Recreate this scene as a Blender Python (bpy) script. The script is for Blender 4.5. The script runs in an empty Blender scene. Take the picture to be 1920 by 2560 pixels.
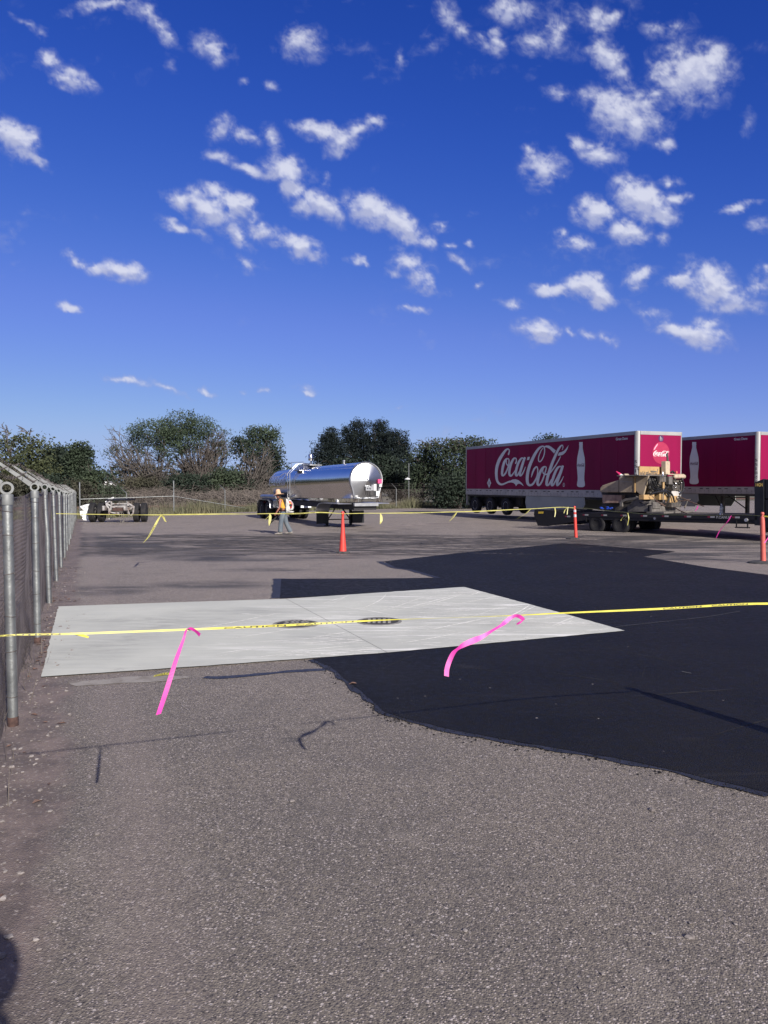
import bpy, bmesh, math, random
import numpy as np
from mathutils import Vector, Matrix
from mathutils import noise as mnoise
R = math.radians
scene = bpy.context.scene
C = scene.collection
rnd = random.Random(7)

# ------------------------------------------------------------------ camera
EYE = 1.7
FPX = 1920.0                      # focal length in pixels of the 1920 x 2560 photograph
PITCH = math.atan(68 / FPX)       # the horizon lies at y = 1212
cam = bpy.data.cameras.new('camera')
cam.sensor_fit = 'VERTICAL'; cam.sensor_height = 36.0; cam.lens = 36.0 * FPX / 2560
cam.clip_start = 0.05; cam.clip_end = 9000
camo = bpy.data.objects.new('camera', cam); C.objects.link(camo)
camo.location = (0, 0, EYE); camo.rotation_euler = (R(90) - PITCH, 0, 0)
scene.camera = camo

# ------------------------------------------------------------------ light
SUN_EL = R(27.0)
SUN_DX, SUN_DY = 0.48, -0.877      # horizontal direction towards the sun
world = bpy.data.worlds.new('World'); scene.world = world; world.use_nodes = True
wn = world.node_tree; wn.nodes.clear()
wo = wn.nodes.new('ShaderNodeOutputWorld'); bg = wn.nodes.new('ShaderNodeBackground')
sky = wn.nodes.new('ShaderNodeTexSky'); sky.sky_type = 'NISHITA'; sky.sun_disc = False
sky.sun_elevation = SUN_EL; sky.sun_rotation = math.atan2(SUN_DX, SUN_DY)
sky.altitude = 1500; sky.air_density = 1.0; sky.dust_density = 0.6; sky.ozone_density = 3.0
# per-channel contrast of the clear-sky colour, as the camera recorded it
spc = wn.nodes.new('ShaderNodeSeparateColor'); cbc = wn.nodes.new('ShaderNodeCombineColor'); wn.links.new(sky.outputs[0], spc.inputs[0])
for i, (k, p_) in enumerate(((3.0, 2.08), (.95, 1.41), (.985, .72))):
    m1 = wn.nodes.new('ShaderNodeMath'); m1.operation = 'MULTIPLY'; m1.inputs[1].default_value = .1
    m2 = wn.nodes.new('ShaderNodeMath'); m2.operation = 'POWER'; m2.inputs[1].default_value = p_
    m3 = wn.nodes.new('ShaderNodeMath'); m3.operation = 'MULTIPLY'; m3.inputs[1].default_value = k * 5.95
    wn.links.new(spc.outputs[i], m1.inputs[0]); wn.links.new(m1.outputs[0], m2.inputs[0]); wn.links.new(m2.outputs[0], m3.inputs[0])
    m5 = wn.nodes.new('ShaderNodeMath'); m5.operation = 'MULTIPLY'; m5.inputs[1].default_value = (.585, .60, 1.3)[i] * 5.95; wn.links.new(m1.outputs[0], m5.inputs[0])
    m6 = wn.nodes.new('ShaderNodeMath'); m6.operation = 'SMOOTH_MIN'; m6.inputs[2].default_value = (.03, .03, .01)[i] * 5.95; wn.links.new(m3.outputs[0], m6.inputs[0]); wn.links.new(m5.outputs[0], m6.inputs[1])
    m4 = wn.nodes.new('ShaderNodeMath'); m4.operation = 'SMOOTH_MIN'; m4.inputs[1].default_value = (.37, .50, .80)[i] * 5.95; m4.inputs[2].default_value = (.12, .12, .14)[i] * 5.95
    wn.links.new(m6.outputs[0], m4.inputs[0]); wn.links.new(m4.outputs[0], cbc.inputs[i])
# unseen pale cloud added overhead and behind the viewpoint to neutralise the blue fill light
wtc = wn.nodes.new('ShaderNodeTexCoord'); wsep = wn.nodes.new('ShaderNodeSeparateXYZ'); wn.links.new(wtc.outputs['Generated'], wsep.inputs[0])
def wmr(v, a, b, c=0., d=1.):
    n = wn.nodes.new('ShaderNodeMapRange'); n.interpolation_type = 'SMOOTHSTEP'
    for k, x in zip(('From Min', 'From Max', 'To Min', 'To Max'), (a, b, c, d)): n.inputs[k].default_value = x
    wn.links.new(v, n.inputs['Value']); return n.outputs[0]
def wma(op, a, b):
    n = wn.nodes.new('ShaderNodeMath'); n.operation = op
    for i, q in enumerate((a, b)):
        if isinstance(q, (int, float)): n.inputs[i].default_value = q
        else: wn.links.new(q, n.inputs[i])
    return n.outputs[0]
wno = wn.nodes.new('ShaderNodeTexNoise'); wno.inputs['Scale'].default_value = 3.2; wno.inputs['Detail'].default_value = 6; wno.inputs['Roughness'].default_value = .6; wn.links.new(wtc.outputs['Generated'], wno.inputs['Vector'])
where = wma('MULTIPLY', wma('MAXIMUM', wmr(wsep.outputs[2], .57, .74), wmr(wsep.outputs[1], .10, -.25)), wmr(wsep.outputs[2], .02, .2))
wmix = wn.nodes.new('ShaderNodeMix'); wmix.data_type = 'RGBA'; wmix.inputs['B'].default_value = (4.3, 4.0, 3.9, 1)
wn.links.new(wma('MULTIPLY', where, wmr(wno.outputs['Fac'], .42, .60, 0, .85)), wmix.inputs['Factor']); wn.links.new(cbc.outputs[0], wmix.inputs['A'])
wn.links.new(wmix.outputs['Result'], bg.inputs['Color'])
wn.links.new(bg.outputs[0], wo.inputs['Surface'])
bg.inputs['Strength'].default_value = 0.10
sl = bpy.data.lights.new('sun', 'SUN'); sl.energy = 5.0; sl.angle = R(0.5); sl.color = (1.0, 0.93, 0.86)
so = bpy.data.objects.new('sun', sl); C.objects.link(so)
sd = Vector((SUN_DX * math.cos(SUN_EL), SUN_DY * math.cos(SUN_EL), math.sin(SUN_EL)))
so.rotation_euler = sd.to_track_quat('Z', 'Y').to_euler(); so.location = sd * 60
scene.view_settings.view_transform = 'Standard'; scene.view_settings.look = 'None'
scene.view_settings.gamma = 1.0; scene.view_settings.exposure = 0.75
scene.cycles.max_bounces = 8; scene.cycles.transparent_max_bounces = 24

# ------------------------------------------------------------------ photo pixel -> world
cp, sp = math.cos(PITCH), math.sin(PITCH)
def ray(x, y):
    a, b = (x - 960) / FPX, (1280 - y) / FPX
    return Vector((a, cp + b * sp, b * cp - sp))
def at(x, y, Y):                                # point of the pixel's ray at depth Y
    d = ray(x, y); k = Y / d.y
    return Vector((d.x * k, Y, EYE + d.z * k))
def S(a, b, v):
    t = min(1, max(0, (v - a) / (b - a))); return t * t * (3 - 2 * t)
def ground_z(x, y):
    return (-0.28 * S(9, 28, y) + 0.23 * S(6, 14, x) * S(26, 36, y)
            - 0.26 * S(-9, -20, x) * S(38, 51, y) + 0.05 * S(-6, 2, x) * S(48, 62, y) * (1 - S(6, 14, x)))
def on_ground(x, y):
    d = ray(x, y); z = 0.0
    for _ in range(12):
        k = (z - EYE) / d.z; z = ground_z(d.x * k, d.y * k)
    return Vector((d.x * k, d.y * k, z))

# ------------------------------------------------------------------ materials
def mat(name, col, rough=0.7, metal=0.0, col2=None, nscale=3.0, mixlo=0.4, mixhi=0.6, bump=0.0, bscale=40.0,
        coat=0.0, alpha=None, spec=None, detail=4.0, stretch=None):
    m = bpy.data.materials.new(name); m.use_nodes = True
    t = m.node_tree; p = t.nodes['Principled BSDF']
    p.inputs['Base Color'].default_value = (*col, 1); p.inputs['Roughness'].default_value = rough
    p.inputs['Metallic'].default_value = metal; p.inputs['Coat Weight'].default_value = coat
    if spec is not None: p.inputs['Specular IOR Level'].default_value = spec
    tc = t.nodes.new('ShaderNodeTexCoord'); src = tc.outputs['Object']
    if stretch:
        mp = t.nodes.new('ShaderNodeMapping'); mp.inputs['Scale'].default_value = stretch
        t.links.new(src, mp.inputs[0]); src = mp.outputs[0]
    if col2 is None: col2 = tuple(c * 0.72 for c in col)
    n = t.nodes.new('ShaderNodeTexNoise'); n.inputs['Scale'].default_value = nscale; n.inputs['Detail'].default_value = detail
    t.links.new(src, n.inputs['Vector'])
    r = t.nodes.new('ShaderNodeMapRange'); r.inputs['From Min'].default_value = mixlo; r.inputs['From Max'].default_value = mixhi
    t.links.new(n.outputs['Fac'], r.inputs['Value'])
    mxn = t.nodes.new('ShaderNodeMix'); mxn.data_type = 'RGBA'
    mxn.inputs['A'].default_value = (*col, 1); mxn.inputs['B'].default_value = (*col2, 1)
    t.links.new(r.outputs[0], mxn.inputs['Factor']); t.links.new(mxn.outputs['Result'], p.inputs['Base Color'])
    if bump:
        b = t.nodes.new('ShaderNodeTexNoise'); b.inputs['Scale'].default_value = bscale; b.inputs['Detail'].default_value = 5
        t.links.new(src, b.inputs['Vector'])
        bn = t.nodes.new('ShaderNodeBump'); bn.inputs['Strength'].default_value = min(1, bump); bn.inputs['Distance'].default_value = 0.02
        t.links.new(b.outputs['Fac'], bn.inputs['Height']); t.links.new(bn.outputs[0], p.inputs['Normal'])
    return m

M = {}
M['galv'] = mat('galvanised_steel', (.27, .285, .28), .42, .75, (.17, .18, .18), 7, .3, .7, .15, 30)
M['arm'] = mat('weathered_arm', (.17, .18, .18), .6, .3, (.12, .125, .125), 7)
M['galv_wire'] = mat('galvanised_wire', (.15, .13, .12), .6, .4, (.075, .062, .055), 2.5)
M['rust'] = mat('rusty_foot', (.035, .018, .015), .9, 0, (.065, .035, .028), 30)
M['trailer_red'] = mat('trailer_red', (.190, .0014, .042), .5, 0, (.150, .0012, .034), 1.0, .35, .68, .03, 2.0, spec=.15, stretch=(1, 1, .22))
M['disc_red'] = mat('button_red', (.29, .014, .055), .4, 0, (.26, .012, .048), 3)
M['white_vinyl'] = mat('white_vinyl', (.60, .62, .60), .5, 0, (.54, .56, .55), 1.5)
M['grey_print'] = mat('dark_print', (.10, .02, .06), .5, 0)
M['alu'] = mat('trailer_aluminium', (.36, .36, .35), .45, .4, (.27, .27, .265), 1.2, .3, .7, .05, 12)
M['alu_white'] = mat('white_rail', (.40, .38, .35), .5, .1, (.23, .23, .225), 2.2, .35, .75)
M['skirt'] = mat('skirt_panel', (.27, .29, .28), .6, .0, (.23, .25, .24), .8)
M['black_metal'] = mat('black_painted_steel', (.006, .006, .008), .5, .0, (.015, .013, .013), 3, .5, .85, .1, 25, spec=.35)
M['navy_metal'] = mat('navy_black_steel', (.005, .006, .010), .5, 0, (.010, .011, .015), 3, spec=.3)
M['tyre'] = mat('tyre_rubber', (.012, .012, .014), .85, 0, (.032, .029, .027), 5, .5, .8, .2, 60, spec=.3)
M['rim_white'] = mat('rim_white', (.72, .72, .70), .45, .1, (.25, .24, .22), 8)
M['rim_alu'] = mat('rim_polished', (.55, .55, .55), .3, .8)
M['slot'] = mat('dark_slot', (.03, .03, .035), .8)
M['under'] = mat('underbody_grime', (.025, .024, .026), .85, 0, (.05, .045, .04), 4)
M['mirror'] = mat('polished_stainless', (.66, .63, .60), .15, 1.0, (.58, .555, .54), .6, .3, .7, .0)
M['stainless'] = mat('brushed_stainless', (.42, .43, .44), .36, .9, (.34, .35, .36), 5)
M['label_white'] = mat('label_white', (.52, .53, .53), .6)
M['label_pink'] = mat('label_pink', (.72, .03, .16), .6, 0, (.62, .03, .12), 30)
M['cone'] = mat('orange_plastic', (.50, .040, .028), .5, 0, (.38, .034, .028), 6, .45, .8, .03, 20)
M['cone_fade'] = mat('faded_orange_plastic', (.44, .085, .065), .55, 0, (.32, .065, .055), 9, .45, .75, .03, 20)
M['reflect'] = mat('reflective_band', (.46, .44, .46), .4, 0, (.34, .32, .34), 20)
M['base_rubber'] = mat('base_rubber', (.022, .022, .024), .85, 0, (.05, .05, .05), 12, bump=.2)
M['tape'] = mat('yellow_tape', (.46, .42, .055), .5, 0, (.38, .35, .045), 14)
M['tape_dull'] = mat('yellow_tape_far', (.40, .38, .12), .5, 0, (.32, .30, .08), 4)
M['tape_ink'] = mat('tape_ink', (.02, .02, .015), .5)
M['pink'] = mat('pink_ribbon', (.50, .030, .27), .5, 0, (.40, .022, .22), 12)
M['bark'] = mat('bark', (.045, .038, .034), .9, 0, (.08, .068, .06), 6, bump=.4, bscale=12)
M['bark_grey'] = mat('grey_bark', (.085, .075, .067), .9, 0, (.05, .043, .038), 5, bump=.3, bscale=12)
M['dry_wood'] = mat('dry_twigs', (.095, .080, .068), .9, 0, (.050, .042, .037), 2)
def leafmat(name, a, b, nscale=.55):
    m = mat(name, a, .75, 0, b, nscale, .35, .65, spec=.25)
    return m
M['leaf_olive'] = leafmat('foliage_olive', (.052, .060, .026), (.028, .037, .018))
M['leaf_willow'] = leafmat('foliage_willow', (.040, .058, .032), (.022, .035, .022))
M['leaf_dark'] = leafmat('foliage_dark', (.018, .028, .018), (.010, .017, .012))
M['leaf_pine'] = leafmat('foliage_pine', (.0085, .0155, .0145), (.0045, .009, .0095))
M['leaf_mid'] = leafmat('foliage_mid', (.036, .050, .028), (.019, .030, .019))
M['leaf_brown'] = leafmat('foliage_brownish', (.045, .043, .028), (.024, .026, .018))
M['dry_grass'] = mat('dry_grass', (.125, .115, .068), .9, 0, (.065, .073, .038), .6, .35, .65)
M['iron'] = mat('cast_iron', (.15, .15, .145), .75, .2, (.21, .205, .195), 18, bump=.2)
M['iron_dark'] = mat('cast_iron_recess', (.028, .028, .028), .8, .2, (.045, .043, .04), 18)
M['skin'] = mat('skin', (.26, .115, .085), .6, 0, (.22, .09, .07), 8)
M['jeans'] = mat('denim', (.075, .095, .115), .85, 0, (.12, .135, .14), 5, .45, .75, .1, 60)
M['vest'] = mat('yellow_vest', (.52, .26, .018), .7, 0, (.40, .19, .014), 6)
M['straw'] = mat('straw', (.50, .33, .20), .8, 0, (.38, .24, .14), 30, bump=.2, bscale=120)
M['boot'] = mat('dusty_shoe', (.24, .22, .20), .85, 0, (.15, .135, .12), 10)
M['hair'] = mat('dark_hair', (.02, .016, .014), .7)
M['strap'] = mat('black_strap', (.015, .015, .016), .7)
M['plastic_white'] = mat('white_plastic', (.45, .45, .43), .45, 0, (.3, .3, .28), 9)
M['plastic_red'] = mat('red_plastic', (.42, .03, .03), .45)
M['shirt'] = mat('dark_shirt', (.04, .05, .08), .85)
M['paver_tan'] = mat('paver_tan_paint', (.27, .22, .155), .65, .0, (.15, .12, .085), 3.2, .5, .72, .1, 25)
M['paver_yellow'] = mat('paver_yellow_paint', (.33, .215, .095), .6, 0, (.24, .15, .06), 6, .5, .75)
M['paver_cream'] = mat('paver_cream_paint', (.37, .30, .215), .6, 0, (.20, .16, .12), 8, .5, .75)
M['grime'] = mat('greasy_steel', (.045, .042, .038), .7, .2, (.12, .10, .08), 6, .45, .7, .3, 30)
M['grime_pale'] = mat('pale_steel', (.12, .11, .10), .7, .1, (.06, .055, .05), 6, .4, .7, .2, 30)  # paler tone of the greasy steel
M['hose'] = mat('black_hose', (.012, .012, .013), .45)
M['wood'] = mat('deck_timber', (.16, .12, .09), .85, 0, (.09, .07, .055), 6, stretch=(1, 12, 1))
M['wood_block'] = mat('dusty_timber', (.30, .21, .16), .85, 0, (.16, .10, .08), 4, .4, .7)
M['blue'] = mat('blue_plastic', (.008, .045, .33), .4)
M['chrome'] = mat('chrome', (.6, .6, .6), .2, 1.0)
M['white_paint'] = mat('chipped_white_paint', (.60, .62, .62), .5, 0, (.22, .20, .19), 3.5, .62, .72)
M['frame_grey'] = mat('worn_frame_paint', (.29, .285, .28), .7, .1, (.12, .09, .075), 6, .45, .62, .2, 20)
M['house_wall'] = mat('pale_siding', (.30, .30, .29), .8)
M['house_roof'] = mat('grey_shingle', (.20, .19, .19), .9)
M['stone'] = mat('pale_stone', (.22, .20, .19), .9, 0, (.11, .095, .09), 14)
M['dead_leaf'] = mat('dead_leaf', (.13, .075, .055), .85, 0, (.08, .05, .04), 25)
M['reflector_red'] = mat('reflector_red', (.14, .012, .03), .4)
M['yellow_decal'] = mat('yellow_decal', (.60, .42, .04), .5)
M['gold'] = mat('gold_decal', (.55, .38, .10), .5)
M['glass'] = mat('clear_plastic', (.75, .82, .85), .1)
M['glass'].node_tree.nodes['Principled BSDF'].inputs['Transmission Weight'].default_value = .8

# ------------------------------------------------------------------ mesh collector
class MB:
    def __init__(s): s.v = []; s.f = []; s.m = []
    def add(s, vs, fs, mi=0):
        b = len(s.v); s.v += [tuple(v) for v in vs]; s.f += [tuple(b + i for i in f) for f in fs]; s.m += [mi] * len(fs); return s
    def box(s, c, d, rot=None, mi=0):
        x, y, z = d[0] / 2, d[1] / 2, d[2] / 2
        vs = [Vector((i * x, j * y, k * z)) for i in (-1, 1) for j in (-1, 1) for k in (-1, 1)]
        if rot is not None: vs = [rot @ v for v in vs]
        c = Vector(c); return s.add([v + c for v in vs], [(0, 1, 3, 2), (4, 6, 7, 5), (0, 4, 5, 1), (2, 3, 7, 6), (0, 2, 6, 4), (1, 5, 7, 3)], mi)
    def rng(s, a, b, mi=0):            # box from corner a to corner b
        return s.box([(p + q) / 2 for p, q in zip(a, b)], [abs(q - p) for p, q in zip(a, b)], None, mi)
    def tube(s, pts, r, n=6, cap=True, mi=0, flat=1.0, up=None):
        pts = [Vector(p) for p in pts]; k = len(pts)
        rs = list(r) if hasattr(r, '__len__') else [r] * k
        vs = []; prev = None
        for i, p in enumerate(pts):
            t = (pts[min(i + 1, k - 1)] - pts[max(i - 1, 0)])
            if t.length < 1e-9: t = Vector((0, 0, 1))
            t.normalize()
            if prev is None:
                a = up if up is not None else (Vector((0, 0, 1)) if abs(t.z) < .9 else Vector((1, 0, 0)))
                u = (a - t * a.dot(t)).normalized()
            else:
                u = prev - t * prev.dot(t)
                u = u.normalized() if u.length > 1e-6 else t.orthogonal().normalized()
            prev = u; w = t.cross(u)
            for j in range(n):
                an = 2 * math.pi * j / n
                vs.append(p + u * math.cos(an) * rs[i] + w * math.sin(an) * rs[i] * flat)
        fs = [(i * n + j, i * n + (j + 1) % n, (i + 1) * n + (j + 1) % n, (i + 1) * n + j) for i in range(k - 1) for j in range(n)]
        if cap: fs += [tuple(range(n - 1, -1, -1)), tuple((k - 1) * n + j for j in range(n))]
        return s.add(vs, fs, mi)
    def lathe(s, prof, c=(0, 0, 0), ax='z', n=24, mi=0):       # prof: (radius, height)
        c = Vector(c); vs = []
        for r, h in prof:
            for j in range(n):
                a = 2 * math.pi * j / n; p, q = r * math.cos(a), r * math.sin(a)
                vs.append(c + (Vector((p, q, h)) if ax == 'z' else Vector((p, h, q)) if ax == 'y' else Vector((h, p, q))))
        k = len(prof)
        fs = [(i * n + j, i * n + (j + 1) % n, (i + 1) * n + (j + 1) % n, (i + 1) * n + j) for i in range(k - 1) for j in range(n)]
        fs += [tuple(range(n - 1, -1, -1)), tuple((k - 1) * n + j for j in range(n))]
        return s.add(vs, fs, mi)
    def prism(s, poly, y0, y1, mi=0):                           # (x, z) outline pushed from y0 to y1
        n = len(poly)
        vs = [(x, y0, z) for x, z in poly] + [(x, y1, z) for x, z in poly]
        fs = [tuple(range(n)), tuple(range(2 * n - 1, n - 1, -1))] + [(i, i + n, (i + 1) % n + n, (i + 1) % n) for i in range(n)]
        return s.add(vs, fs, mi)
    def sphere(s, c, r, n=10, m=7, mi=0):
        c = Vector(c); rr = r if hasattr(r, '__len__') else (r, r, r)
        vs = [c + Vector((rr[0] * math.sin(math.pi * i / m) * math.cos(2 * math.pi * j / n), rr[1] * math.sin(math.pi * i / m) * math.sin(2 * math.pi * j / n), rr[2] * math.cos(math.pi * i / m))) for i in range(m + 1) for j in range(n)]
        return s.add(vs, [(i * n + j, (i + 1) * n + j, (i + 1) * n + (j + 1) % n, i * n + (j + 1) % n) for i in range(m) for j in range(n)], mi)
    def build(s, name, m, parent=None, smooth=False, bevel=0, fix=True):
        me = bpy.data.meshes.new(name); me.from_pydata(s.v, [], s.f)
        for q in (m if isinstance(m, (list, tuple)) else [m]): me.materials.append(M[q] if isinstance(q, str) else q)
        if any(s.m): me.polygons.foreach_set('material_index', s.m)
        if fix:
            bm = bmesh.new(); bm.from_mesh(me); bmesh.ops.recalc_face_normals(bm, faces=bm.faces); bm.to_mesh(me); bm.free()
        if smooth:
            me.polygons.foreach_set('use_smooth', [True] * len(me.polygons))
            try: me.set_sharp_from_angle(angle=R(38))
            except Exception: pass
        me.update()
        o = bpy.data.objects.new(name, me); C.objects.link(o)
        if parent is not None: o.parent = parent
        if bevel:
            b = o.modifiers.new('bevel', 'BEVEL'); b.width = bevel; b.segments = 2; b.limit_method = 'ANGLE'; b.angle_limit = R(50)
        return o

def tag(o, label=None, cat=None, group=None, kind=None):
    if label: o['label'] = label
    if cat: o['category'] = cat
    if group: o['group'] = group
    if kind: o['kind'] = kind
    return o
def thing(name, loc, rotz=0, label=None, cat=None, group=None):
    o = bpy.data.objects.new(name, None); C.objects.link(o); o.empty_display_size = .2
    o.location = loc; o.rotation_euler = (0, 0, rotz)
    return tag(o, label, cat, group)
def copy_tree(o, parent=None):
    c = o.copy(); C.objects.link(c)
    if parent is not None: c.parent = parent
    for ch in list(o.children): copy_tree(ch, c)
    return c
class Frame:                                     # a thing's local frame; local y is across
    def __init__(s, ox, oy, oz, rotz, tilt=0.0):
        s.m = Matrix.Translation((ox, oy, oz)) @ Matrix.Rotation(rotz, 4, 'Z') @ Matrix.Rotation(-tilt, 4, 'Y'); s.i = s.m.inverted(); s.o = Vector((ox, oy, oz)); s.r = rotz
    def px(s, x, y, lat):                        # pixel -> local (x, z) on the plane local y = lat
        a = s.i @ Vector((0, 0, EYE)); d = s.i.to_3x3() @ ray(x, y)
        k = (lat - a.y) / d.y; p = a + d * k; return (p.x, p.z)
def pxend(fr, x, y, xe):                         # pixel -> local (y, z) on the cross plane local x = xe
    a = fr.i @ Vector((0, 0, EYE)); d = fr.i.to_3x3() @ ray(x, y); k = (xe - a.x) / d.x; p = a + d * k; return (p.y, p.z)
def text_mesh(txt, size, bold=0.0):
    cu = bpy.data.curves.new('lettering', 'FONT'); cu.body = txt; cu.size = size; cu.offset = bold; cu.resolution_u = 3
    o = bpy.data.objects.new('lettering', cu); C.objects.link(o)
    dg = bpy.context.evaluated_depsgraph_get(); me = bpy.data.meshes.new_from_object(o.evaluated_get(dg))
    vs = [tuple(v.co) for v in me.vertices]; fs = [tuple(p.vertices) for p in me.polygons]
    bpy.data.objects.remove(o); bpy.data.curves.remove(cu); bpy.data.meshes.remove(me)
    return vs, fs
def crom(pts, n=6):                              # Catmull-Rom through points of any dimension
    P = [np.array(p, float) for p in pts]; out = []
    for i in range(len(P) - 1):
        p0, p1, p2, p3 = P[max(i - 1, 0)], P[i], P[i + 1], P[min(i + 2, len(P) - 1)]
        for j in range(n):
            t = j / n
            out.append(.5 * ((2 * p1) + (-p0 + p2) * t + (2 * p0 - 5 * p1 + 4 * p2 - p3) * t * t + (-p0 + 3 * p1 - 3 * p2 + p3) * t ** 3))
    out.append(P[-1]); return out
def wheel(parent, c, rad, wid, rim='rim_white', side=1, n=30, rimr=.53, name='wheel'):
    # axis along local y; side = +1: the dished outer face looks to +y
    h = wid / 2; r = rad
    prof = [(r * rimr, -h * .8), (r * .62, -h), (r * .90, -h), (r * .975, -h * .85), (r, -h * .7)]
    for g in (-.42, -.14, .14, .42): prof += [(r, h * (g - .06)), (r * .975, h * (g - .05)), (r * .975, h * (g + .05)), (r, h * (g + .06))]
    prof += [(r, h * .7), (r * .975, h * .85), (r * .90, h), (r * .62, h), (r * rimr, h * .8)]
    w = MB().lathe(prof, (0, 0, 0), 'y', n).build(name, 'tyre', parent, smooth=True); w.location = c
    q = r * rimr + .004
    mb = MB().lathe([(q, -side * h * .7), (q, side * h * .82), (q * .93, side * h * .84), (q * .88, side * h * .55), (q * .60, side * h * .30), (q * .42, side * h * .34), (q * .36, side * h * .62), (q * .30, side * h * .70), (.01, side * h * .72)], (0, 0, 0), 'y', n)
    for k in range(8):
        a = 2 * math.pi * k / 8
        mb.sphere((q * .52 * math.cos(a), side * h * .42, q * .52 * math.sin(a)), q * .055, 6, 4)
    rm = mb.build('rim', rim, w, smooth=True)
    hb = MB()
    for k in range(8):
        a = 2 * math.pi * (k + .5) / 8
        hb.lathe([(q * .085, side * h * .40), (q * .085, side * h * .50)], (q * .73 * math.cos(a), 0, q * .73 * math.sin(a)), 'y', 8)
    hb.build('hand_hole', 'slot', rm)
    return w
M['etched'] = mat('etched_steel', (.72, .73, .74), .45, .7, (.62, .63, .64), 4)
M['fender'] = mat('aluminium_fender', (.62, .63, .65), .3, .85, (.5, .51, .53), 3)
M['black_rim'] = mat('black_rim', (.06, .06, .065), .35, .3, (.02, .02, .02), 9)
# ================================================================== SETTING: ground
def nodes_ground():
    m = bpy.data.materials.new('yard_asphalt'); m.use_nodes = True; t = m.node_tree; L = t.links; N = t.nodes
    p = N['Principled BSDF']; tc = N.new('ShaderNodeTexCoord'); obj = tc.outputs['Object']
    def noise(scale, det=4, rough=.5, vec=None, dist=0):
        n = N.new('ShaderNodeTexNoise'); n.inputs['Scale'].default_value = scale; n.inputs['Detail'].default_value = det
        n.inputs['Roughness'].default_value = rough; n.inputs['Distortion'].default_value = dist
        L.new(vec or obj, n.inputs['Vector']); return n.outputs['Fac']
    def rmp(v, a, b, c=0., d=1.):
        r = N.new('ShaderNodeMapRange'); r.interpolation_type = 'SMOOTHSTEP'
        for k, x in zip(('From Min', 'From Max', 'To Min', 'To Max'), (a, b, c, d)): r.inputs[k].default_value = x
        L.new(v, r.inputs['Value']); return r.outputs[0]
    def mth(op, a, b=None):
        n = N.new('ShaderNodeMath'); n.operation = op
        for i, q in enumerate((a, b)):
            if q is None: continue
            if isinstance(q, (int, float)): n.inputs[i].default_value = q
            else: L.new(q, n.inputs[i])
        return n.outputs[0]
    def mix(f, a, b, bt='MIX'):
        n = N.new('ShaderNodeMix'); n.data_type = 'RGBA'; n.blend_type = bt
        for k, q in (('Factor', f), ('A', a), ('B', b)):
            if isinstance(q, (int, float)): n.inputs[k].default_value = q
            elif isinstance(q, tuple): n.inputs[k].default_value = (*q, 1)
            else: L.new(q, n.inputs[k])
        return n.outputs['Result']
    def mapping(scale, loc=(0, 0, 0), rot=(0, 0, 0)):
        mp = N.new('ShaderNodeMapping'); mp.inputs['Scale'].default_value = scale; mp.inputs['Location'].default_value = loc; mp.inputs['Rotation'].default_value = rot
        L.new(obj, mp.inputs[0]); return mp.outputs[0]
    sep = N.new('ShaderNodeSeparateXYZ'); L.new(obj, sep.inputs[0]); X, Y = sep.outputs[0], sep.outputs[1]
    # aggregate stones (two sizes)
    v = N.new('ShaderNodeTexVoronoi'); v.inputs['Scale'].default_value = 125; v.inputs['Randomness'].default_value = 1; L.new(obj, v.inputs['Vector'])
    v2 = N.new('ShaderNodeTexVoronoi'); v2.inputs['Scale'].default_value = 70; L.new(obj, v2.inputs['Vector'])
    vc = N.new('ShaderNodeSeparateColor'); L.new(v.outputs['Color'], vc.inputs[0])
    vc2 = N.new('ShaderNodeSeparateColor'); L.new(v2.outputs['Color'], vc2.inputs[0])
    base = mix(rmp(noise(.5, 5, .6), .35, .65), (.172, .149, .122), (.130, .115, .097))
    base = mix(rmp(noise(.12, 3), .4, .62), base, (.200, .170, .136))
    base = mix(mth('MULTIPLY', rmp(Y, 4.5, 12.5), rmp(noise(.35, 5, .6, None, .4), .3, .55, .55, .95)), base, (.250, .214, .180))  # worn paler asphalt; grazing-view brightening also mixed into its colour
    c = mix(rmp(vc.outputs[0], .0, 1., .0, .88), base, (.060, .052, .049))
    stone = mth('MULTIPLY', rmp(vc.outputs[1], .80, .88), rmp(v.outputs['Distance'], .62, .40))
    c = mix(mth('MULTIPLY', stone, .62), c, (.42, .37, .35))
    stone2 = mth('MULTIPLY', rmp(vc2.outputs[1], .93, .96), rmp(v2.outputs['Distance'], .55, .35))
    c = mix(mth('MULTIPLY', stone2, .6), c, (.46, .42, .40))
    dark2 = mth('MULTIPLY', rmp(vc2.outputs[2], .955, .975), rmp(v2.outputs['Distance'], .5, .3))
    c = mix(mth('MULTIPLY', dark2, .8), c, (.02, .018, .018))
    # brown-pink dusty wear where wheels pass (long soft lanes) in the middle distance
    # dark sweeping tyre and dust marks between 19 m and 33 m
    st = noise(1.0, 6, .62, mapping((.32, 2.4, 1), rot=(0, 0, R(7))), .8)
    Yw = mth('ADD', Y, mth('MULTIPLY', mth('SUBTRACT', noise(.16, 5, .62, None, .8), .5), 16)); band = mth('MULTIPLY', rmp(Yw, 19, 22.5), rmp(Yw, 33, 28.5))
    stA = noise(1.0, 5, .6, mapping((.13, .34, 1), (5, 1, 0), rot=(0, 0, R(10))), 2.2)
    c = mix(mth('MULTIPLY', mth('MULTIPLY', mth('MULTIPLY', rmp(stA, .42, .50), rmp(st, .36, .52, .45, 1.)), band), .93), c, (.024, .022, .021))
    st2 = noise(1.0, 6, .6, mapping((.8, 2.6, 1), rot=(0, 0, R(-25))), 1.2)
    spots = None
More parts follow.
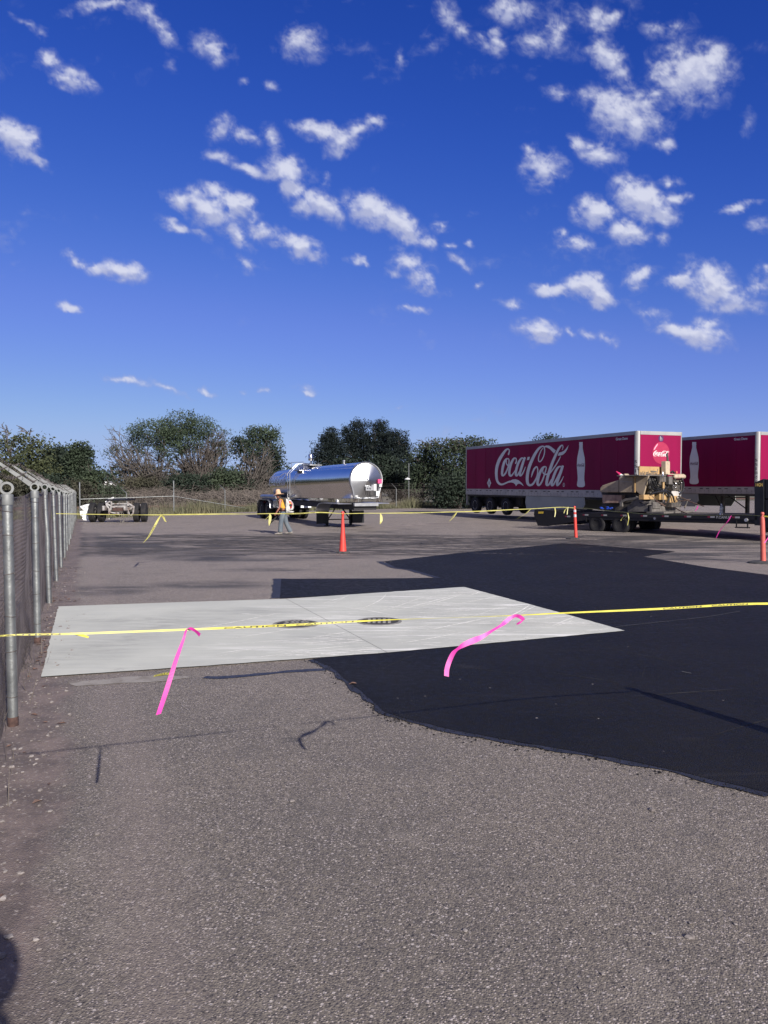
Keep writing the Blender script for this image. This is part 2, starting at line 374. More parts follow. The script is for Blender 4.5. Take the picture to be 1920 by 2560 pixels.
    for (px_, py_, rx, ry) in ((525, 1462, 1.3, .75), (265, 1475, 1.0, .9), (660, 1425, 1.2, .5), (600, 1400, 2.2, .6), (300, 1362, 3, .8), (730, 1850, .10, .07), (800, 1395, 1.6, .4)):
        g = on_ground(px_, py_)
        mp = N.new('ShaderNodeMapping'); mp.vector_type = 'TEXTURE'; mp.inputs['Location'].default_value = (g.x, g.y, g.z); mp.inputs['Scale'].default_value = (rx, ry, 50)
        L.new(obj, mp.inputs[0]); ln = N.new('ShaderNodeVectorMath'); ln.operation = 'LENGTH'; L.new(mp.outputs[0], ln.inputs[0])
        q = rmp(ln.outputs['Value'], 1.15, .35); spots = q if spots is None else mth('MAXIMUM', spots, q)
    c = mix(mth('MULTIPLY', mth('MULTIPLY', rmp(st2, .36, .56, .25, 1.), spots), .78), c, (.030, .028, .028))
    c = mix(rmp(noise(1.7, 6, .65), .52, .66, 0, .30), c, (.075, .068, .062))
    c = mix(rmp(noise(2.6, 6, .7, mapping((1, 1, 1), (7, 3, 0))), .56, .68, 0, .28), c, (.215, .190, .165))
    # dropped oil spots, sparse
    ov = N.new('ShaderNodeTexVoronoi'); ov.inputs['Scale'].default_value = .62; L.new(mapping((1, 1, 1), (3.1, .7, 0)), ov.inputs['Vector'])
    oc = N.new('ShaderNodeSeparateColor'); L.new(ov.outputs['Color'], oc.inputs[0])
    rad = mth('MULTIPLY', rmp(oc.outputs[0], .35, 1, .012, .070), rmp(noise(22, 3), .3, .7, .5, 1.5))
    oil = mth('LESS_THAN', ov.outputs['Distance'], rad)
    c = mix(mth('MULTIPLY', oil, .62), c, (.022, .020, .020))
    # dirt verge beside the left fence and beyond both fences.   fence line: x = -.39 y - .526
    dl = mth('ADD', mth('ADD', X, mth('MULTIPLY', Y, .39)), .526)      # >0 inside the yard
    edge = mth('ADD', dl, mth('MULTIPLY', mth('SUBTRACT', noise(1.1, 6, .65), .5), .7))
    dirtc = mix(rmp(noise(3.5, 6, .7), .35, .65), (.150, .118, .105), (.085, .068, .062))
    dirtc = mix(rmp(noise(40, 4), .55, .75), dirtc, (.26, .23, .21))
    c = mix(rmp(edge, .50, .28), c, dirtc)
    c = mix(mth('MULTIPLY', rmp(mth('ABSOLUTE', mth('SUBTRACT', edge, .75)), .35, .0), .28), c, (.20, .165, .15))
    # back fence line: y = 51 + .56 (x + 20.2)
    db = mth('SUBTRACT', mth('SUBTRACT', Y, 51.0), mth('MULTIPLY', mth('ADD', X, 20.2), .56))
    eb = mth('ADD', db, mth('MULTIPLY', mth('SUBTRACT', noise(.8, 5), .5), 1.2))
    grassc = mix(rmp(noise(1.2, 6, .7), .35, .65), (.13, .115, .07), (.06, .062, .032))
    c = mix(rmp(eb, -.5, .2), c, grassc)
    L.new(c, p.inputs['Base Color'])
    L.new(rmp(noise(30, 4), .3, .7, .62, .88), p.inputs['Roughness'])
    b1 = N.new('ShaderNodeBump'); b1.inputs['Strength'].default_value = .6; b1.inputs['Distance'].default_value = .004
    L.new(rmp(v.outputs['Distance'], 0, .7, 1, 0), b1.inputs['Height'])
    b2 = N.new('ShaderNodeBump'); b2.inputs['Strength'].default_value = .3; b2.inputs['Distance'].default_value = .006
    L.new(noise(45, 5, .7), b2.inputs['Height']); L.new(b1.outputs[0], b2.inputs['Normal'])
    L.new(b2.outputs[0], p.inputs['Normal'])
    return m
def nodes_patch():
    m = bpy.data.materials.new('fresh_asphalt'); m.use_nodes = True; t = m.node_tree; L = t.links; N = t.nodes
    p = N['Principled BSDF']; tc = N.new('ShaderNodeTexCoord'); obj = tc.outputs['Object']
    def noise(scale, det=4, rough=.5, vec=None, dist=0):
        n = N.new('ShaderNodeTexNoise'); n.inputs['Scale'].default_value = scale; n.inputs['Detail'].default_value = det
        n.inputs['Roughness'].default_value = rough; n.inputs['Distortion'].default_value = dist; L.new(vec or obj, n.inputs['Vector']); return n.outputs['Fac']
    def rmp(v, a, b, c=0., d=1.):
        r = N.new('ShaderNodeMapRange')
        for k, x in zip(('From Min', 'From Max', 'To Min', 'To Max'), (a, b, c, d)): r.inputs[k].default_value = x
        L.new(v, r.inputs['Value']); return r.outputs[0]
    def mix(f, a, b):
        n = N.new('ShaderNodeMix'); n.data_type = 'RGBA'
        for k, q in (('Factor', f), ('A', a), ('B', b)):
            if isinstance(q, (int, float)): n.inputs[k].default_value = q
            elif isinstance(q, tuple): n.inputs[k].default_value = (*q, 1)
            else: L.new(q, n.inputs[k])
        return n.outputs['Result']
    v = N.new('ShaderNodeTexVoronoi'); v.inputs['Scale'].default_value = 110; L.new(obj, v.inputs['Vector'])
    vc = N.new('ShaderNodeSeparateColor'); L.new(v.outputs['Color'], vc.inputs[0])
    c = mix(rmp(noise(.7, 5, .6), .35, .65), (.0040, .0040, .0042), (.0085, .0080, .0080))
    c = mix(rmp(vc.outputs[0], .5, 1, 0, .5), c, (.0145, .0140, .0145))
    mp = N.new('ShaderNodeMapping'); mp.inputs['Scale'].default_value = (.5, 3.2, 1); mp.inputs['Rotation'].default_value = (0, 0, R(28)); L.new(obj, mp.inputs[0])
    c = mix(rmp(noise(1.0, 7, .7, mp.outputs[0], .5), .60, .72, 0, .35), c, (.032, .030, .031))
    g = N.new('ShaderNodeTexVoronoi'); g.inputs['Scale'].default_value = 9; L.new(obj, g.inputs['Vector'])
    gc = N.new('ShaderNodeSeparateColor'); L.new(g.outputs['Color'], gc.inputs[0])
    a = N.new('ShaderNodeMath'); a.operation = 'MULTIPLY'; L.new(rmp(gc.outputs[0], .93, .95), a.inputs[0]); L.new(rmp(g.outputs['Distance'], .10, .06), a.inputs[1])
    c = mix(a.outputs[0], c, (.22, .20, .19))
    L.new(c, p.inputs['Base Color']); L.new(rmp(noise(14, 4), .3, .7, .50, .72), p.inputs['Roughness']); p.inputs['Specular IOR Level'].default_value = .17
    b1 = N.new('ShaderNodeBump'); b1.inputs['Strength'].default_value = .8; b1.inputs['Distance'].default_value = .005
    L.new(rmp(v.outputs['Distance'], 0, .7, 1, 0), b1.inputs['Height'])
    b2 = N.new('ShaderNodeBump'); b2.inputs['Strength'].default_value = .35; b2.inputs['Distance'].default_value = .01
    L.new(noise(12, 5, .6), b2.inputs['Height']); L.new(b1.outputs[0], b2.inputs['Normal']); L.new(b2.outputs[0], p.inputs['Normal'])
    return m
def nodes_concrete():
    m = bpy.data.materials.new('new_concrete'); m.use_nodes = True; t = m.node_tree; L = t.links; N = t.nodes
    p = N['Principled BSDF']; tc = N.new('ShaderNodeTexCoord'); obj = tc.outputs['Object']
    def mapn(sc, rz): 
        mp = N.new('ShaderNodeMapping'); mp.inputs['Scale'].default_value = sc; mp.inputs['Rotation'].default_value = (0, 0, R(rz)); L.new(obj, mp.inputs[0]); return mp.outputs[0]
    def noise(scale, det=4, rough=.5, vec=None, dist=0):
        n = N.new('ShaderNodeTexNoise'); n.inputs['Scale'].default_value = scale; n.inputs['Detail'].default_value = det
        n.inputs['Roughness'].default_value = rough; n.inputs['Distortion'].default_value = dist; L.new(vec or obj, n.inputs['Vector']); return n.outputs['Fac']
    def rmp(v, a, b, c=0., d=1.):
        r = N.new('ShaderNodeMapRange')
        for k, x in zip(('From Min', 'From Max', 'To Min', 'To Max'), (a, b, c, d)): r.inputs[k].default_value = x
        L.new(v, r.inputs['Value']); return r.outputs[0]
    def mth(op, a, b):
        n = N.new('ShaderNodeMath'); n.operation = op
        for i, q in enumerate((a, b)):
            if isinstance(q, (int, float)): n.inputs[i].default_value = q
            else: L.new(q, n.inputs[i])
        return n.outputs[0]
    def mix(f, a, b):
        n = N.new('ShaderNodeMix'); n.data_type = 'RGBA'
        for k, q in (('Factor', f), ('A', a), ('B', b)):
            if isinstance(q, (int, float)): n.inputs[k].default_value = q
            elif isinstance(q, tuple): n.inputs[k].default_value = (*q, 1)
            else: L.new(q, n.inputs[k])
        return n.outputs['Result']
    c = mix(rmp(noise(.8, 6, .6), .35, .65), (.40, .412, .37), (.32, .332, .305))
    c = mix(rmp(noise(1, 5, .7, mapn((1.2, 26, 1), 72), .2), .3, .7, 0, .35), c, (.45, .46, .42))       # broom finish
    sep = N.new('ShaderNodeSeparateXYZ'); L.new(obj, sep.inputs[0])
    for rz, sc in ((30, (.55, 7, 1)), (-35, (.6, 8, 1)), (62, (.5, 7, 1)), (5, (.5, 9, 1))):   # white scuffs, more on the right panel
        w = rmp(noise(1.0, 7, .66, mapn(sc, rz), 1.0), .585, .66, 0, .6)
        c = mix(mth('MULTIPLY', w, rmp(sep.outputs[0], -2.2, -.6, .1, 1)), c, (.72, .72, .69))
    c = mix(rmp(noise(2.2, 6, .7), .64, .74, 0, .6), c, (.17, .17, .16))
    for (qx, qy, rx, ry) in ((285, 1553, .8, .16), (450, 1560, 1.0, .8), (600, 1530, 1.2, .3), (170, 1640, .3, .9), (330, 1600, .35, 1.2), (860, 1600, .8, .25), (1250, 1560, .7, .3)):
        g0 = on_ground(qx, qy); mp_ = N.new('ShaderNodeMapping'); mp_.vector_type = 'TEXTURE'; mp_.inputs['Location'].default_value = (g0.x, g0.y, 0); mp_.inputs['Scale'].default_value = (rx, ry, 50); L.new(obj, mp_.inputs[0])
        ln = N.new('ShaderNodeVectorMath'); ln.operation = 'LENGTH'; L.new(mp_.outputs[0], ln.inputs[0])
        c = mix(mth('MULTIPLY', mth('MULTIPLY', rmp(ln.outputs['Value'], .3, 1.2, 1, 0), rmp(noise(1.0, 6, .7, mapn((2.2, 9, 1), -8), .6), .40, .62)), .5), c, (.20, .205, .19))
    g = N.new('ShaderNodeTexVoronoi'); g.inputs['Scale'].default_value = 3.2; L.new(obj, g.inputs['Vector'])
    c = mix(mth('MULTIPLY', rmp(g.outputs['Distance'], .030, .018), .8), c, (.05, .04, .035))
    L.new(c, p.inputs['Base Color']); p.inputs['Roughness'].default_value = .85
    b = N.new('ShaderNodeBump'); b.inputs['Strength'].default_value = .25; b.inputs['Distance'].default_value = .004
    L.new(noise(1, 5, .7, mapn((3, 90, 3), 72)), b.inputs['Height']); L.new(b.outputs[0], p.inputs['Normal'])
    return m
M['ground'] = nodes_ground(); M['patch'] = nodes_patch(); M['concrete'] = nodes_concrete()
M['tack'] = mat('tack_coat', (.008, .009, .014), .6, 0, (.016, .018, .032), 14, .4, .6, .5, 60)
M['tar'] = mat('tar_line', (.016, .018, .026), .45, 0, (.03, .03, .036), 20, bump=.4, bscale=80)
M['gutter'] = mat('old_concrete', (.21, .180, .165), .9, 0, (.14, .12, .112), 1.5, bump=.2)
M['ballast'] = mat('ballast_gravel', (.12, .11, .10), .95, 0, (.05, .045, .042), 9, .4, .6, .8, 12)
M['joint'] = mat('joint_line', (.05, .05, .05), .9)

def axis_pts(lo, hi, near_lo, near_hi, fine, coarse):
    out = [lo]; v = lo
    while v < hi:
        s = fine if near_lo <= v <= near_hi else coarse * (1 + .12 * max(near_lo - v, v - near_hi, 0) / coarse)
        v = min(hi, v + s); out.append(v)
    return out
gx = axis_pts(-1500, 1500, -24, 26, 1.0, 2.0); gy = axis_pts(-400, 2500, -4, 70, 1.0, 2.0)
mb = MB(); mb.v = [(x, y, ground_z(x, y)) for y in gy for x in gx]; nx = len(gx)
mb.f = [(j * nx + i, j * nx + i + 1, (j + 1) * nx + i + 1, (j + 1) * nx + i) for j in range(len(gy) - 1) for i in range(nx - 1)]; mb.m = [0] * len(mb.f)
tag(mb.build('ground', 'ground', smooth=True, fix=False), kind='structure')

def gmesh(x, y):      # height of the ground MESH (bilinear), so sheets never cross it
    import bisect
    i = max(0, min(len(gx) - 2, bisect.bisect_right(gx, x) - 1)); j = max(0, min(len(gy) - 2, bisect.bisect_right(gy, y) - 1))
    u = (x - gx[i]) / (gx[i + 1] - gx[i]); w = (y - gy[j]) / (gy[j + 1] - gy[j])
    a, b, c_, d = ground_z(gx[i], gy[j]), ground_z(gx[i + 1], gy[j]), ground_z(gx[i], gy[j + 1]), ground_z(gx[i + 1], gy[j + 1])
    return (a * (1 - u) + b * u) * (1 - w) + (c_ * (1 - u) + d * u) * w
def drape(name, poly, m, dz, kind='structure', cell=.5, thick=0.0):
    # flat outline (x, y) laid on the ground, cut into strips so that it follows it
    bm = bmesh.new(); vs = [bm.verts.new((x, y, 0)) for x, y in poly]; bm.faces.new(vs)
    bmesh.ops.triangulate(bm, faces=bm.faces[:])
    ys = [p[1] for p in poly]; xs = [p[0] for p in poly]
    def cuts(lo, hi, ax):
        v = math.floor(lo) + 0.0
        while v < hi:
            if v > lo: bmesh.ops.bisect_plane(bm, geom=bm.verts[:] + bm.edges[:] + bm.faces[:], plane_co=(v, 0, 0) if ax == 0 else (0, v, 0), plane_no=(1, 0, 0) if ax == 0 else (0, 1, 0))
            v += 1.0
    cuts(min(ys), max(ys), 1); cuts(min(xs), max(xs), 0)
    bmesh.ops.recalc_face_normals(bm, faces=bm.faces[:])
    gz = gmesh
    for v in bm.verts: v.co.z = gz(v.co.x, v.co.y) + dz
    me = bpy.data.meshes.new(name); bm.to_mesh(me); bm.free(); me.materials.append(M[m])
    if me.polygons and me.polygons[0].normal.z < 0: me.flip_normals()
    o = bpy.data.objects.new(name, me); C.objects.link(o)
    if kind: o['kind'] = kind
    return o
def gpoly(pts): return [(q.x, q.y) for q in (on_ground(*p) for p in pts)]
def jitter(poly, amp, step=.12, seed=1, skip=()):
    out = []; n = len(poly)
    for i in range(n):
        a, b = Vector(poly[i]), Vector(poly[(i + 1) % n]); L_ = (b - a).length; k = max(1, int(L_ / step)) if i not in skip else 1
        nrm = Vector((-(b - a).y, (b - a).x)).normalized() if L_ > 0 else Vector((0, 0))
        for j in range(k):
            p = a.lerp(b, j / k)
            e = 0 if (j == 0 or k == 1) else amp * mnoise.noise(Vector((p.x * 7, p.y * 7, seed)))
            out.append((p.x + nrm.x * e, p.y + nrm.y * e))
    return out
slab_px = [(103, 1695), (146, 1518), (430, 1508), (715, 1499), (1160, 1469), (1562, 1579), (960, 1634), (500, 1668)]
slab = gpoly(slab_px)
J0, J1 = on_ground(715, 1499), on_ground(968, 1634)
def side(p): return (J1.x - J0.x) * (p[1] - J0.y) - (J1.y - J0.y) * (p[0] - J0.x)
j0, j1 = (J0.x, J0.y), (J1.x, J1.y)
left_panel = [slab[0], slab[1], slab[2], (j0[0] - .004, j0[1]), (j1[0] - .004, j1[1]), slab[7]]
right_panel = [(j0[0] + .003, j0[1]), slab[4], slab[5], (j1[0] + .003, j1[1])]
drape('concrete_slab', jitter(left_panel, .010, .05, seed=3, skip=(3,)), 'concrete', .012)
drape('concrete_slab', jitter(right_panel, .012, .05, seed=4, skip=(3,)), 'concrete', .012)
drape('joint', [(j0[0] - .03, j0[1]), (j0[0] + .03, j0[1]), (j1[0] + .03, j1[1]), (j1[0] - .03, j1[1])], 'joint', .010)
top = [(781, 1649), (827, 1668), (868, 1703), (926, 1749), (960, 1781), (1006, 1796), (1134, 1827), (1307, 1859), (1539, 1897), (1712, 1934), (1920, 1984), (2300, 2090), (2500, 1700), (2400, 1500), (1920, 1438), (1770, 1419), (1608, 1392), (1689, 1379), (1458, 1361), (1405, 1359), (1157, 1382), (960, 1404), (989, 1419), (1032, 1425), (1102, 1445), (960, 1447), (703, 1448), (700, 1497)]
patch_ring = top + [(1160, 1472), (1555, 1579), (960, 1632)]
pr = gpoly(patch_ring)
drape('asphalt_patch', jitter(pr, .013, .06, seed=5), 'patch', .008)
def strip(name, pts, w, m, dz, seed=2, amp=.3, kind='structure'):
    P = [Vector((p[0], p[1])) for p in pts]; dense = [Vector(q) for q in crom([tuple(p) for p in P], 10)]
    l, r = [], []
    for i, p in enumerate(dense):
        t = (dense[min(i + 1, len(dense) - 1)] - dense[max(i - 1, 0)]); t = t.normalized() if t.length else Vector((1, 0)); n = Vector((-t.y, t.x))
        ww = w * (1 + amp * mnoise.noise(Vector((p.x * 5, p.y * 5, seed)))) / 2; ww2 = w * (1 + amp * mnoise.noise(Vector((p.x * 5, p.y * 5, seed + 9)))) / 2
        l.append(p + n * ww); r.append(p - n * ww2)
    mb = MB()
    for i in range(len(dense) - 1):
        q = [l[i], l[i + 1], r[i + 1], r[i]]; mb.add([(v.x, v.y, ground_z(v.x, v.y) + dz) for v in q], [(0, 1, 2, 3)])
    o = mb.build(name, m); 
    if kind: o['kind'] = kind
    return o
strip('tack_coat', gpoly([(779, 1650), (800, 1659), (830, 1675), (868, 1705), (926, 1751), (962, 1783), (1006, 1798), (1134, 1829), (1307, 1861), (1539, 1899), (1712, 1937), (1920, 1988)]), .075, 'tack', .0055, 3, 1.3)
strip('tack_coat', gpoly([(700, 1447), (697, 1470), (696, 1496)]), .22, 'tack', .0055, 4, .5)
strip('tack_coat', gpoly([(950, 1404), (985, 1419), (1030, 1426), (1100, 1446)]), .16, 'tack', .0055, 5, .8)
strip('tar_line', gpoly([(510, 1694), (540, 1695), (600, 1691), (700, 1682), (770, 1676), (815, 1675)]), .085, 'tar', .004, 6, .5)
strip('tar_line', gpoly([(1480, 1391), (1620, 1397), (1750, 1403), (1880, 1409)]), .025, 'tar', .004, 7, .5)
strip('concrete_gutter', gpoly([(380, 1336), (560, 1331), (760, 1325), (940, 1319), (1100, 1309), (1334, 1298), (1600, 1292)]), .75, 'gutter', .006, 8, .15)
# pale scuff beside the slab and a chalky spill
M['scuff'] = mat('concrete_scuff', (.21, .195, .18), .9, 0, (.14, .125, .11), 6, .45, .6)
drape('concrete_spill', jitter(gpoly([(170, 1706), (330, 1692), (420, 1688), (480, 1694), (400, 1704), (260, 1712), (190, 1716)]), .06, .08, 6), 'scuff', .0035)
# thin pale line scored in the fresh asphalt
M['score'] = mat('scored_line', (.10, .10, .10), .8)
strip('scored_line', gpoly([(1540, 1569), (1640, 1558), (1760, 1545), (1850, 1530)]), .008, 'score', .012, 9, .4)
strip('scored_line', gpoly([(1703, 1681), (1715, 1684), (1728, 1686)]), .012, 'score', .012, 10, .4)

# manhole covers
def manhole(px_, py_, rad, style, label):
    g = on_ground(px_, py_); t = thing('manhole_cover', (g.x, g.y, g.z + .012), 0, label, 'manhole cover', 'manhole covers set in the concrete slab')
    MB().lathe([(rad + .045, 0), (rad + .045, .006), (rad + .012, .008), (rad + .012, .002), (.01, .002)], (0, 0, 0), 'z', 48).build('rim_ring', 'iron', t)
    mb = MB().lathe([(rad, .001), (rad, .007), (.01, .007)], (0, 0, 0), 'z', 48); step = .062
    for i in range(-9, 10):
        for j in range(-9, 10):
            x, y = i * step, j * step
            if math.hypot(x, y) > rad - .05: continue
            if style == 0: mb.box((x, y, .009), (.036, .036, .008), None, 1)
            elif j % 2 == 0: mb.box((x + (i % 2) * .01, y + .03, .009), (.020, .095, .008), Matrix.Rotation(R(-25), 3, 'Z'), 1)
    mb.build('lid', ['iron_dark', 'iron'], t)
manhole(740, 1563, .235, 1, 'round iron manhole cover with slanted ribs, left of the slab joint')
manhole(948, 1556, .235, 0, 'round iron manhole cover with a grid of studs, right of the slab joint')

# scuffs scraped on the slab by tracked and wheeled machines: thin curved pale lines lying on it
def inpoly(x, y, poly):
    c_ = False; n = len(poly)
    for i in range(n):
        (x1, y1), (x2, y2) = poly[i], poly[(i + 1) % n]
        if (y1 > y) != (y2 > y) and x < (x2 - x1) * (y - y1) / (y2 - y1) + x1: c_ = not c_
    return c_
def scratches(name, poly, n, m, dz, seed, w0, w1, L0, L1, label, angs, bias=None):
    rg = random.Random(seed); mb = MB(); k = 0; tries = 0
    xs = [p[0] for p in poly]; ys = [p[1] for p in poly]
    while k < n and tries < n * 40:
        tries += 1; x, y = rg.uniform(min(xs), max(xs)), rg.uniform(min(ys), max(ys))
        if not inpoly(x, y, poly) or (bias and rg.random() > bias(x, y)): continue
        a = R(rg.choice(angs) + rg.gauss(0, 9)); cur = rg.gauss(0, .13); L_ = rg.uniform(L0, L1); w = rg.uniform(w0, w1); pts = []
        st_ = max(6, int(L_ / .08))
        for i in range(st_ + 1):
            if not inpoly(x, y, poly): break
            pts.append((x, y, w * math.sin(math.pi * (i + .3) / (st_ + .6)) * (.6 + .8 * rg.random()))); x += math.cos(a) * L_ / st_; y += math.sin(a) * L_ / st_; a += cur * L_ / st_
        if len(pts) < 3: continue
        vs = []
        for i, (px_, py_, ww) in enumerate(pts):
            q, r_ = pts[min(i + 1, len(pts) - 1)], pts[max(i - 1, 0)]; t = Vector((q[0] - r_[0], q[1] - r_[1])).normalized(); z = gmesh(px_, py_) + dz + k * 4e-6
            vs += [(px_ - t.y * ww, py_ + t.x * ww, z), (px_ + t.y * ww, py_ - t.x * ww, z)]
        mb.add(vs, [(2 * i, 2 * i + 2, 2 * i + 3, 2 * i + 1) for i in range(len(pts) - 1)]); k += 1
    return tag(mb.build(name, m, fix=False), label, 'scuff marks', kind='stuff')
M['chalk'] = mat('chalky_scuff', (.74, .74, .70), .9, 0, (.56, .56, .53), 30)
M['chalk_dim'] = mat('dusty_scuff', (.021, .020, .020), .9, 0, (.009, .009, .009), 9)
M['rubber_mark'] = mat('rubber_streak', (.040, .035, .033), .85, 0, (.080, .068, .062), 5)
scratches('scuff_marks', right_panel, 120, 'chalk', .0132, 3, .002, .009, .4, 2.4, 'pale curved scuff marks scraped over the right slab panel', (20, 28, -20, -12, 5, 60))
scratches('scuff_marks', left_panel, 42, 'chalk', .0132, 4, .002, .009, .3, 2.2, 'pale curved scuff marks scraped over the left slab panel', (15, -15, 40), bias=lambda x, y: min(1, max(.03, (x + 2.3) * .5)))
scratches('scuff_marks', [(1.0, 5.2), (5.5, 4.6), (8.5, 12), (9, 22), (3, 21), (2.8, 9.2), (-.6, 7.6)], 60, 'chalk_dim', .0095, 5, .001, .006, .3, 1.4, 'faint dusty scuff marks on the fresh black asphalt', (15, -25, 50, 150))
scratches('tyre_marks', [(-9.5, 21), (6, 20.2), (9, 25), (8, 30), (-11, 30.5)], 210, 'rubber_mark', .0055, 6, .03, .17, 1.2, 6.0, 'dark sweeping tyre marks across the yard in front of the tanker', (0, 8, -12, 20, 35, -25))

# crumbs of black mix along the edge of the patch
def crumbs():
    rg = random.Random(21); mb = MB(); P_ = gpoly([(781, 1649), (827, 1668), (868, 1703), (926, 1749), (960, 1781), (1006, 1796), (1134, 1827), (1307, 1859), (1539, 1897), (1712, 1934), (1920, 1984)])
    for i in range(900):
        k = rg.randrange(len(P_) - 1); t = rg.random(); x = P_[k][0] * (1 - t) + P_[k + 1][0] * t + rg.gauss(0, .05); y = P_[k][1] * (1 - t) + P_[k + 1][1] * t - abs(rg.gauss(0, .07)); r = rg.uniform(.003, .008)
        z = gmesh(x, y) + .004; mb.add([(x - r, y, z), (x, y - r, z), (x + r, y, z), (x, y + r, z), (x, y, z + r)], [(0, 1, 4), (1, 2, 4), (2, 3, 4), (3, 0, 4)])
    tag(mb.build('asphalt_crumbs', 'patch', fix=False), 'loose black crumbs along the near edge of the fresh asphalt', 'asphalt crumbs', kind='stuff')
crumbs()
# ================================================================== FENCES
FD = Vector((-.3634, .9316)); FN = Vector((-.9316, -.3634))         # along, outward
F0 = Vector((-2.62, 5.37)); FH = 1.63
def fpt(s): return F0 + FD * s                                       # s metres along the left fence
def mesh_fabric(name, fn, length, height, parent, m='galv_wire', pitch=.0707, r=.0019, bulge=.03, sides=3, seed=0, seg=7, s0=0.0):
    # straight diagonal wires of a chain link fabric; fn(s, h, off) -> world point
    mb = MB(); n = int((length + height) / pitch)
    for d in (0, 1):
        for i in range(n + 1):
            a = i * pitch; pts = []
            for k in range(seg + 1):
                h = height * k / seg
                s = a - height + h if d == 0 else a - h
                if s < 0 or s > length: continue
                off = bulge * mnoise.noise(Vector((s * .8, h * 1.3, seed))) + (.002 if d else -.002)
                pts.append(fn(s + s0, h, off))
            if len(pts) > 1: mb.tube(pts, r, sides, False)
    return mb.build(name, m, parent, fix=False)
lf = thing('chain_link_fence', (0, 0, 0), 0, 'galvanised chain link fence with barbed wire arms along the left edge of the yard', 'fence')
SP = 3.05; NP = 16
leans = {0: .018, 1: .006, 2: .05, 3: .045, 4: .03}
for k in range(-1, NP):
    b = fpt(k * SP); z = ground_z(b.x, b.y); lean = leans.get(k, rnd.uniform(-.01, .03))
    tip = Vector((b.x - lean * .9, b.y, z + FH)); foot = Vector((b.x, b.y, z - .1)); r = .035
    mb = MB(); pts = [foot.lerp(tip, t) for t in (0, .12, .35, .6, .8, 1)]
    if k == 2: pts[3] = pts[3] + Vector((.012, 0, 0))
    mb.tube(pts, r, 14)
    post = mb.build('post', 'galv', lf, smooth=True)
    if k < 2: MB().tube([foot, foot.lerp(tip, .095)], r + .002, 14).build('rusty_foot', 'rust', post, smooth=True)
    # cap: sleeve, eye ring, flat tapered arm leaning outwards
    cb = MB(); top = tip
    cb.lathe([(r + .006, -.07), (r + .007, -.065), (r + .007, -.005), (r + .003, .004), (.01, .006)], top, 'z', 14)
    out = Vector((FN.x, FN.y, 0)); fd = Vector((FD.x, FD.y, 0)); ring = top + Vector((0, 0, .046)); R0, R1 = .046, .030
    n = 20; vs = []
    for i in range(n):
        a = 2 * math.pi * i / n; e = out * math.cos(a) + Vector((0, 0, 1)) * math.sin(a)
        for rr in (R0, R1):
            for sd_ in (-.013, .013): vs.append(ring + e * rr + fd * sd_)
    fs = []
    for i in range(n):
        a, b2 = 4 * i, 4 * ((i + 1) % n)
        fs += [(a, b2, b2 + 1, a + 1), (a + 2, a + 3, b2 + 3, b2 + 2), (a, a + 2, b2 + 2, b2), (a + 1, b2 + 1, b2 + 3, a + 3)]
    cb.add(vs, fs)
    cb.build('post_cap', 'arm', post, smooth=True)
    ab = MB(); dirn = (out * .80 + Vector((0, 0, .60))).normalized(); nrm = (Vector((0, 0, .80)) - out * .60).normalized()
    p0 = ring + dirn * .045; p1 = ring + dirn * .52
    for (q, e) in ((.006, 0),):
        vs = []
        for (p, w) in ((p0, .026), (p1, .012)):
            for a, c_ in ((1, 1), (1, -1), (-1, -1), (-1, 1)): vs.append(p + nrm * (w * a) + fd * (.011 * c_))
        ab.add(vs, [(0, 1, 2, 3), (7, 6, 5, 4), (0, 4, 5, 1), (1, 5, 6, 2), (2, 6, 7, 3), (3, 7, 4, 0)])
    ab.build('barbed_wire_arm', 'arm', post, bevel=.003)
    for hh in (.22, .52, .78, 1.08, 1.34, 1.52):
        tb = MB()
        c_ = foot.lerp(tip, (hh + .1) / (FH + .1)); ring_pts = []
        for i in range(11):
            a = 2 * math.pi * i / 10
            ring_pts.append(c_ + Vector((math.cos(a) * (r + .004), math.sin(a) * (r + .004), .012 * math.sin(a * .5 + hh * 9))))
        tb.tube(ring_pts + [ring_pts[-1] + out * .05 + Vector((0, 0, .01))], .0025, 5)
        tb.build('tie_wire', 'galv_wire', post)
def lf_fn(s, h, off):
    p = fpt(s) + FN * (.050 + off); return (p.x, p.y, ground_z(p.x, p.y) + .02 + h)
mesh_fabric('wire_mesh', lf_fn, 14.0, FH - .05, lf, r=.0015, s0=-5.2, seed=1)
mesh_fabric('wire_mesh', lf_fn, 40.0, FH - .05, lf, r=.0014, s0=8.82, seed=1, seg=4)
bw = MB()
def strand(fn, L0, L1, step, r, mb, barb=.13, sag=.0):
    pts = []; s = L0
    while s <= L1 + 1e-6: pts.append(Vector(fn(s))); s += step
    mb.tube(pts, r, 4, False)
    s = L0
    while s < L1 and barb:
        p = Vector(fn(s)); a = s * 37
        for q in (0, 2.1): 
            e = Vector((math.cos(a + q), math.sin(a + q) * .4, math.sin(a + q + 1))) * .018
            mb.tube([p - e, p + e], r * .8, 3, False)
        s += barb
for j, t in enumerate((.14, .30, .46)):
    def fn(s, t=t, j=j):
        p = fpt(s); k = (s / SP) % 1; z = ground_z(p.x, p.y) + FH + .052 + t * .60 + .046 - .05 * 4 * k * (1 - k) * (1 + .5 * math.sin(j + s // SP))
        q = p + FN * (t * .80); return (q.x, q.y, z)
    strand(fn, -SP, SP * (NP - 1), .38, .0022, bw)
bw.build('barbed_wire', 'galv_wire', lf, fix=False)
tw = MB()
def fn(s):
    p = fpt(s) + FN * .045; k = (s / SP) % 1; return (p.x, p.y, ground_z(p.x, p.y) + FH - .01 - .03 * 4 * k * (1 - k))
strand(fn, -SP * 1.4, SP * (NP - 1), .4, .0028, tw, 0)
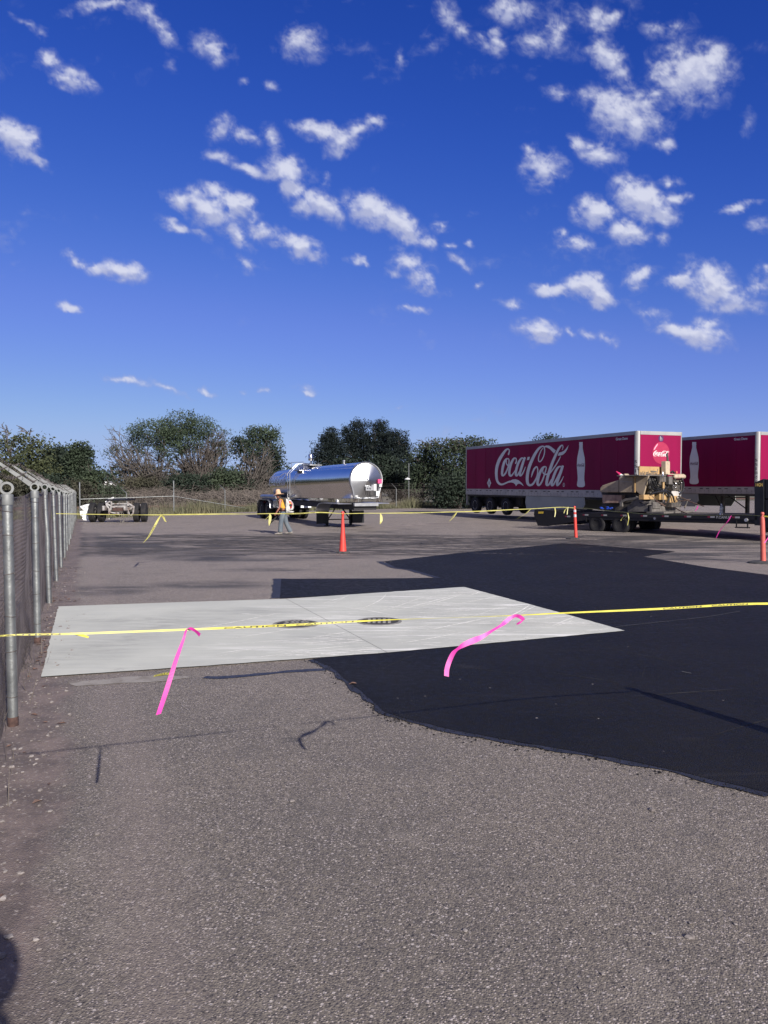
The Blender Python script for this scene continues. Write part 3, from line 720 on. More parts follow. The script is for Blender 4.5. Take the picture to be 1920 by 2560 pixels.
tw.build('tension_wire', 'galv_wire', lf, fix=False)

# back fence
bf = thing('chain_link_fence', (0, 0, 0), 0, 'far chain link fence with barbed wire crossing behind the tanker in front of the trees', 'fence')
B0 = Vector((-20.2, 51.0)); BDv = Vector((1, .56)).normalized(); BN = Vector((-BDv.y, BDv.x))
def bpt(s): return B0 + BDv * s
bposts = [0, 3.0, 6.2, 9.9, 13.6, 17.2, 20.8, 24.3, 27.9, 31.5, 35.1, 38.8, 42.5]
for i, s in enumerate(bposts):
    b = bpt(s); z = ground_z(b.x, b.y); tall = i in (0, 2); h = 2.38 if tall else 1.62
    post = MB().tube([(b.x, b.y, z - .1), (b.x, b.y, z + h)], .045 if tall else .034, 10).build('post', 'galv', bf, smooth=True)
    if not tall:
        e = Vector((-BDv.x * .12 - .27, -.12, .42)); p = Vector((b.x, b.y, z + h))
        ab = MB(); nn = Vector((0, .03, 0))
        ab.tube([p, p + e], [.034, .016], 4); ab.build('barbed_wire_arm', 'galv', post)
    else: MB().sphere((b.x, b.y, z + h), (.055, .055, .04), 10, 6).build('post_cap', 'galv', post, smooth=True)
def bf_fn(s, h, off):
    p = bpt(s) + BN * (.05 + off); return (p.x, p.y, ground_z(p.x, p.y) + .02 + h)
mesh_fabric('wire_mesh', bf_fn, 42.5, 1.55, bf, r=.0026, seed=3, seg=3, pitch=.09)
rb = MB()
for (a, b) in ((0, 6.2),):
    A, B_ = bpt(a), bpt(b); rb.tube([(A.x, A.y, ground_z(A.x, A.y) + 1.28), (B_.x, B_.y, ground_z(B_.x, B_.y) + 1.32)], .022, 8)
A, B_ = bpt(6.2), bpt(12.6); rb.tube([(A.x, A.y, ground_z(A.x, A.y) + 1.32), (B_.x, B_.y - .05, ground_z(B_.x, B_.y) + .06)], .02, 8)
rb.build('brace_rail', 'galv', bf, smooth=True)
bw = MB()
for j, t in enumerate((.35, .65, .95)):
    def fn(s, t=t, j=j):
        p = bpt(s) + Vector((-BDv.x * .12 - .27, -.12)) * t; return (p.x, p.y, ground_z(p.x, p.y) + 1.62 + .42 * t + .02 * math.sin(s * 1.7 + j))
    strand(fn, 0, 42.5, .6, .004, bw, 0)
def fn(s):
    p = bpt(s) + BN * .04; return (p.x, p.y, ground_z(p.x, p.y) + 1.58 + .015 * math.sin(s * 1.7))
strand(fn, 0, 42.5, .6, .005, bw, 0)
bw.build('barbed_wire', 'galv_wire', bf, fix=False)

# railway embankment behind the back fence
em = MB(); prof = [(1.6, -.55), (3.6, .06), (4.2, .16), (7.2, .16), (9.4, -.5)]; n = 60
vs = []
for i in range(n + 1):
    s = -50 + i * 2.6; p = bpt(s); zb = -.3
    for j, (o, h) in enumerate(prof):
        q = p + BN * (o + .25 * mnoise.noise(Vector((s * .5, o, 4)))); vs.append((q.x, q.y, zb + h + .12 * mnoise.noise(Vector((s * .9, o * 2, 1))) * (1 if 0 < j < 4 else 0)))
em.add(vs, [(i * 5 + j, (i + 1) * 5 + j, (i + 1) * 5 + j + 1, i * 5 + j + 1) for i in range(n) for j in range(4)])
tag(em.build('railway_embankment', 'ballast', smooth=True), kind='structure')
rt = thing('railway_track', (0, 0, 0), 0, 'dark rusty railway track on the low bank behind the far fence', 'railway track')
for o in (4.9, 6.4):
    mb = MB(); a, b = bpt(-50) + BN * o, bpt(104) + BN * o
    mb.tube([(a.x, a.y, -.02), (b.x, b.y, -.02)], .11, 4); mb.build('rail', 'rust', rt)
mb = MB()
for i in range(150):
    p = bpt(-40 + i * .85) + BN * 5.65; mb.box((p.x, p.y, -.10), (.28, 2.7, .16), Matrix.Rotation(math.atan2(BDv.y, BDv.x), 3, 'Z'))
sl_ = mb.build('sleepers', 'bark', rt); sl_['kind'] = 'stuff'

# dry weeds along the far fence, leaves and stones by the left fence
def grass(name, spots, m, label, cat, seed, hmin, hmax, w=.02):
    rg = random.Random(seed); mb = MB()
    for (x, y, z, k) in spots:
        h = rg.uniform(hmin, hmax) * k; a = rg.uniform(0, 6.28); l = rg.uniform(0, .45) * h; ww = w * rg.uniform(.6, 1.4)
        dx, dy = math.cos(a), math.sin(a); b = rg.uniform(0, 6.28)
        mb.add([(x - dy * ww, y + dx * ww, z), (x + dy * ww, y - dx * ww, z), (x + math.cos(b) * l, y + math.sin(b) * l, z + h)], [(0, 1, 2)])
    return tag(mb.build(name, m, fix=False), label, cat, kind='stuff')
rg = random.Random(5); sp_ = []
for i in range(26000):
    s = rg.uniform(-6, 40); o = rg.uniform(-.35, 3.4) if rg.random() < .8 else rg.uniform(-.5, .3); p = bpt(s) + BN * o
    k = mnoise.noise(Vector((s * .45, o * .5, 2))) * 1.1 + .62
    px_ = p.x / p.y * 1920 + 960
    if px_ < 560 and 400 < px_: k += .35
    if px_ > 640: k += -.08
    if k < .15: continue
    sp_.append((p.x, p.y, ground_z(p.x, p.y) - .02, min(k, 1.25)))
grass('dry_grass', sp_, 'dry_grass', 'tall dry weeds and grass along the far fence', 'grass', 6, .35, .95, .022)
sp_ = []
for i in range(5200):
    s = rg.uniform(-2, 46); o = abs(rg.gauss(0, .14)) * (1 if rg.random() < .85 else -.5); p = fpt(s) + FN * (o + .05)
    if mnoise.noise(Vector((s * 1.3, 3, 1))) + rg.uniform(-.3, .3) < -.05: continue
    sp_.append((p.x, p.y, ground_z(p.x, p.y) - .01, 1))
grass('dry_weeds', sp_, 'dry_wood', 'thin dry weeds tangled in the foot of the left fence', 'weeds', 8, .04, .26, .0035)
def rock(mb, c, r, rg):
    n, m_ = 6, 4; vs = []; sx, sy, sz = r * rg.uniform(.7, 1.3), r * rg.uniform(.7, 1.3), r * rg.uniform(.35, .6)
    for i in range(m_ + 1):
        for j in range(n):
            a, b = math.pi * i / m_, 2 * math.pi * j / n; k = rg.uniform(.8, 1.15)
            vs.append((c[0] + sx * k * math.sin(a) * math.cos(b), c[1] + sy * k * math.sin(a) * math.sin(b), c[2] + sz * k * math.cos(a)))
    mb.add(vs, [(i * n + j, (i + 1) * n + j, (i + 1) * n + (j + 1) % n, i * n + (j + 1) % n) for i in range(m_) for j in range(n)])
mb = MB()
for i in range(420):
    s = rg.uniform(-3.2, 12) ** 1; s = s if rg.random() < .6 else rg.uniform(-3, 4); o = -abs(rg.gauss(.10, .15)); p = fpt(s) + FN * o
    rock(mb, (p.x, p.y, ground_z(p.x, p.y) + .003), rg.choice((.004, .005, .006, .008, .011, .017)) * rg.uniform(.7, 1.2), rg)
for (a, b, r) in ((120, 1965, .03), (175, 1985, .026), (95, 2010, .018), (180, 1860 + 60, .02), (235, 1975, .012)):
    pass
tag(mb.build('gravel', 'stone', smooth=False, fix=False), 'small stones scattered on the dirt by the left fence', 'gravel', kind='stuff')
mb = MB()
def leaf(mb, x, y, z, r, rg):
    a = rg.uniform(0, 6.28); c_, s_ = math.cos(a), math.sin(a); q = [(-1, 0, 0), (-.4, .45, .25), (.3, .5, .3), (1, 0, .1), (.3, -.45, .35), (-.4, -.4, .2)]
    mb.add([(x + r * (u * c_ - v * s_), y + r * (u * s_ + v * c_), z + r * w * rg.uniform(.3, 1.3)) for u, v, w in q], [(0, 1, 2, 3), (0, 3, 4, 5)])
for i in range(150):
    s = rg.choice((1.9, 2.6, 2.8, 3.4, 4.2, 6.4)) + rg.gauss(0, .28) if rg.random() < .6 else rg.uniform(-2.5, 12); o = -abs(rg.gauss(.14, .12)); p = fpt(s) + FN * o
    leaf(mb, p.x, p.y, ground_z(p.x, p.y) + .006, rg.uniform(.012, .034), rg)
tag(mb.build('leaf_litter', 'dead_leaf', fix=False), 'dead brown leaves gathered at the foot of the left fence', 'leaves', kind='stuff')
g = on_ground(881, 1714); mb = MB(); leaf(mb, g.x, g.y, g.z + .012, .035, rg); leaf(mb, g.x + .01, g.y, g.z + .02, .03, rg)
tag(mb.build('fallen_leaf', 'dead_leaf', fix=False), 'single curled dead leaf lying on the edge of the black asphalt patch', 'leaf')
mb = MB()
for (a, b, r) in ((730, 2003, .016), (243, 2086, .012), (1163, 2328, .012), (1725, 2344, .016), (1630, 2026, .02), (97, 2375, .01), (470, 2480, .008)):
    g = on_ground(a, b); rock(mb, (g.x, g.y, g.z + .003), r, rg)
for i in range(160):
    g = on_ground(rg.uniform(0, 1920), rg.uniform(1480, 2540)); rock(mb, (g.x, g.y, g.z + .012 if False else g.z + .004), rg.uniform(.003, .007), rg)
tag(mb.build('pebbles', 'stone', fix=False), 'tiny loose pebbles scattered over the asphalt', 'pebbles', kind='stuff')
# ================================================================== the script lettering (traced once, reused)
LZ = 8.295
def lp(X, Y): return (1230 + X / LZ, 1100 + Y / LZ)
STROKES = [
 [(338,315,4),(340,296,32),(350,262,26),(357,225,22),(345,196,26),(315,188,32),(270,225,46),(215,300,58),(155,400,62),(115,500,62),(92,600,60),(86,700,56),(93,790,52),(112,860,48),(148,905,45),(195,922,38),(250,908,34),(310,880,32),(370,858,40)],
 [(328,385,24),(290,400,40),(250,465,50),(222,560,52),(207,655,48),(208,722,44),(230,737,36),(275,692,34),(318,600,28),(343,510,24),(350,440,22),(345,398,20),(328,383,22)],
 [(300,425,14),(296,480,20),(318,520,26),(352,530,26),(395,500,20)],
 [(482,498,6),(490,478,30),(503,440,24),(500,398,22),(482,376,26),(450,385,38),(415,440,48),(382,520,52),(362,610,50),(355,690,48),(372,738,42),(405,735,36),(440,690,24),(478,630,16)],
 [(650,380,24),(615,376,32),(575,420,44),(537,495,48),(505,600,50),(490,690,48),(497,735,40),(525,730,34),(570,650,26),(620,540,22),(648,450,20),(655,395,20)],
 [(682,358,40),(650,440,48),(608,575,52),(580,680,48),(578,735,38),(610,725,32),(650,660,24),(692,555,12)],
 [(810,782,2),(822,735,22),(838,680,32),(868,610,36),(900,568,32),(925,556,26),(943,590,24),(945,670,24),(928,760,28),(888,850,36),(842,915,42),(790,938,44),(750,920,52),(730,860,60),(728,770,62),(743,660,62),(780,530,62),(830,410,60),(890,290,55),(950,200,48),(1000,150,40),(1045,130,28),(1072,140,24),(1088,190,22),(1085,270,22),(1062,350,22),(1025,420,22),(990,450,22),(965,430,22),(962,370,20),(985,290,20),(1020,215,18),(1060,165,12)],
 [(1108,550,24),(1065,565,40),(1020,622,52),(976,720,56),(950,830,54),(943,905,48),(965,938,40),(1010,900,36),(1050,820,32),(1085,720,28),(1112,630,24),(1122,575,22),(1108,550,24)],
 [(1068,590,12),(1050,640,18),(1065,690,26),(1105,715,30),(1155,700,24)],
 [(1452,208,10),(1470,155,16),(1462,115,20),(1435,115,28),(1390,170,42),(1340,265,50),(1280,400,54),(1225,540,58),(1175,690,58),(1145,800,58),(1130,890,54),(1135,935,42),(1170,930,36),(1200,880,28),(1228,815,16)],
 [(1420,340,14),(1378,425,22),(1315,530,24),(1262,605,26),(1200,695,18)],
 [(1440,560,22),(1400,550,32),(1350,590,46),(1300,690,52),(1262,800,54),(1235,890,50),(1240,940,42),(1275,920,36),(1330,820,28),(1380,720,24),(1420,620,20),(1442,560,20)],
 [(1470,530,46),(1432,640,54),(1385,770,56),(1352,880,50),(1350,938,42),(1390,912,34),(1440,840,22),(1482,752,10)],
]
POLYS = [
 [(350,866),(390,835),(430,818),(490,814),(545,832),(595,872),(632,912),(658,958),(600,918),(560,903),(525,918),(497,958),(480,922),(440,888),(390,878),(350,886)],
 [(738,352),(785,348),(768,412),(722,418)],
 [(1062,150),(1085,128),(1130,113),(1180,116),(1230,143),(1280,183),(1322,215),(1288,280),(1245,237),(1200,190),(1150,160),(1110,150),(1080,165)],
 [(1390,262),(1440,250),(1490,225),(1535,178),(1588,105),(1562,190),(1520,262),(1470,306),(1420,322),(1360,324)],
]
def logo_geometry(frame):
    # traced outline -> pieces in metres on the trailer's side plane
    pieces = []
    for st in STROKES:
        d = crom([np.array(q, float) for q in st], 5); l, r = [], []
        for i, p in enumerate(d):
            t = d[min(i + 1, len(d) - 1)][:2] - d[max(i - 1, 0)][:2]; n_ = np.linalg.norm(t) + 1e-9; nn = np.array((-t[1], t[0])) / n_
            w = max(p[2], 2) / 2; l.append(p[:2] + nn * w); r.append(p[:2] - nn * w)
        pieces.append(('s', [frame.px(*lp(*q), 0) for q in l], [frame.px(*lp(*q), 0) for q in r]))
    for po in POLYS: pieces.append(('p', [frame.px(*lp(*q), 0) for q in po], None))
    return pieces
def logo_norm(pieces):                       # normalise to width 1; x to the right as seen
    xs = [p[0] for k in pieces for p in k[1]]; zs = [p[1] for k in pieces for p in k[1]]
    x0, x1, z0, z1 = min(xs), max(xs), min(zs), max(zs); W = x1 - x0
    f = lambda p: ((x1 - p[0]) / W, (p[1] - z0) / W)
    return [(k, [f(p) for p in a], [f(p) for p in b] if b else None) for k, a, b in pieces], (z1 - z0) / W, (x0, z0, W)
def logo_mesh(norm, fn, eps=.0006):          # fn(u, v, lift) -> point
    mb = MB()
    for i, (k, a, b) in enumerate(norm):
        if k == 's':
            n = len(a); mb.add([fn(*p, i * eps) for p in a] + [fn(*p, i * eps) for p in b], [(j, j + 1, n + j + 1, n + j) for j in range(n - 1)])
        else:
            bm = bmesh.new(); f = bm.faces.new([bm.verts.new((p[0], p[1], 0)) for p in a]); bmesh.ops.triangulate(bm, faces=[f])
            bm.verts.index_update(); vs = [(v.co.x, v.co.y) for v in bm.verts]; fs = [tuple(v.index for v in q.verts) for q in bm.faces]; bm.free()
            mb.add([fn(*p, i * eps) for p in vs], fs)
    return mb
# ================================================================== BOX TRAILERS
AX = Vector((-.372, .928)); TROT = math.atan2(.928, -.372)
def box_trailer(fr, label, group):
    t = thing('box_trailer', fr.o, fr.r, label, 'trailer', group)
    L_, W_, Z0, Z1, ZR, ZB = 15.95, 2.6, 1.15, 4.12, 3.97, 1.50      # heights above its own ground
    cr = .16
    # body shell
    mb = MB().rng((cr, -W_ + .02, ZB), (L_ - .05, -.02, ZR)); mb.build('body', 'trailer_red', t)
    pn = MB()
    x = cr + 1.15
    while x < L_ - .3: pn.rng((x, -.0185, ZB + .01), (x + .03, -.014, ZR - .01)); x += 1.22
    pn.build('panel_seam', 'trailer_red', t)
    MB().rng((-.02, -W_ + cr, ZB), (.04, -cr, ZR)).build('front_wall', 'trailer_red', t)
    # rails
    rl = MB().rng((cr, -.03, ZR), (L_, .0, Z1)).rng((cr, -W_, ZR), (L_, -W_ + .03, Z1)).rng((-.03, -W_ + cr, ZR), (.03, -cr, Z1))
    rl.build('top_rail', 'alu', t)
    MB().rng((.05, -W_ + .03, Z1 - .03), (L_ - .02, -.03, Z1 + .012)).build('roof', 'alu_white', t)
    bl = MB().rng((cr, -.03, Z0), (L_, .004, ZB)).rng((cr, -W_, Z0), (L_, -W_ + .03, ZB)).rng((-.03, -W_ + cr, Z0), (.03, -cr, ZB))
    bl.rng((cr, .004, Z0 + .05), (L_, .010, Z0 + .10)); br = bl.build('bottom_rail', 'alu_white', t)
    sb = MB(); x = .55
    while x < L_ - .3:
        for q in (0, .42): sb.rng((x + q, .003, Z0 + .235), (x + q + .2, .012, Z0 + .275))
        x += 1.22
    sb.build('vent_slot', 'slot', br)
    rv = MB(); x = .3
    while x < L_ - .1: rv.rng((x, .004, Z0 + .02), (x + .012, .008, Z0 + .19)); x += .30
    rv.build('rivet_line', 'slot', br)
    # rounded front corner posts
    for sgn, nm in ((1, 0), (-1, 1)):
        cy = -cr if sgn == 1 else -W_ + cr; vs = []; n = 10
        for z in (Z0, Z1):
            for i in range(n + 1):
                a = math.pi / 2 * i / n; vs.append((cr - cr * 1.05 * math.cos(a), cy + sgn * cr * 1.03 * math.sin(a), z))
        vs += [(cr, cy, Z0), (cr, cy, Z1)]; k = n + 1
        fs = [(i, i + 1, k + i + 1, k + i) for i in range(n)] + [tuple(range(n + 1)) + (2 * k,), tuple(range(k, 2 * k)) + (2 * k + 1,)]
        MB().add(vs, fs).build('corner_post', 'alu', t, smooth=True)
    # rear frame and doors
    MB().rng((L_ - .05, -W_, Z0 - .02), (L_ + .03, -W_ + .09, Z1)).rng((L_ - .05, -.09, Z0 - .02), (L_ + .03, .006, Z1)).rng((L_ - .05, -W_ + .09, Z1 - .12), (L_ + .03, -.09, Z1)).build('rear_frame', 'alu_white', t)
    for a in (-W_ + .1, -W_ / 2 + .01):
        MB().rng((L_ - .03, a, Z0 + .05), (L_ + .02, a + W_ / 2 - .12, Z1 - .14)).build('rear_door', 'trailer_red', t)
    MB().rng((.1, -W_ + .05, Z0 - .10), (L_ - .1, -.06, Z0 - .002)).build('floor_frame', 'under', t)
    # running gear
    for s in (14.86, 13.02, 11.2):
        MB().tube([(s, -W_ + .1, .52), (s, -.1, .52)], .07, 10).build('axle', 'under', t)
        for y, sd_ in ((-.16, 1), (-W_ + .16, -1)): wheel(t, (s, y, .50), .50, .28, 'rim_white', sd_, rimr=.56)
    MB().rng((10.4, -W_ + .55, .55), (15.5, -W_ + .75, Z0 - .1)).rng((10.4, -.75, .55), (15.5, -.55, Z0 - .1)).build('slider_frame', 'under', t)
    for y in (-.42, -W_ + .08): MB().rng((15.62, y, .28), (15.64, y + .34, Z0 - .1)).build('mud_flap', 'base_rubber', t)
    MB().rng((L_ - .05, -.14, .45), (L_ + .02, -.03, Z0)).rng((L_ - .05, -W_ + .03, .45), (L_ + .02, -W_ + .14, Z0)).rng((L_ - .05, -W_ + .03, .45), (L_ + .05, -.03, .56)).build('rear_guard', 'alu_white', t)
    for y in (-.05, -W_ + .02):
        MB().prism([(3.77, 1.14), (9.0, 1.14), (9.08, .8), (8.95, .42), (4.0, .46), (3.72, .8)], y, y + .025).build('side_skirt', 'skirt', t)
    for y in (-.55, -W_ + .4):
        MB().rng((2.45, y, .14), (2.60, y + .15, Z0 - .02)).rng((2.48, y + .02, .02), (2.57, y + .13, .2)).rng((2.38, y - .05, -.01), (2.67, y + .2, .03)).build('landing_leg', 'under', t)
    MB().tube([(2.52, -.4, .95), (2.52, -W_ + .4, .95)], .03, 6).tube([(2.52, -.45, .3), (3.5, -.9, 1.1)], .03, 6).tube([(2.52, -W_ + .45, .3), (3.5, -W_ + .9, 1.1)], .03, 6).build('landing_brace', 'under', t)
    MB().rng((5.2, -1.2, .75), (6.1, -.5, Z0 - .1)).build('tool_box', 'under', t)
    # markings on the near side
    eps = .0
    ln = logo_mesh(LOGO_N, lambda u, v, e: (LX0 + LW * (1 - u), -.010 + e, LZ0 + v * LW + DZ), .0004)
    ln.build('script_lettering', 'white_vinyl', t)
    prof = [(240,72),(290,67),(318,68),(345,76),(372,66),(470,70),(540,80),(600,92),(700,112),(780,130),(850,143),(950,152),(1050,157),(1150,160),(1300,154),(1450,141),(1600,131),(1700,131),(1760,135),(1830,150),(1900,158),(1950,154),(1985,138),(2010,100),(2022,50)]
    l = [(347 - w, y) for y, w in prof]; r = [(347 + w, y) for y, w in prof]
    pts = [FR1.px(1430 + X / 15.8, 1090 + Y / 15.8, 0) for X, Y in l]; ptr = [FR1.px(1430 + X / 15.8, 1090 + Y / 15.8, 0) for X, Y in r]
    n = len(l); vs = [(p[0], -.009, p[1] + DZ) for p in pts] + [(p[0], -.009, p[1] + DZ) for p in ptr]
    bt = MB().add(vs, [(i, i + 1, n + i + 1, n + i) for i in range(n - 1)]).build('bottle_decal', 'white_vinyl', t)
    a, b = FR1.px(1430 + 205 / 15.8, 1090 + 1220 / 15.8, 0), FR1.px(1430 + 500 / 15.8, 1090 + 1220 / 15.8, 0); w = a[0] - b[0]
    logo_mesh(LOGO_N, lambda u, v, e: (a[0] - w * u, -.006 + e, a[1] + DZ + v * w * .92), .0002).build('bottle_lettering', 'grey_print', bt)
    # small diamond placard, registered mark, maker's name
    c = FR1.px(1222.5, 1207.5, 0); dd = [(0, .30), (.24, 0), (0, -.30), (-.24, 0)]
    pl_ = MB().add([(c[0] + p, -.010, c[1] + DZ + q) for p, q in dd], [(0, 1, 2, 3)]).build('placard', 'white_vinyl', t)
    MB().rng((c[0] - .10, -.0085, c[1] + DZ - .10), (c[0] + .10, -.0065, c[1] + DZ + .10)).build('placard_print', 'alu', pl_)
    c = FR1.px(*lp(1485, 930), 0); mbr = MB(); n = 20
    vs = [(c[0] + rr * math.cos(6.283 * i / n), -.010, c[1] + DZ + rr * 1.2 * math.sin(6.283 * i / n)) for i in range(n) for rr in (.085, .065)]
    mbr.add(vs, [(2 * i, 2 * ((i + 1) % n), 2 * ((i + 1) % n) + 1, 2 * i + 1) for i in range(n)])
    def place(txt, size, x, z, y=-.010, bold=0, fn=None):
        v, f = text_mesh(txt, size, bold); fn = fn or (lambda p, q: (x - p, y, z + q)); return MB().add([fn(p, q) for p, q, _ in v], f)
    mbr.add(*[place('R', .13, c[0] + .045, c[1] + DZ - .05).v, place('R', .13, 0, 0).f])
    mbr.build('registered_mark', 'white_vinyl', t)
    place('Great Dane', .17, 1.45, 3.78, bold=.004).build('maker_lettering', 'white_vinyl', t)
    # front wall: round button, script, small round emblem, corner number
    def on_front(x, y):                    # pixel -> local (y, z) on the plane local x = -.02
        a = FR1.i @ Vector((0, 0, EYE)); d = FR1.i.to_3x3() @ ray(x, y); k = (-.02 - a.x) / d.x; p = a + d * k; return (p.y, p.z)
    cc = on_front(1620 + 595 / 18.43, 1080 + 965 / 18.43); e1 = on_front(1620 + 985 / 18.43, 1080 + 965 / 18.43); rr = abs(e1[0] - cc[0]) ; tp = on_front(1620 + 595 / 18.43, 1080 + 458 / 18.43); rz = tp[1] - cc[1]
    n = 48; vs = [(-.026, cc[0], cc[1] + DZ)] + [(-.026, cc[0] + rr * math.cos(6.2832 * i / n), cc[1] + DZ + rz * math.sin(6.2832 * i / n)) for i in range(n)]
    bd = MB().add(vs, [(0, 1 + i, 1 + (i + 1) % n) for i in range(n)]).build('round_button', 'disc_red', t)
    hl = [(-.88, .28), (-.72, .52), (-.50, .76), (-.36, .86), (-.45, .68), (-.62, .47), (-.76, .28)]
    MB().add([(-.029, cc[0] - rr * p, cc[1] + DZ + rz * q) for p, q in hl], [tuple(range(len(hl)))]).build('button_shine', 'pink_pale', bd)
    a = on_front(1620 + 238 / 18.43, 1080 + 1122 / 18.43); b = on_front(1620 + 965 / 18.43, 1080 + 1122 / 18.43); w = b[0] - a[0]
    logo_mesh(LOGO_N, lambda u, v, e: (-.030 - e, a[0] + w * u, a[1] + DZ + v * abs(w) * .98), .0003).build('button_lettering', 'white_vinyl', bd)
    ce = on_front(1620 + 600 / 18.43, 1080 + 300 / 18.43); n = 24
    em_ = MB().add([(-.026, ce[0] + .15 * math.cos(6.2832 * i / n), ce[1] + DZ + .15 * math.sin(6.2832 * i / n)) for i in range(n)], [tuple(range(n))]).build('round_emblem', 'purple_print', t)
    v, f = text_mesh('h', .28, .004); MB().add([(-.029, ce[0] + .07 - p, ce[1] + DZ - .09 + q) for p, q, _ in v], f).build('emblem_letter', 'alu', em_)
    num = MB()
    for i, ch in enumerate('551847'):
        v, f = text_mesh(ch, .20, .006)
        def cyl(p, q):
            an = math.pi / 2 * (.96 - p / (cr * 1.25)); return (cr - (cr * 1.05 + .004) * math.cos(an), -cr + (cr * 1.03 + .004) * math.sin(an), 2.70 - i * .20 + q)
        num.add([cyl(p, q) for p, q, _ in v], f)
    num.build('corner_number', 'slot', t)
    return t
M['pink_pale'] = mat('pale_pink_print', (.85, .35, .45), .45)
M['purple_print'] = mat('purple_print', (.07, .008, .08), .45)
OX, OY = 11.14, 33.9
FR1 = Frame(OX, OY, -.05, TROT)
_pieces = logo_geometry(FR1); LOGO_N, LASP, (LX0, LZ0, LW) = logo_norm(_pieces); DZ = 0.0
TG = 'box trailers parked side by side on the right'
box_trailer(FR1, 'nearer magenta-red box trailer, large white script on its side, round red button on its nose', TG)
FR2 = Frame(17.75, 36.55, .10, TROT)
box_trailer(FR2, 'farther magenta-red box trailer at the right edge, partly hidden by the nearer one', TG)

# ================================================================== TANKER
TA = Vector((-.42, .907)).normalized(); FT = Frame(-.80 , 34.3, -.28, math.atan2(TA.y, TA.x))
tk = thing('tanker_trailer', FT.o, FT.r, 'polished stainless steel milk tanker trailer parked without a tractor on its landing legs', 'tanker')
tilt = math.atan(.15 / 12.8); TR = .80; TC = 2.20
def tank_prof(n=48, r=TR):                                # cross-section (y, z) about the tank axis: round above, drawn in to a flat foot
    out = []; a0 = -28
    for i in range(n + 1):
        a = R(a0 + (180 - 2 * a0) * i / n); out.append((r * math.cos(a), r * math.sin(a)))
    fw, fz = .60 * r / TR, -.82 * r / TR
    return out + [(-fw, fz), (-fw * .4, fz - .03), (fw * .4, fz - .03), (fw, fz)]
def tilt_z(x, z): return z - x * math.tan(tilt)
pr_ = tank_prof()
def tank_ring(x, k=1.0): return [(x, y * k, tilt_z(x, TC + z * k)) for y, z in pr_]
rings = [(.0, 1.0)] + [(x, 1.0) for x in (.6, 1.8, 3.6, 5.4, 7.2, 9.0, 10.8, 12.1)] + [(12.35, .985), (12.6, .93), (12.78, .80), (12.88, .55), (12.92, .05)]
mb = MB(); n = len(pr_)
for i, (x, k) in enumerate(rings): mb.v += tank_ring(x, k)
mb.f = [(i * n + j, i * n + (j + 1) % n, (i + 1) * n + (j + 1) % n, (i + 1) * n + j) for i in range(len(rings) - 1) for j in range(n)]; mb.m = [0] * len(mb.f)
# gentle waviness of the sheet
for i in range(len(mb.v)):
    x, y, z = mb.v[i]; mb.v[i] = (x, y * (1 + .004 * mnoise.noise(Vector((x * .8, z * 2, 0)))), z)
mb.build('tank_shell', 'mirror', tk, smooth=True)
# front head: shallow cone of brushed steel, with rim
def head_material():
    m = bpy.data.materials.new('radial_brushed_steel'); m.use_nodes = True; t = m.node_tree; p = t.nodes['Principled BSDF']
    p.inputs['Base Color'].default_value = (.46, .47, .48, 1); p.inputs['Metallic'].default_value = 1; p.inputs['Roughness'].default_value = .34
    p.inputs['Anisotropic'].default_value = .82; p.inputs['Anisotropic Rotation'].default_value = 0.0
    tg = t.nodes.new('ShaderNodeTangent'); tg.direction_type = 'RADIAL'; tg.axis = 'X'
    t.links.new(tg.outputs[0], p.inputs['Tangent'])
    tc = t.nodes.new('ShaderNodeTexCoord'); sx = t.nodes.new('ShaderNodeSeparateXYZ'); t.links.new(tc.outputs['Object'], sx.inputs[0])
    at_ = t.nodes.new('ShaderNodeMath'); at_.operation = 'ARCTAN2'; t.links.new(sx.outputs[2], at_.inputs[0]); t.links.new(sx.outputs[1], at_.inputs[1])
    nz = t.nodes.new('ShaderNodeTexNoise'); nz.noise_dimensions = '1D'; nz.inputs['Scale'].default_value = 2.2; nz.inputs['Detail'].default_value = 3; t.links.new(at_.outputs[0], nz.inputs['W'])
    mr = t.nodes.new('ShaderNodeMapRange'); mr.inputs['To Min'].default_value = .20; mr.inputs['To Max'].default_value = .38; t.links.new(nz.outputs['Fac'], mr.inputs['Value']); t.links.new(mr.outputs[0], p.inputs['Roughness'])
    return m
M['head'] = head_material()
hm = MB(); inner = [(-.015, y * .92, z * .92) for y, z in pr_]
hn = len(inner); apex = (-.21, 0, 0)
vs = [apex]; ringsn = 8
for k in range(1, ringsn + 1):
    q = k / ringsn; vs += [(-.21 + (.21 - .015) * q, y * q, z * q) for _, y, z in inner]
fs = [(0, 1 + j, 1 + (j + 1) % hn) for j in range(hn)] + [(1 + (k * hn) + j, 1 + (k + 1) * hn + j, 1 + (k + 1) * hn + (j + 1) % hn, 1 + k * hn + (j + 1) % hn) for k in range(ringsn - 1) for j in range(hn)]
ho = MB().add(vs, fs).build('front_head', 'head', tk, smooth=True); ho.location = (0, 0, TC)
rm_ = MB(); prs = [(-.012, .915), (-.055, .94), (-.06, .985), (-.02, 1.012), (.05, 1.012), (.06, 1.0)]
for x, k in prs: rm_.v += [(x, y * k, z * k) for y, z in pr_]
rm_.f = [(i * n + j, i * n + (j + 1) % n, (i + 1) * n + (j + 1) % n, (i + 1) * n + j) for i in range(len(prs) - 1) for j in range(n)]; rm_.m = [0] * len(rm_.f)
ro = rm_.build('head_rim', 'stainless', tk, smooth=True); ro.location = (0, 0, TC)
def hx(X, Y): return (860 + X / 11.85, 1140 + Y / 11.85)        # zoomed crop of the head -> pixel
def onhead(x, y, lx=-.10):
    a = FT.i @ Vector((0, 0, EYE)); d = FT.i.to_3x3() @ ray(x, y); k = (lx - a.x) / d.x; p = a + d * k; return p.y, p.z
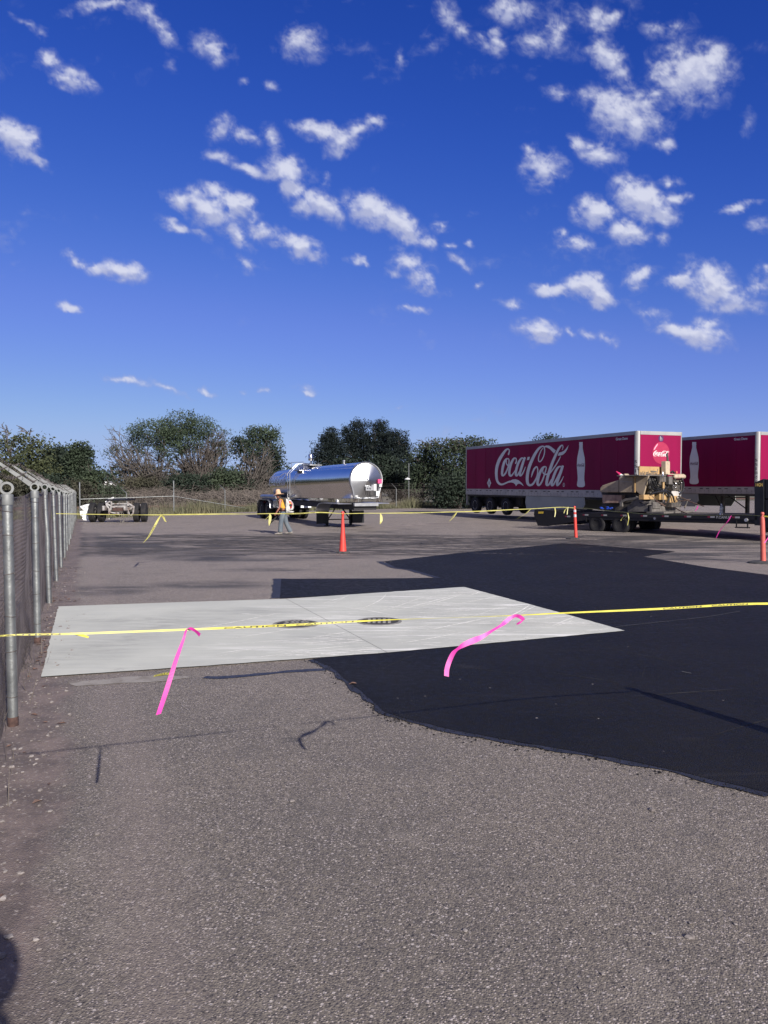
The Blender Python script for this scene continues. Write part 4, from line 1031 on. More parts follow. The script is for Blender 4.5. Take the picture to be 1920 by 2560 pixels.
def plate(name, x0, y0, x1, y1, m, lx=-.13, th=.02, parent=tk):
    lx -= .05
    a, b = onhead(*hx(x0, y0), lx), onhead(*hx(x1, y1), lx); return MB().rng((lx - th, a[0], b[1]), (lx, b[0], a[1])).build(name, m, parent)
plate('pink_sticker', 1005, 690, 1118, 808, 'label_pink', -.075, .012)
plate('white_sticker', 1040, 832, 1122, 918, 'label_white', -.07, .012)
plate('notice_card', 878, 830, 958, 1028, 'label_white', -.10, .02)
plate('notice_card', 948, 1038, 1042, 1185, 'label_white', -.08, .02)
plate('white_sticker', 332, 1162, 408, 1210, 'label_white', -.075, .012)
plate('side_bracket', 806, 850, 868, 1018, 'stainless', -.10, .05)
gb = plate('connector_box', 625, 900, 806, 1022, 'stainless', -.10, .09)
for (x, y) in ((690, 965), (765, 965)):
    a = onhead(*hx(x, y), -.2); MB().lathe([(.045, -.24), (.05, -.19), (.05, -.185), (.02, -.18)], (0, a[0], a[1]), 'x', 16).build('connector_socket', 'chrome', gb, smooth=True)
for pts in ([(650, 1030), (640, 1100), (600, 1200), (470, 1240)], [(690, 1030), (690, 1130), (640, 1200), (540, 1235)], [(775, 1030), (770, 1130), (810, 1220), (950, 1235), (1020, 1240)], [(740, 1035), (755, 1180), (830, 1290), (930, 1262)]):
    P_ = [( -.20, *onhead(*hx(*q), -.2)) for q in pts]; MB().tube([tuple(q) for q in crom(P_, 6)], .012, 6, True).build('air_hose', 'hose', tk, smooth=True)
# small writing at the top of the head
v, f = text_mesh('4 5', .13, .004); a = onhead(*hx(425, 390), -.05); MB().add([(-.062, a[0] - p, a[1] + q) for p, q, _ in v], f).build('head_number', 'slot', tk)
# hatches, walkway and ladder on top
def tpt(x, y, lat): q = FT.px(x, y, lat); return (q[0], lat, q[1])
top_z = lambda x: tilt_z(x, TC + TR)
xh = FT.px(776, 1160, 0)[0]
mb = MB()
for (x0, x1, w, h) in ((xh - .75, xh + 1.1, .42, .10),):
    vs = []
    for x, k in ((x0, .35), (x0 + .35, .9), (x0 + .9, 1), (x1 - .5, 1), (x1, .95)):
        for j in range(9):
            a = math.pi * j / 8; vs.append((x, .52 * k * math.cos(a), top_z(x) - .14 + (.30 * k) * math.sin(a)))
    mb.add(vs, [(i * 9 + j, i * 9 + j + 1, (i + 1) * 9 + j + 1, (i + 1) * 9 + j) for i in range(4) for j in range(8)] + [tuple(range(36, 45))])
mb.build('manway_dome', 'stainless', tk, smooth=True)
MB().lathe([(.07, -.2), (.07, .1), (.03, .12), (.03, .2), (.12, .22), (.13, .25), (.13, .52), (.10, .56), (.02, .57)], (xh - .05, 0, top_z(xh) + .14), 'z', 18).build('vent_stack', 'chrome', tk, smooth=True)
MB().lathe([(.28, .12), (.28, .2), (.22, .24), (.02, .25)], (xh + .55, 0, top_z(xh) - .02), 'z', 20).build('manway_lid', 'stainless', tk, smooth=True)
for px_ in (860,):
    x = FT.px(px_, 1166, 0)[0]; MB().lathe([(.05, -.05), (.05, .12), (.07, .13), (.07, .18), (.01, .19)], (x, 0, top_z(x)), 'z', 12).build('top_fitting', 'stainless', tk, smooth=True)
x = FT.px(800, 1164, 0)[0]; MB().tube([(x - .12, .1, top_z(x) - .02), (x - .12, .1, top_z(x) + .16), (x + .12, .1, top_z(x) + .16), (x + .12, .1, top_z(x) - .02)], .012, 6).build('lifting_eye', 'stainless', tk)
lx_, _, _ = tpt(722, 1235, TR + .12); LY = TR + .12; lw = .20
ld = MB(); zt = TC + .40
for dx in (-lw, lw):
    ld.tube([(lx_ + dx, LY, .95), (lx_ + dx, LY, zt), (lx_ + dx, .42, top_z(lx_) + .20), (lx_ + dx, .0, top_z(lx_) + .24)], .020, 8)
z = 1.15
while z < zt: ld.tube([(lx_ - lw, LY, z), (lx_ + lw, LY, z)], .012, 6); z += .29
ld.build('ladder', 'stainless', tk, smooth=True)
wk = MB()
wk.rng((lx_ - 1.15, LY - .62, TC + .52), (lx_ - .22, LY - .22, TC + .56)); 
wk.tube([(lx_ - .2, LY - .1, TC + .56), (lx_ - .2, LY - .1, TC + .98), (lx_ - 1.2, LY - .45, TC + .98), (lx_ - 1.2, LY - .45, TC + .6)], .014, 6)
wk.rng((lx_ - 1.7, -.35, TC + TR + .0), (lx_ + .3, .32, TC + TR + .035)); wk.build('walkway', 'stainless', tk)
# script lettering outline on the side of the tank, near the rear
XS = FT.px(690, 1190, TR)[0] + 1.4; LWT = 3.4
def on_tank(u, v, e):
    a = R(46) - (1 - v / LASP) * (LWT * LASP * .8 / TR); r_ = TR * 1.004 + e + .003; x = XS - LWT * u
    return (x, r_ * math.cos(a), tilt_z(x, TC + r_ * math.sin(a)))
logo_mesh(LOGO_N, on_tank, .0006).build('script_lettering', 'etched', tk) if 'etched' in M else None
# frame, fenders and running gear
MB().rng((.1, -.55, .86), (2.6, .55, 1.14)).build('upper_coupler', 'black_metal', tk)
MB().rng((-.06, -.58, 1.03), (.10, .58, 1.17)).build('front_sill', 'stainless', tk)
for sgn in (1, -1):
    y0, y1 = (.60, 1.26) if sgn == 1 else (-1.26, -.60)
    pts = [(.25, 1.15)] + [(2.35, 1.15), (2.65, 1.12), (2.9, 1.03), (3.05, .88), (3.12, .72)]
    po = pts + [(x - .03, z - .03) for x, z in reversed(pts)]
    MB().prism(po, y0, y1).build('front_fender', 'fender', tk)
    MB().rng((3.08, y0 + .02, .12), (3.11, y1 - .02, .78)).build('mud_flap', 'navy_metal', tk, bevel=.01)
    MB().rng((3.25, sgn * .62 - .065, .10), (3.38, sgn * .62 + .065, 1.05)).rng((3.2, sgn * .62 - .12, -.01), (3.43, sgn * .62 + .12, .03)).lathe([(.07, 0), (.07, .12)], (3.315, sgn * .62, .02), 'z', 10).build('landing_leg', 'black_metal', tk)
    MB().tube([(3.3, sgn * .58, .30), (3.3, sgn * .18, .86)], .028, 6).tube([(3.35, sgn * .6, .28), (4.3, sgn * .45, .95)], .025, 6).build('leg_brace', 'black_metal', tk)
    MB().rng((2.6, sgn * .40 - .05, .86), (12.4, sgn * .40 + .05, 1.10)).build('frame_rail', 'under', tk)
MB().tube([(3.3, .6, .30), (3.3, -.6, .30)], .025, 6).build('leg_crossbar', 'black_metal', tk)
cz = MB().lathe([(.075, -.03), (.085, .0), (.075, .03), (.01, .035)], (1.1, .95, 1.24), 'y', 14); cz.build('marker_lamp', 'rim_white', tk)
MB().tube([(.9, .95, 1.16), (.9, .95, 1.3)], .01, 5).build('lamp_bracket', 'stainless', tk)
WX = [FT.px(668.2, 1274, 1.18)[0], FT.px(668.2, 1274, 1.18)[0] + 1.25]
for x in WX:
    MB().tube([(x, -1.0, .51), (x, 1.0, .51)], .065, 10).build('axle', 'under', tk)
    for y, sd_ in ((1.06, 1), (.74, -1), (-1.06, -1), (-.74, 1)): wheel(tk, (x, y, .51), .51, .27, 'rim_alu', sd_, rimr=.56)
xa, xb = WX[0], WX[1]
for sgn in (1, -1):
    y0, y1 = (.56, 1.24) if sgn == 1 else (-1.24, -.56)
    arc = [(xa - .72, .62)] + [(xa - .72 + .1 * k, .62 + .47 * math.sin(k / 3.0)) for k in range(1, 5)] + [(xb + .05, 1.13), (xb + .35, 1.08), (xb + .58, .92), (xb + .66, .72)]
    arc = [(xa - .74, .66), (xa - .66, .90), (xa - .46, 1.07), (xa - .2, 1.13), (xb + .1, 1.13), (xb + .36, 1.07), (xb + .56, .92), (xb + .64, .70)]
    MB().prism(arc + [(x + (.025 if x < xa else -.02 if x > xb else 0), z - .03) for x, z in reversed(arc)], y0, y1).build('rear_fender', 'stainless', tk)
    MB().tube([(xa - 3.1 if sgn < 0 else xa - 1.5, sgn * 1.0, 1.30), (xb + .4, sgn * 1.0, 1.27)], .14, 16).build('hose_tube', 'stainless', tk, smooth=True)
    MB().rng((xb + .7, sgn * .95 - .28, .15), (xb + .73, sgn * .95 + .28, 1.0)).build('rear_mud_flap', 'base_rubber', tk)
MB().rng((xa - 1.9, .58, .70), (xa - 1.05, 1.15, 1.12)).build('pump_box', 'stainless', tk, bevel=.02)
MB().tube([(xa - 2.6, .7, .8), (xa - 2.0, .95, .72), (xa - 1.9, .7, .9)], .04, 8).build('valve_pipe', 'stainless', tk, smooth=True)
MB().rng((xb + .3, -1.1, .75), (12.6, 1.1, .95)).build('rear_bumper', 'stainless', tk)
for y in (1.05,): MB().rng((12.55, y - .06, .8), (12.62, y + .06, 1.0)).build('tail_lamp', 'reflector_red', tk)
# ================================================================== GOOSENECK FLATBED
FBX, FBY = 9.54, 31.1; fbr = R(-51.0); FBT = R(.95)
FB = Frame(FBX, FBY, -.31, fbr, FBT)
fb = thing('flatbed_trailer', FB.o, FB.r, 'long black gooseneck flatbed trailer with a dovetail, carrying the tan paving machine', 'trailer')
fb.rotation_euler = (0, -FBT, fbr)
def fpx(x, y, lat=0.0): return FB.px(x, y, lat)
DK = .84; x_dt = fpx(1437, 1285)[0]; x_end = fpx(1337, 1290)[0]; x_rise = fpx(1886, 1250)[0]; WB = 2.45
M['deck'] = mat('worn_deck_boards', (.085, .075, .070), .85, 0, (.04, .036, .036), 5, stretch=(.3, 9, 1))
dm = MB(); nb = 13
for i in range(nb):
    y0 = .12 + i * (WB - .24) / nb; dm.rng((x_dt, y0 + .006, DK - .05), (x_rise, y0 + (WB - .24) / nb - .006, DK + rnd.uniform(-.003, .003)))
dm.build('deck', 'deck', fb)
for y0, y1 in ((0, .11), (WB - .11, WB)): MB().rng((x_dt - .05, y0, DK - .16), (x_rise + .1, y1, DK + .015)).build('side_rail', 'black_metal', fb)
for y0 in (.55, WB - .70): MB().rng((x_dt - .1, y0, DK - .30), (x_rise + .3, y0 + .15, DK - .10)).rng((x_dt - .1, y0 - .05, DK - .32), (x_rise + .3, y0 + .20, DK - .29)).build('main_beam', 'black_metal', fb)
MB().rng((x_dt + .2, .02, DK - .27), (x_rise + .05, .05, DK - .17)).build('side_skirt', 'black_metal', fb)
cm = MB(); x = x_dt
while x < x_rise: cm.rng((x, .1, DK - .16), (x + .05, WB - .1, DK - .055)); x += .41
cm.build('cross_member', 'black_metal', fb)
# dovetail with folded ramps
dz = [(x_dt + .02, DK + .015), (x_end + .25, DK - .12), (x_end, DK + .10), (x_end - .05, DK - .30), (x_end + .18, DK - .56), (x_dt + .02, DK - .40)]
a1, a2, a3, a4 = fpx(1337, 1274), fpx(1436, 1268), fpx(1345, 1314), fpx(1462, 1300)
dz = [a1, (a1[0] + .3, a1[1] + .01), (a2[0], DK + .02), (x_dt + .6, DK + .0), (x_dt + .6, DK - .35), a4, (a3[0] + .5, a3[1] - .01), a3, (a1[0], a1[1] - .40), (a1[0] - .05, a1[1] - .2)]
for y0, y1 in ((-.01, .10), (WB - .10, WB + .01)): MB().prism(dz, y0, y1).build('dovetail_side', 'black_metal', fb)
for y0 in (.16, 1.32): 
    rp = MB(); rp.prism([a1, (x_dt, DK), (x_dt, DK - .06), (a1[0] + .02, a1[1] - .08)], y0, y0 + .05); rp.prism([a1, (x_dt, DK), (x_dt, DK - .06), (a1[0] + .02, a1[1] - .08)], y0 + .92, y0 + .97)
    for k in range(7):
        u = (k + .5) / 7; xx = a1[0] * (1 - u) + x_dt * u; zz = a1[1] * (1 - u) + DK * u; rp.rng((xx - .03, y0, zz - .06), (xx + .03, y0 + .97, zz - .01))
    rp.build('ramp', 'black_metal', fb)
MB().rng((a3[0], .1, a3[1]), (a3[0] + .15, WB - .1, a3[1] + .18)).rng((a3[0] - .07, .1, a3[1] + .22), (a3[0] + .02, .3, a3[1] + .32)).build('rear_bumper', 'black_metal', fb)
p = fpx(1346, 1281); yd = MB()
for k in range(5): yd.prism([(p[0] + .06 * k * 1.0, p[1] - .05), (p[0] + .06 * k + .035, p[1] - .05), (p[0] + .06 * k + .055, p[1] + .04), (p[0] + .06 * k + .02, p[1] + .04)], -.016, -.012)
yd.build('maker_decal', 'yellow_decal', fb)
rf = MB(); rr = MB(); x = x_dt - .4; k = 0
def ztape(x): return DK - .07 if x > x_dt + .3 else DK - .08 - .10 * (x_dt + .3 - x)
while x < x_rise - .3:
    z = ztape(x); (rf).rng((x, -.006, z - .03), (x + .17, -.003 - .012 * (x < x_dt + .6), z + .03)); rr.rng((x - .11, -.006, z - .03), (x - .01, -.003 - .012 * (x < x_dt + .6), z + .03)); x += .92; k += 1
rf.build('reflective_tape', 'alu', fb); rr.build('red_reflective_tape', 'reflector_red', fb)
# axles: dual wheels
for hx_ in (0.02, fpx(1490, 1314)[0]):
    MB().tube([(hx_, .2, .40), (hx_, WB - .2, .40)], .05, 8).build('axle', 'black_metal', fb)
    for y, s in ((.13, -1), (.40, 1), (WB - .13, 1), (WB - .40, -1)): wheel(fb, (hx_, y, .395), .395, .235, 'black_rim', s, rimr=.54)
MB().lathe([(.05, -.02), (.05, .02), (.01, .03)], (fpx(1637, 1296)[0], .0, fpx(1637, 1296)[1]), 'y', 12).build('marker_lamp', 'chrome', fb)
# step, lamp, plate near the front
p = fpx(1842, 1308); q = fpx(1855, 1318)
MB().rng((p[0] - .03, -.02, q[1] - .0), (p[0] + .0, .03, p[1] + .1)).rng((p[0] + .37, -.02, q[1]), (p[0] + .40, .03, p[1] + .1)).rng((p[0] - .05, -.05, q[1] - .03), (p[0] + .42, .12, q[1] + .005)).build('step', 'black_metal', fb)
p = fpx(1866, 1300); MB().lathe([(.06, -.02), (.07, .02), (.01, .04)], (p[0], -.02, p[1]), 'y', 14).build('side_lamp', 'rim_alu', fb)
# gooseneck riser and neck
T1 = fpx(1885, 1206)[1]; T2 = fpx(1909, 1197)
wt = T2[0] - x_rise
for y0, y1 in ((.0, .18), (WB - .18, WB)):
    MB().prism([(x_rise, DK - .34), (x_rise, T1), (x_rise + wt, T2[1]), (x_rise + wt, DK - .34)], y0, y1).build('neck_upright', 'navy_metal', fb, bevel=.006)
MB().rng((x_rise + .02, .18, DK - .3), (x_rise + wt, WB - .18, T1 - .06)).build('bulkhead', 'navy_metal', fb)
MB().rng((x_rise + wt + .03, .05, DK - .42), (x_rise + wt + .75, WB - .05, DK + .55)).rng((x_rise + wt + .03, .05, DK + .60), (x_rise + wt + .75, WB - .05, T2[1] - .02)).build('tool_box', 'navy_metal', fb, bevel=.01)
MB().rng((x_rise + wt, .5, T2[1] - .28), (x_rise + 3.2, .72, T2[1] - .02)).rng((x_rise + wt, WB - .72, T2[1] - .28), (x_rise + 3.2, WB - .5, T2[1] - .02)).rng((x_rise + 2.9, .5, T2[1] - .26), (x_rise + 3.15, WB - .5, T2[1] - .04)).build('gooseneck', 'navy_metal', fb)
MB().tube([(x_rise + 3.0, WB / 2, T2[1] - .2), (x_rise + 3.0, WB / 2, .75)], .08, 10).build('coupler', 'navy_metal', fb)
for y in (.35, WB - .35):
    MB().rng((x_rise + wt + .1, y - .07, .12), (x_rise + wt + .24, y + .07, 1.3)).rng((x_rise + wt + .02, y - .13, -.01), (x_rise + wt + .32, y + .13, .05)).build('jack_leg', 'navy_metal', fb)
MB().tube([(x_rise + .18, .3, .36), (x_rise + .18, .52, .36)], .13, 14).build('winch_drum', 'under', fb)
p = fpx(1888, 1216); v, f = text_mesh('14GN', .15, .005); sc_ = (fpx(1907, 1212)[0] - p[0]) / max(a[0] for a in v)
MB().add([(p[0] + a * sc_, -.004, p[1] + b * 1.05) for a, b, _ in v], f).build('model_lettering', 'gold', fb)
p = fpx(1791, 1294.5); v, f = text_mesh('P.CANUL', .13, .003)
MB().add([(p[0] + a, -.017, p[1] - .02 + b) for a, b, _ in v], f).build('side_lettering', 'alu', fb)

# ================================================================== PAVING MACHINE on the deck
pv = thing('paving_machine', FB.m @ Vector((fpx(1600, 1270, 1.2)[0], 1.2, DK)), fbr, 'old tan asphalt paver with exposed greasy engine chained down on the flatbed deck', 'paving machine')
PF = Frame(*pv.location, fbr, FBT); pv.rotation_euler = (0, -FBT, fbr)
def z5(X, Y): return (1480 + X * .16878, 1140 + Y * .16878)
def pp(name, pts, t0, t1, m, bevel=.012, parent=pv, lat=None):
    lat = t0 if lat is None else lat
    return MB().prism([PF.px(*z5(*q), lat) for q in pts], t0, t1).build(name, m, parent, bevel=bevel)
HN = -.95; HF = .75                    # near and far faces, about the machine's centre line
pp('hopper_hood', [(116, 520), (118, 472), (150, 435), (380, 357), (394, 357), (394, 540), (130, 537)], HN, HF, 'paver_tan', .03)
pp('hopper_side', [(398, 322), (490, 286), (613, 286), (618, 541), (398, 541)], HN - .03, HF, 'paver_tan', .02)
pp('edge_strip', [(617, 290), (637, 292), (637, 540), (620, 540)], HN - .05, HF - .1, 'paver_yellow', .005)
pp('side_panel', [(641, 290), (838, 290), (762, 575), (740, 582), (700, 560), (650, 515)], HN - .02, HN + .06, 'paver_tan', .008)
pp('hopper_wing', [(400, 318), (470, 268), (480, 262), (494, 284)], HF - .3, HF, 'paver_tan', .005)
rg = random.Random(3)
# exhaust
XE = PF.px(*z5(838, 430), HN)[0] - .03                    # plane of the machine's rear end, across the deck
def rp(X, Y, off=0.0): q = pxend(PF, *z5(X, Y), XE + off); return (XE + off, q[0], q[1])
def rbox(name, X0, Y0, X1, Y1, o0, o1, m, bevel=.008, mb=None):
    om = max(o0, o1); a, b = rp(X0, Y1, om), rp(X1, Y0, om); w = (mb or MB()).rng((XE + o0, a[1], a[2]), (XE + o1, b[1], b[2])); return w if mb is not None else w.build(name, m, pv, bevel=bevel)
rbox('rear_console', 705, 162, 1058, 285, -.55, -.62, 'paver_yellow')
rbox('console_end', 1062, 172, 1088, 290, -.5, -.62, 'grime')
lv = MB()
for i in range(15):
    X = 720 + i * 16; b = rp(X + rg.uniform(-6, 6), rg.uniform(232, 262), -.3); lv.tube([rp(X, 290, -.3), b], .014, 5); lv.sphere(b, .022, 6, 4)
lv.tube([rp(958, 280, -.3), rp(975, 192, -.3)], .016, 6).tube([rp(870, 225, -.3), rp(950, 232, -.3)], .024, 6); lv.build('control_levers', 'grime_pale', pv)
lp_ = MB().tube([rp(690, 300, -.6), rp(684, 170, -.6)], .016, 6)
for i in range(5): lp_.sphere(rp(rg.uniform(668, 712), rg.uniform(150, 200), -.6), (.04, .05, .03), 6, 4)
lp_.build('hand_light', 'grime', pv)
rbox('exhaust_box', 1092, 78, 1155, 265, -.25, -.45, 'paver_cream')
P_ = [rp(X, Y, -.35) for X, Y in ((1120, 90), (1118, 20), (1110, -20), (1120, -42))]; MB().tube(P_, [.04, .04, .045, .03], 10).build('exhaust_pipe', 'grime', pv, smooth=True)
rbox('machine_body', 845, 300, 1180, 640, -.30, -1.6, 'grime')
en = MB()
for i in range(60):
    X, Y = rg.uniform(810, 1160), rg.uniform(320, 570)
    q = rp(X, Y, -.25); s_ = rg.uniform(.04, .13); en.box((q[0] + rg.uniform(-.1, .12), q[1], q[2]), (s_, s_ * 1.2, s_ * rg.uniform(.6, 1.6)), Matrix.Rotation(rg.uniform(0, 1.5), 3, 'X'))
en.build('engine_block', 'grime', pv, bevel=.006)
ho_ = MB()
for i in range(18):
    X0, Y0 = 830 + i * 9 + rg.uniform(-10, 10), 340 + rg.uniform(-15, 60); P_ = []
    for (X, Y) in ((X0, Y0), (X0 + rg.uniform(10, 40), Y0 + 80), (X0 + rg.uniform(60, 110), Y0 + 140), (X0 + rg.uniform(110, 190), Y0 + rg.uniform(120, 190))): P_.append(rp(X, Y, rg.uniform(-.05, .08)))
    ho_.tube([tuple(c_) for c_ in crom(P_, 5)], rg.choice((.012, .017, .024)), 6)
for pts in ([(880, 560), (960, 535), (1070, 530), (1130, 570), (1140, 640), (1110, 690)], [(1010, 520), (1120, 520), (1190, 580), (1220, 680)], [(1320, 330), (1355, 400), (1350, 500), (1300, 560)]):
    ho_.tube([tuple(c_) for c_ in crom([rp(X, Y, .12) for X, Y in pts], 6)], .034, 8)
ho_.build('hydraulic_hoses', 'hose', pv, smooth=True)
rbox('gauge_box', 1005, 300, 1060, 385, .0, .14, 'grime'); rbox('gauge_box', 1063, 305, 1096, 385, .0, .16, 'grime_pale')
MB().lathe([(.04, -.1), (.045, 0), (.02, .07), (.01, .1)], rp(1048, 262, .05), 'z', 12).build('filter_bowl', 'chrome', pv, smooth=True)
MB().tube([rp(1055, 380, .1), rp(1055, 480, .1)], .05, 12).build('lift_cylinder', 'paver_yellow', pv, smooth=True)
MB().tube([rp(1055, 480, .1), rp(1052, 680, .1)], .024, 10).build('lift_rod', 'grime_pale', pv, smooth=True)
rbox('radiator_guard', 1140, 300, 1195, 420, -.1, .06, 'grime_pale')
a, b = rp(1225, 305, .05), rp(1362, 305, .05); MB().tube([a, b], .085, 14).sphere(a, (.10, .10, .10), 10, 6).build('fuel_tank', 'paver_cream', pv, smooth=True)
rbox('top_shelf', 1130, 268, 1366, 278, -.9, .12, 'paver_cream')
rbox('operator_deck', 700, 284, 1120, 292, -1.0, .02, 'grime_pale')
mm = MB(); rbox('', 1190, 340, 1345, 520, -.5, -.05, '', mb=mm)
for i in range(16): mm.sphere(rp(rg.uniform(1195, 1340), rg.uniform(350, 520), -.02), rg.uniform(.03, .08), 8, 5)
mm.build('motor', 'grime', pv, smooth=True)
mm = MB()
for (X, Y, r) in ((1245, 410, .05), (1235, 470, .035), (1325, 400, .035), (1300, 555, .075), (1205, 440, .03)): mm.sphere(rp(X, Y, .08), (.03, r, r * 1.2), 10, 6)
mm.build('polished_fitting', 'chrome', pv, smooth=True)
MB().tube([rp(1338, 340, .06), rp(1346, 520, .06)], .035, 10).build('lift_tube', 'chrome', pv, smooth=True)
MB().lathe([(.045, -.05), (.045, .03), (.02, .05)], rp(1250, 240, -.2), 'z', 12).build('beacon', 'cone_fade', pv, smooth=True)
MB().tube([rp(1170, 245, -.2), rp(1195, 225, -.2), rp(1225, 262, -.2)], .04, 8).build('intake_hose', 'hose', pv)
for (X0, Y0, X1, Y1) in ((768, 572, 925, 645), (1000, 560, 1108, 650), (1155, 590, 1266, 690)): rbox('engine_sill', X0, Y0, X1, Y1, -.2, .02, 'paver_yellow')
pp('timber_block', [(150, 575), (440, 577), (438, 680), (420, 698), (155, 700)], HN + .1, HF - .1, 'wood_block', .015)
pp('undercarriage', [(132, 540), (640, 542), (840, 640), (845, 838), (200, 838), (150, 760), (150, 700), (445, 700), (445, 577), (150, 575)], HN + .35, HF - .3, 'grime', .01)
pp('screed_arm', [(408, 750), (408, 690), (430, 655), (480, 632), (640, 610), (650, 590), (720, 640), (780, 675), (850, 668), (850, 694), (770, 710), (690, 670), (640, 645), (500, 665), (450, 690), (445, 750)], HN - .05, HN + .08, 'grime_pale', .01)
pp('track_cover', [(523, 732), (578, 728), (580, 690), (600, 660), (650, 645), (700, 665), (715, 700), (820, 705), (822, 828), (523, 830)], HN, HN + .35, 'grime_pale', .015)
sr = MB()
for k in range(4): sr.tube([rp(890, 700 + k * 22, .2), rp(1000, 700 + k * 22, .2)], .04, 10)
sr.build('screed_rollers', 'grime_pale', pv, smooth=True)
MB().rng((XE + .0, -1.05, .02), (XE + .75, 1.15, .09)).rng((XE + .1, -1.0, .09), (XE + .2, 1.1, .3)).build('screed_plate', 'grime_pale', pv, bevel=.005)
rbox('screed_frame', 1180, 690, 1330, 760, .1, .5, 'grime')
MB().tube([rp(1270, 600, .1), rp(1420, 660, .4)], .03, 6).tube([rp(1420, 655, .4), rp(1372, 770, .4)], .03, 6).tube([rp(1250, 690, .1), rp(1460, 640, .4)], .02, 6).build('screed_strut', 'grime', pv)
# faint worn lettering on the hopper: short pale strokes
wl = MB()
for i in range(9):
    X = 425 + i * 19; a, b = PF.px(*z5(X, 388), HN - .033), PF.px(*z5(X + 11, 360 + rg.uniform(0, 14)), HN - .033); wl.rng((a[0], HN - .034, a[1]), (b[0], HN - .031, a[1] + .02)); wl.rng((a[0], HN - .034, a[1]), (a[0] + .012, HN - .031, b[1]))
wl.build('worn_lettering', 'alu', pv)
a, b = PF.px(*z5(505, 304), HN), PF.px(*z5(590, 304), HN); MB().rng((a[0], HN - .034, a[1] - .008), (b[0], HN - .03, a[1] + .008)).build('vent_slit', 'slot', pv)

def chain(mb, A, B, sag, link=.055):
    A, B = Vector(A), Vector(B); n = int((B - A).length * 1.05 / (link * .72))
    for i in range(n):
        t = (i + .5) / n; p = A.lerp(B, t); p.z -= sag * 4 * t * (1 - t); d = (B - A).normalized(); u = d.orthogonal().normalized(); w = d.cross(u)
        if i % 2: u, w = w, -u
        pts = [p + d * math.cos(a) * link * .55 + u * math.sin(a) * link * .32 for a in [2 * math.pi * j / 8 for j in range(9)]]
        mb.tube(pts, .008, 4, False)
def pw(X, Y, lat): q = PF.px(*z5(X, Y), lat); return (q[0], lat, max(q[1], .02))
# tie-down chains: things of their own
def tiedown(label, segs):
    t = thing('tie_down_chain', pv.location, fbr, label, 'chain', 'chains tying the paver to the flatbed'); t.rotation_euler = pv.rotation_euler
    for a, b, s in segs: mb = MB(); chain(mb, a, b, s); mb.build('chain_links', 'chain', t)
M['chain'] = mat('rusty_chain', (.17, .11, .09), .6, .5, (.07, .045, .04), 9)
tiedown('rusty chain sagging in front of the paver engine down to the near deck edge', [(rp(880, 580, .15), rp(1060, 720, .3), .05), (rp(930, 650, .15), rp(1200, 740, .3), .10), (rp(1180, 730, .2), pw(1400, 850, -1.1), .03), (rp(1090, 680, .2), rp(1130, 770, .3), .02)])
tiedown('rusty chain stretched from the paver tail towards the front of the flatbed', [(rp(1285, 590, .1), pw(1659, 745, -.3), .04), (rp(1270, 650, .1), rp(1440, 640, .5), .05)])
# warning flag, blue strap bag, bottle, pink flags on deck
t = thing('safety_cone', PF.m @ Vector(pw(440, 300, -.3)), fbr, 'small pink and white rolled warning flag poking up from the paver hopper', 'flag')
q0, q1, q2 = [Vector(pw(*a)) - Vector(pw(440, 300, -.3)) for a in ((445, 305, -.3), (405, 265, -.3), (360, 232, -.3))]
t.name = 'warning_flag'
MB().tube([q0, q0.lerp(q1, .9)], [.085, .05], 10).build('flag_sleeve', 'white_vinyl', t, smooth=True)
MB().tube([q0.lerp(q1, .6), q1, q2], [.07, .05, .018], 8).build('flag_cloth', 'label_pink', t, smooth=True)
bl = MB(); 
for i in range(10):
    q = pw(rg.uniform(125, 285), rg.uniform(760, 790), -1.0); bl.sphere((q[0], -1.0 + rg.uniform(-.05, .05), max(q[2], .04)), (rg.uniform(.04, .08), .06, rg.uniform(.02, .04)), 8, 5)
o = bl.build('strap_bundle', 'blue', None, smooth=True); o.location = pv.location; o.rotation_euler = (0, 0, fbr); tag(o, 'bright blue bundle of ratchet strap lying on the deck beside the paver', 'strap')
p = fpx(1803, 1276, .35)[0]; wbt = thing('water_bottle', FB.m @ Vector((p, .35, DK + .004)), fbr, 'clear plastic water bottle standing on the empty part of the flatbed deck', 'bottle')
MB().lathe([(.055, 0), (.06, .02), (.06, .10), (.054, .12), (.06, .14), (.06, .26), (.03, .34), (.022, .37), (.01, .372)], (0, 0, 0), 'z', 16).build('bottle_body', 'glass', wbt, smooth=True)
MB().lathe([(.027, .36), (.027, .40), (.01, .402)], (0, 0, 0), 'z', 12).build('bottle_cap', 'label_white', wbt)
MB().lathe([(.0615, .13), (.0615, .20)], (0, 0, 0), 'z', 16).build('bottle_label', 'alu', wbt)

# ================================================================== WRECKED AXLE CHASSIS by the left fence
gq = on_ground(298, 1305); CF = Frame(gq.x, gq.y, gq.z, 0.03); ch = thing('stripped_truck_axle', CF.o, CF.r, 'stripped rear axle and frame stub with four black tyres beside the fence corner', 'truck axle')
def c6(X, Y): return (180 + X * .1326, 1220 + Y * .1326)
def cq(X, Y, lat=0): return CF.px(*c6(X, Y), lat)
for X in (395, 560, 1220, 1362):
    x = cq(X, 470)[0]; wheel(ch, (0, 0, 0), .52, .285, 'rim_white', -1 if X < 800 else 1, rimr=.5); w = bpy.data.objects['wheel'] if False else ch.children[-1]
    w.location = (x, 0, .52); w.rotation_euler = (0, 0, R(90) + R(5 if X < 800 else 8))
MB().tube([(cq(400, 470)[0], 0, .52), (cq(1360, 470)[0], 0, .52)], .11, 12).sphere((cq(880, 470)[0], 0, .50), (.26, .24, .22), 12, 8).build('axle_housing', 'under', ch, smooth=True)
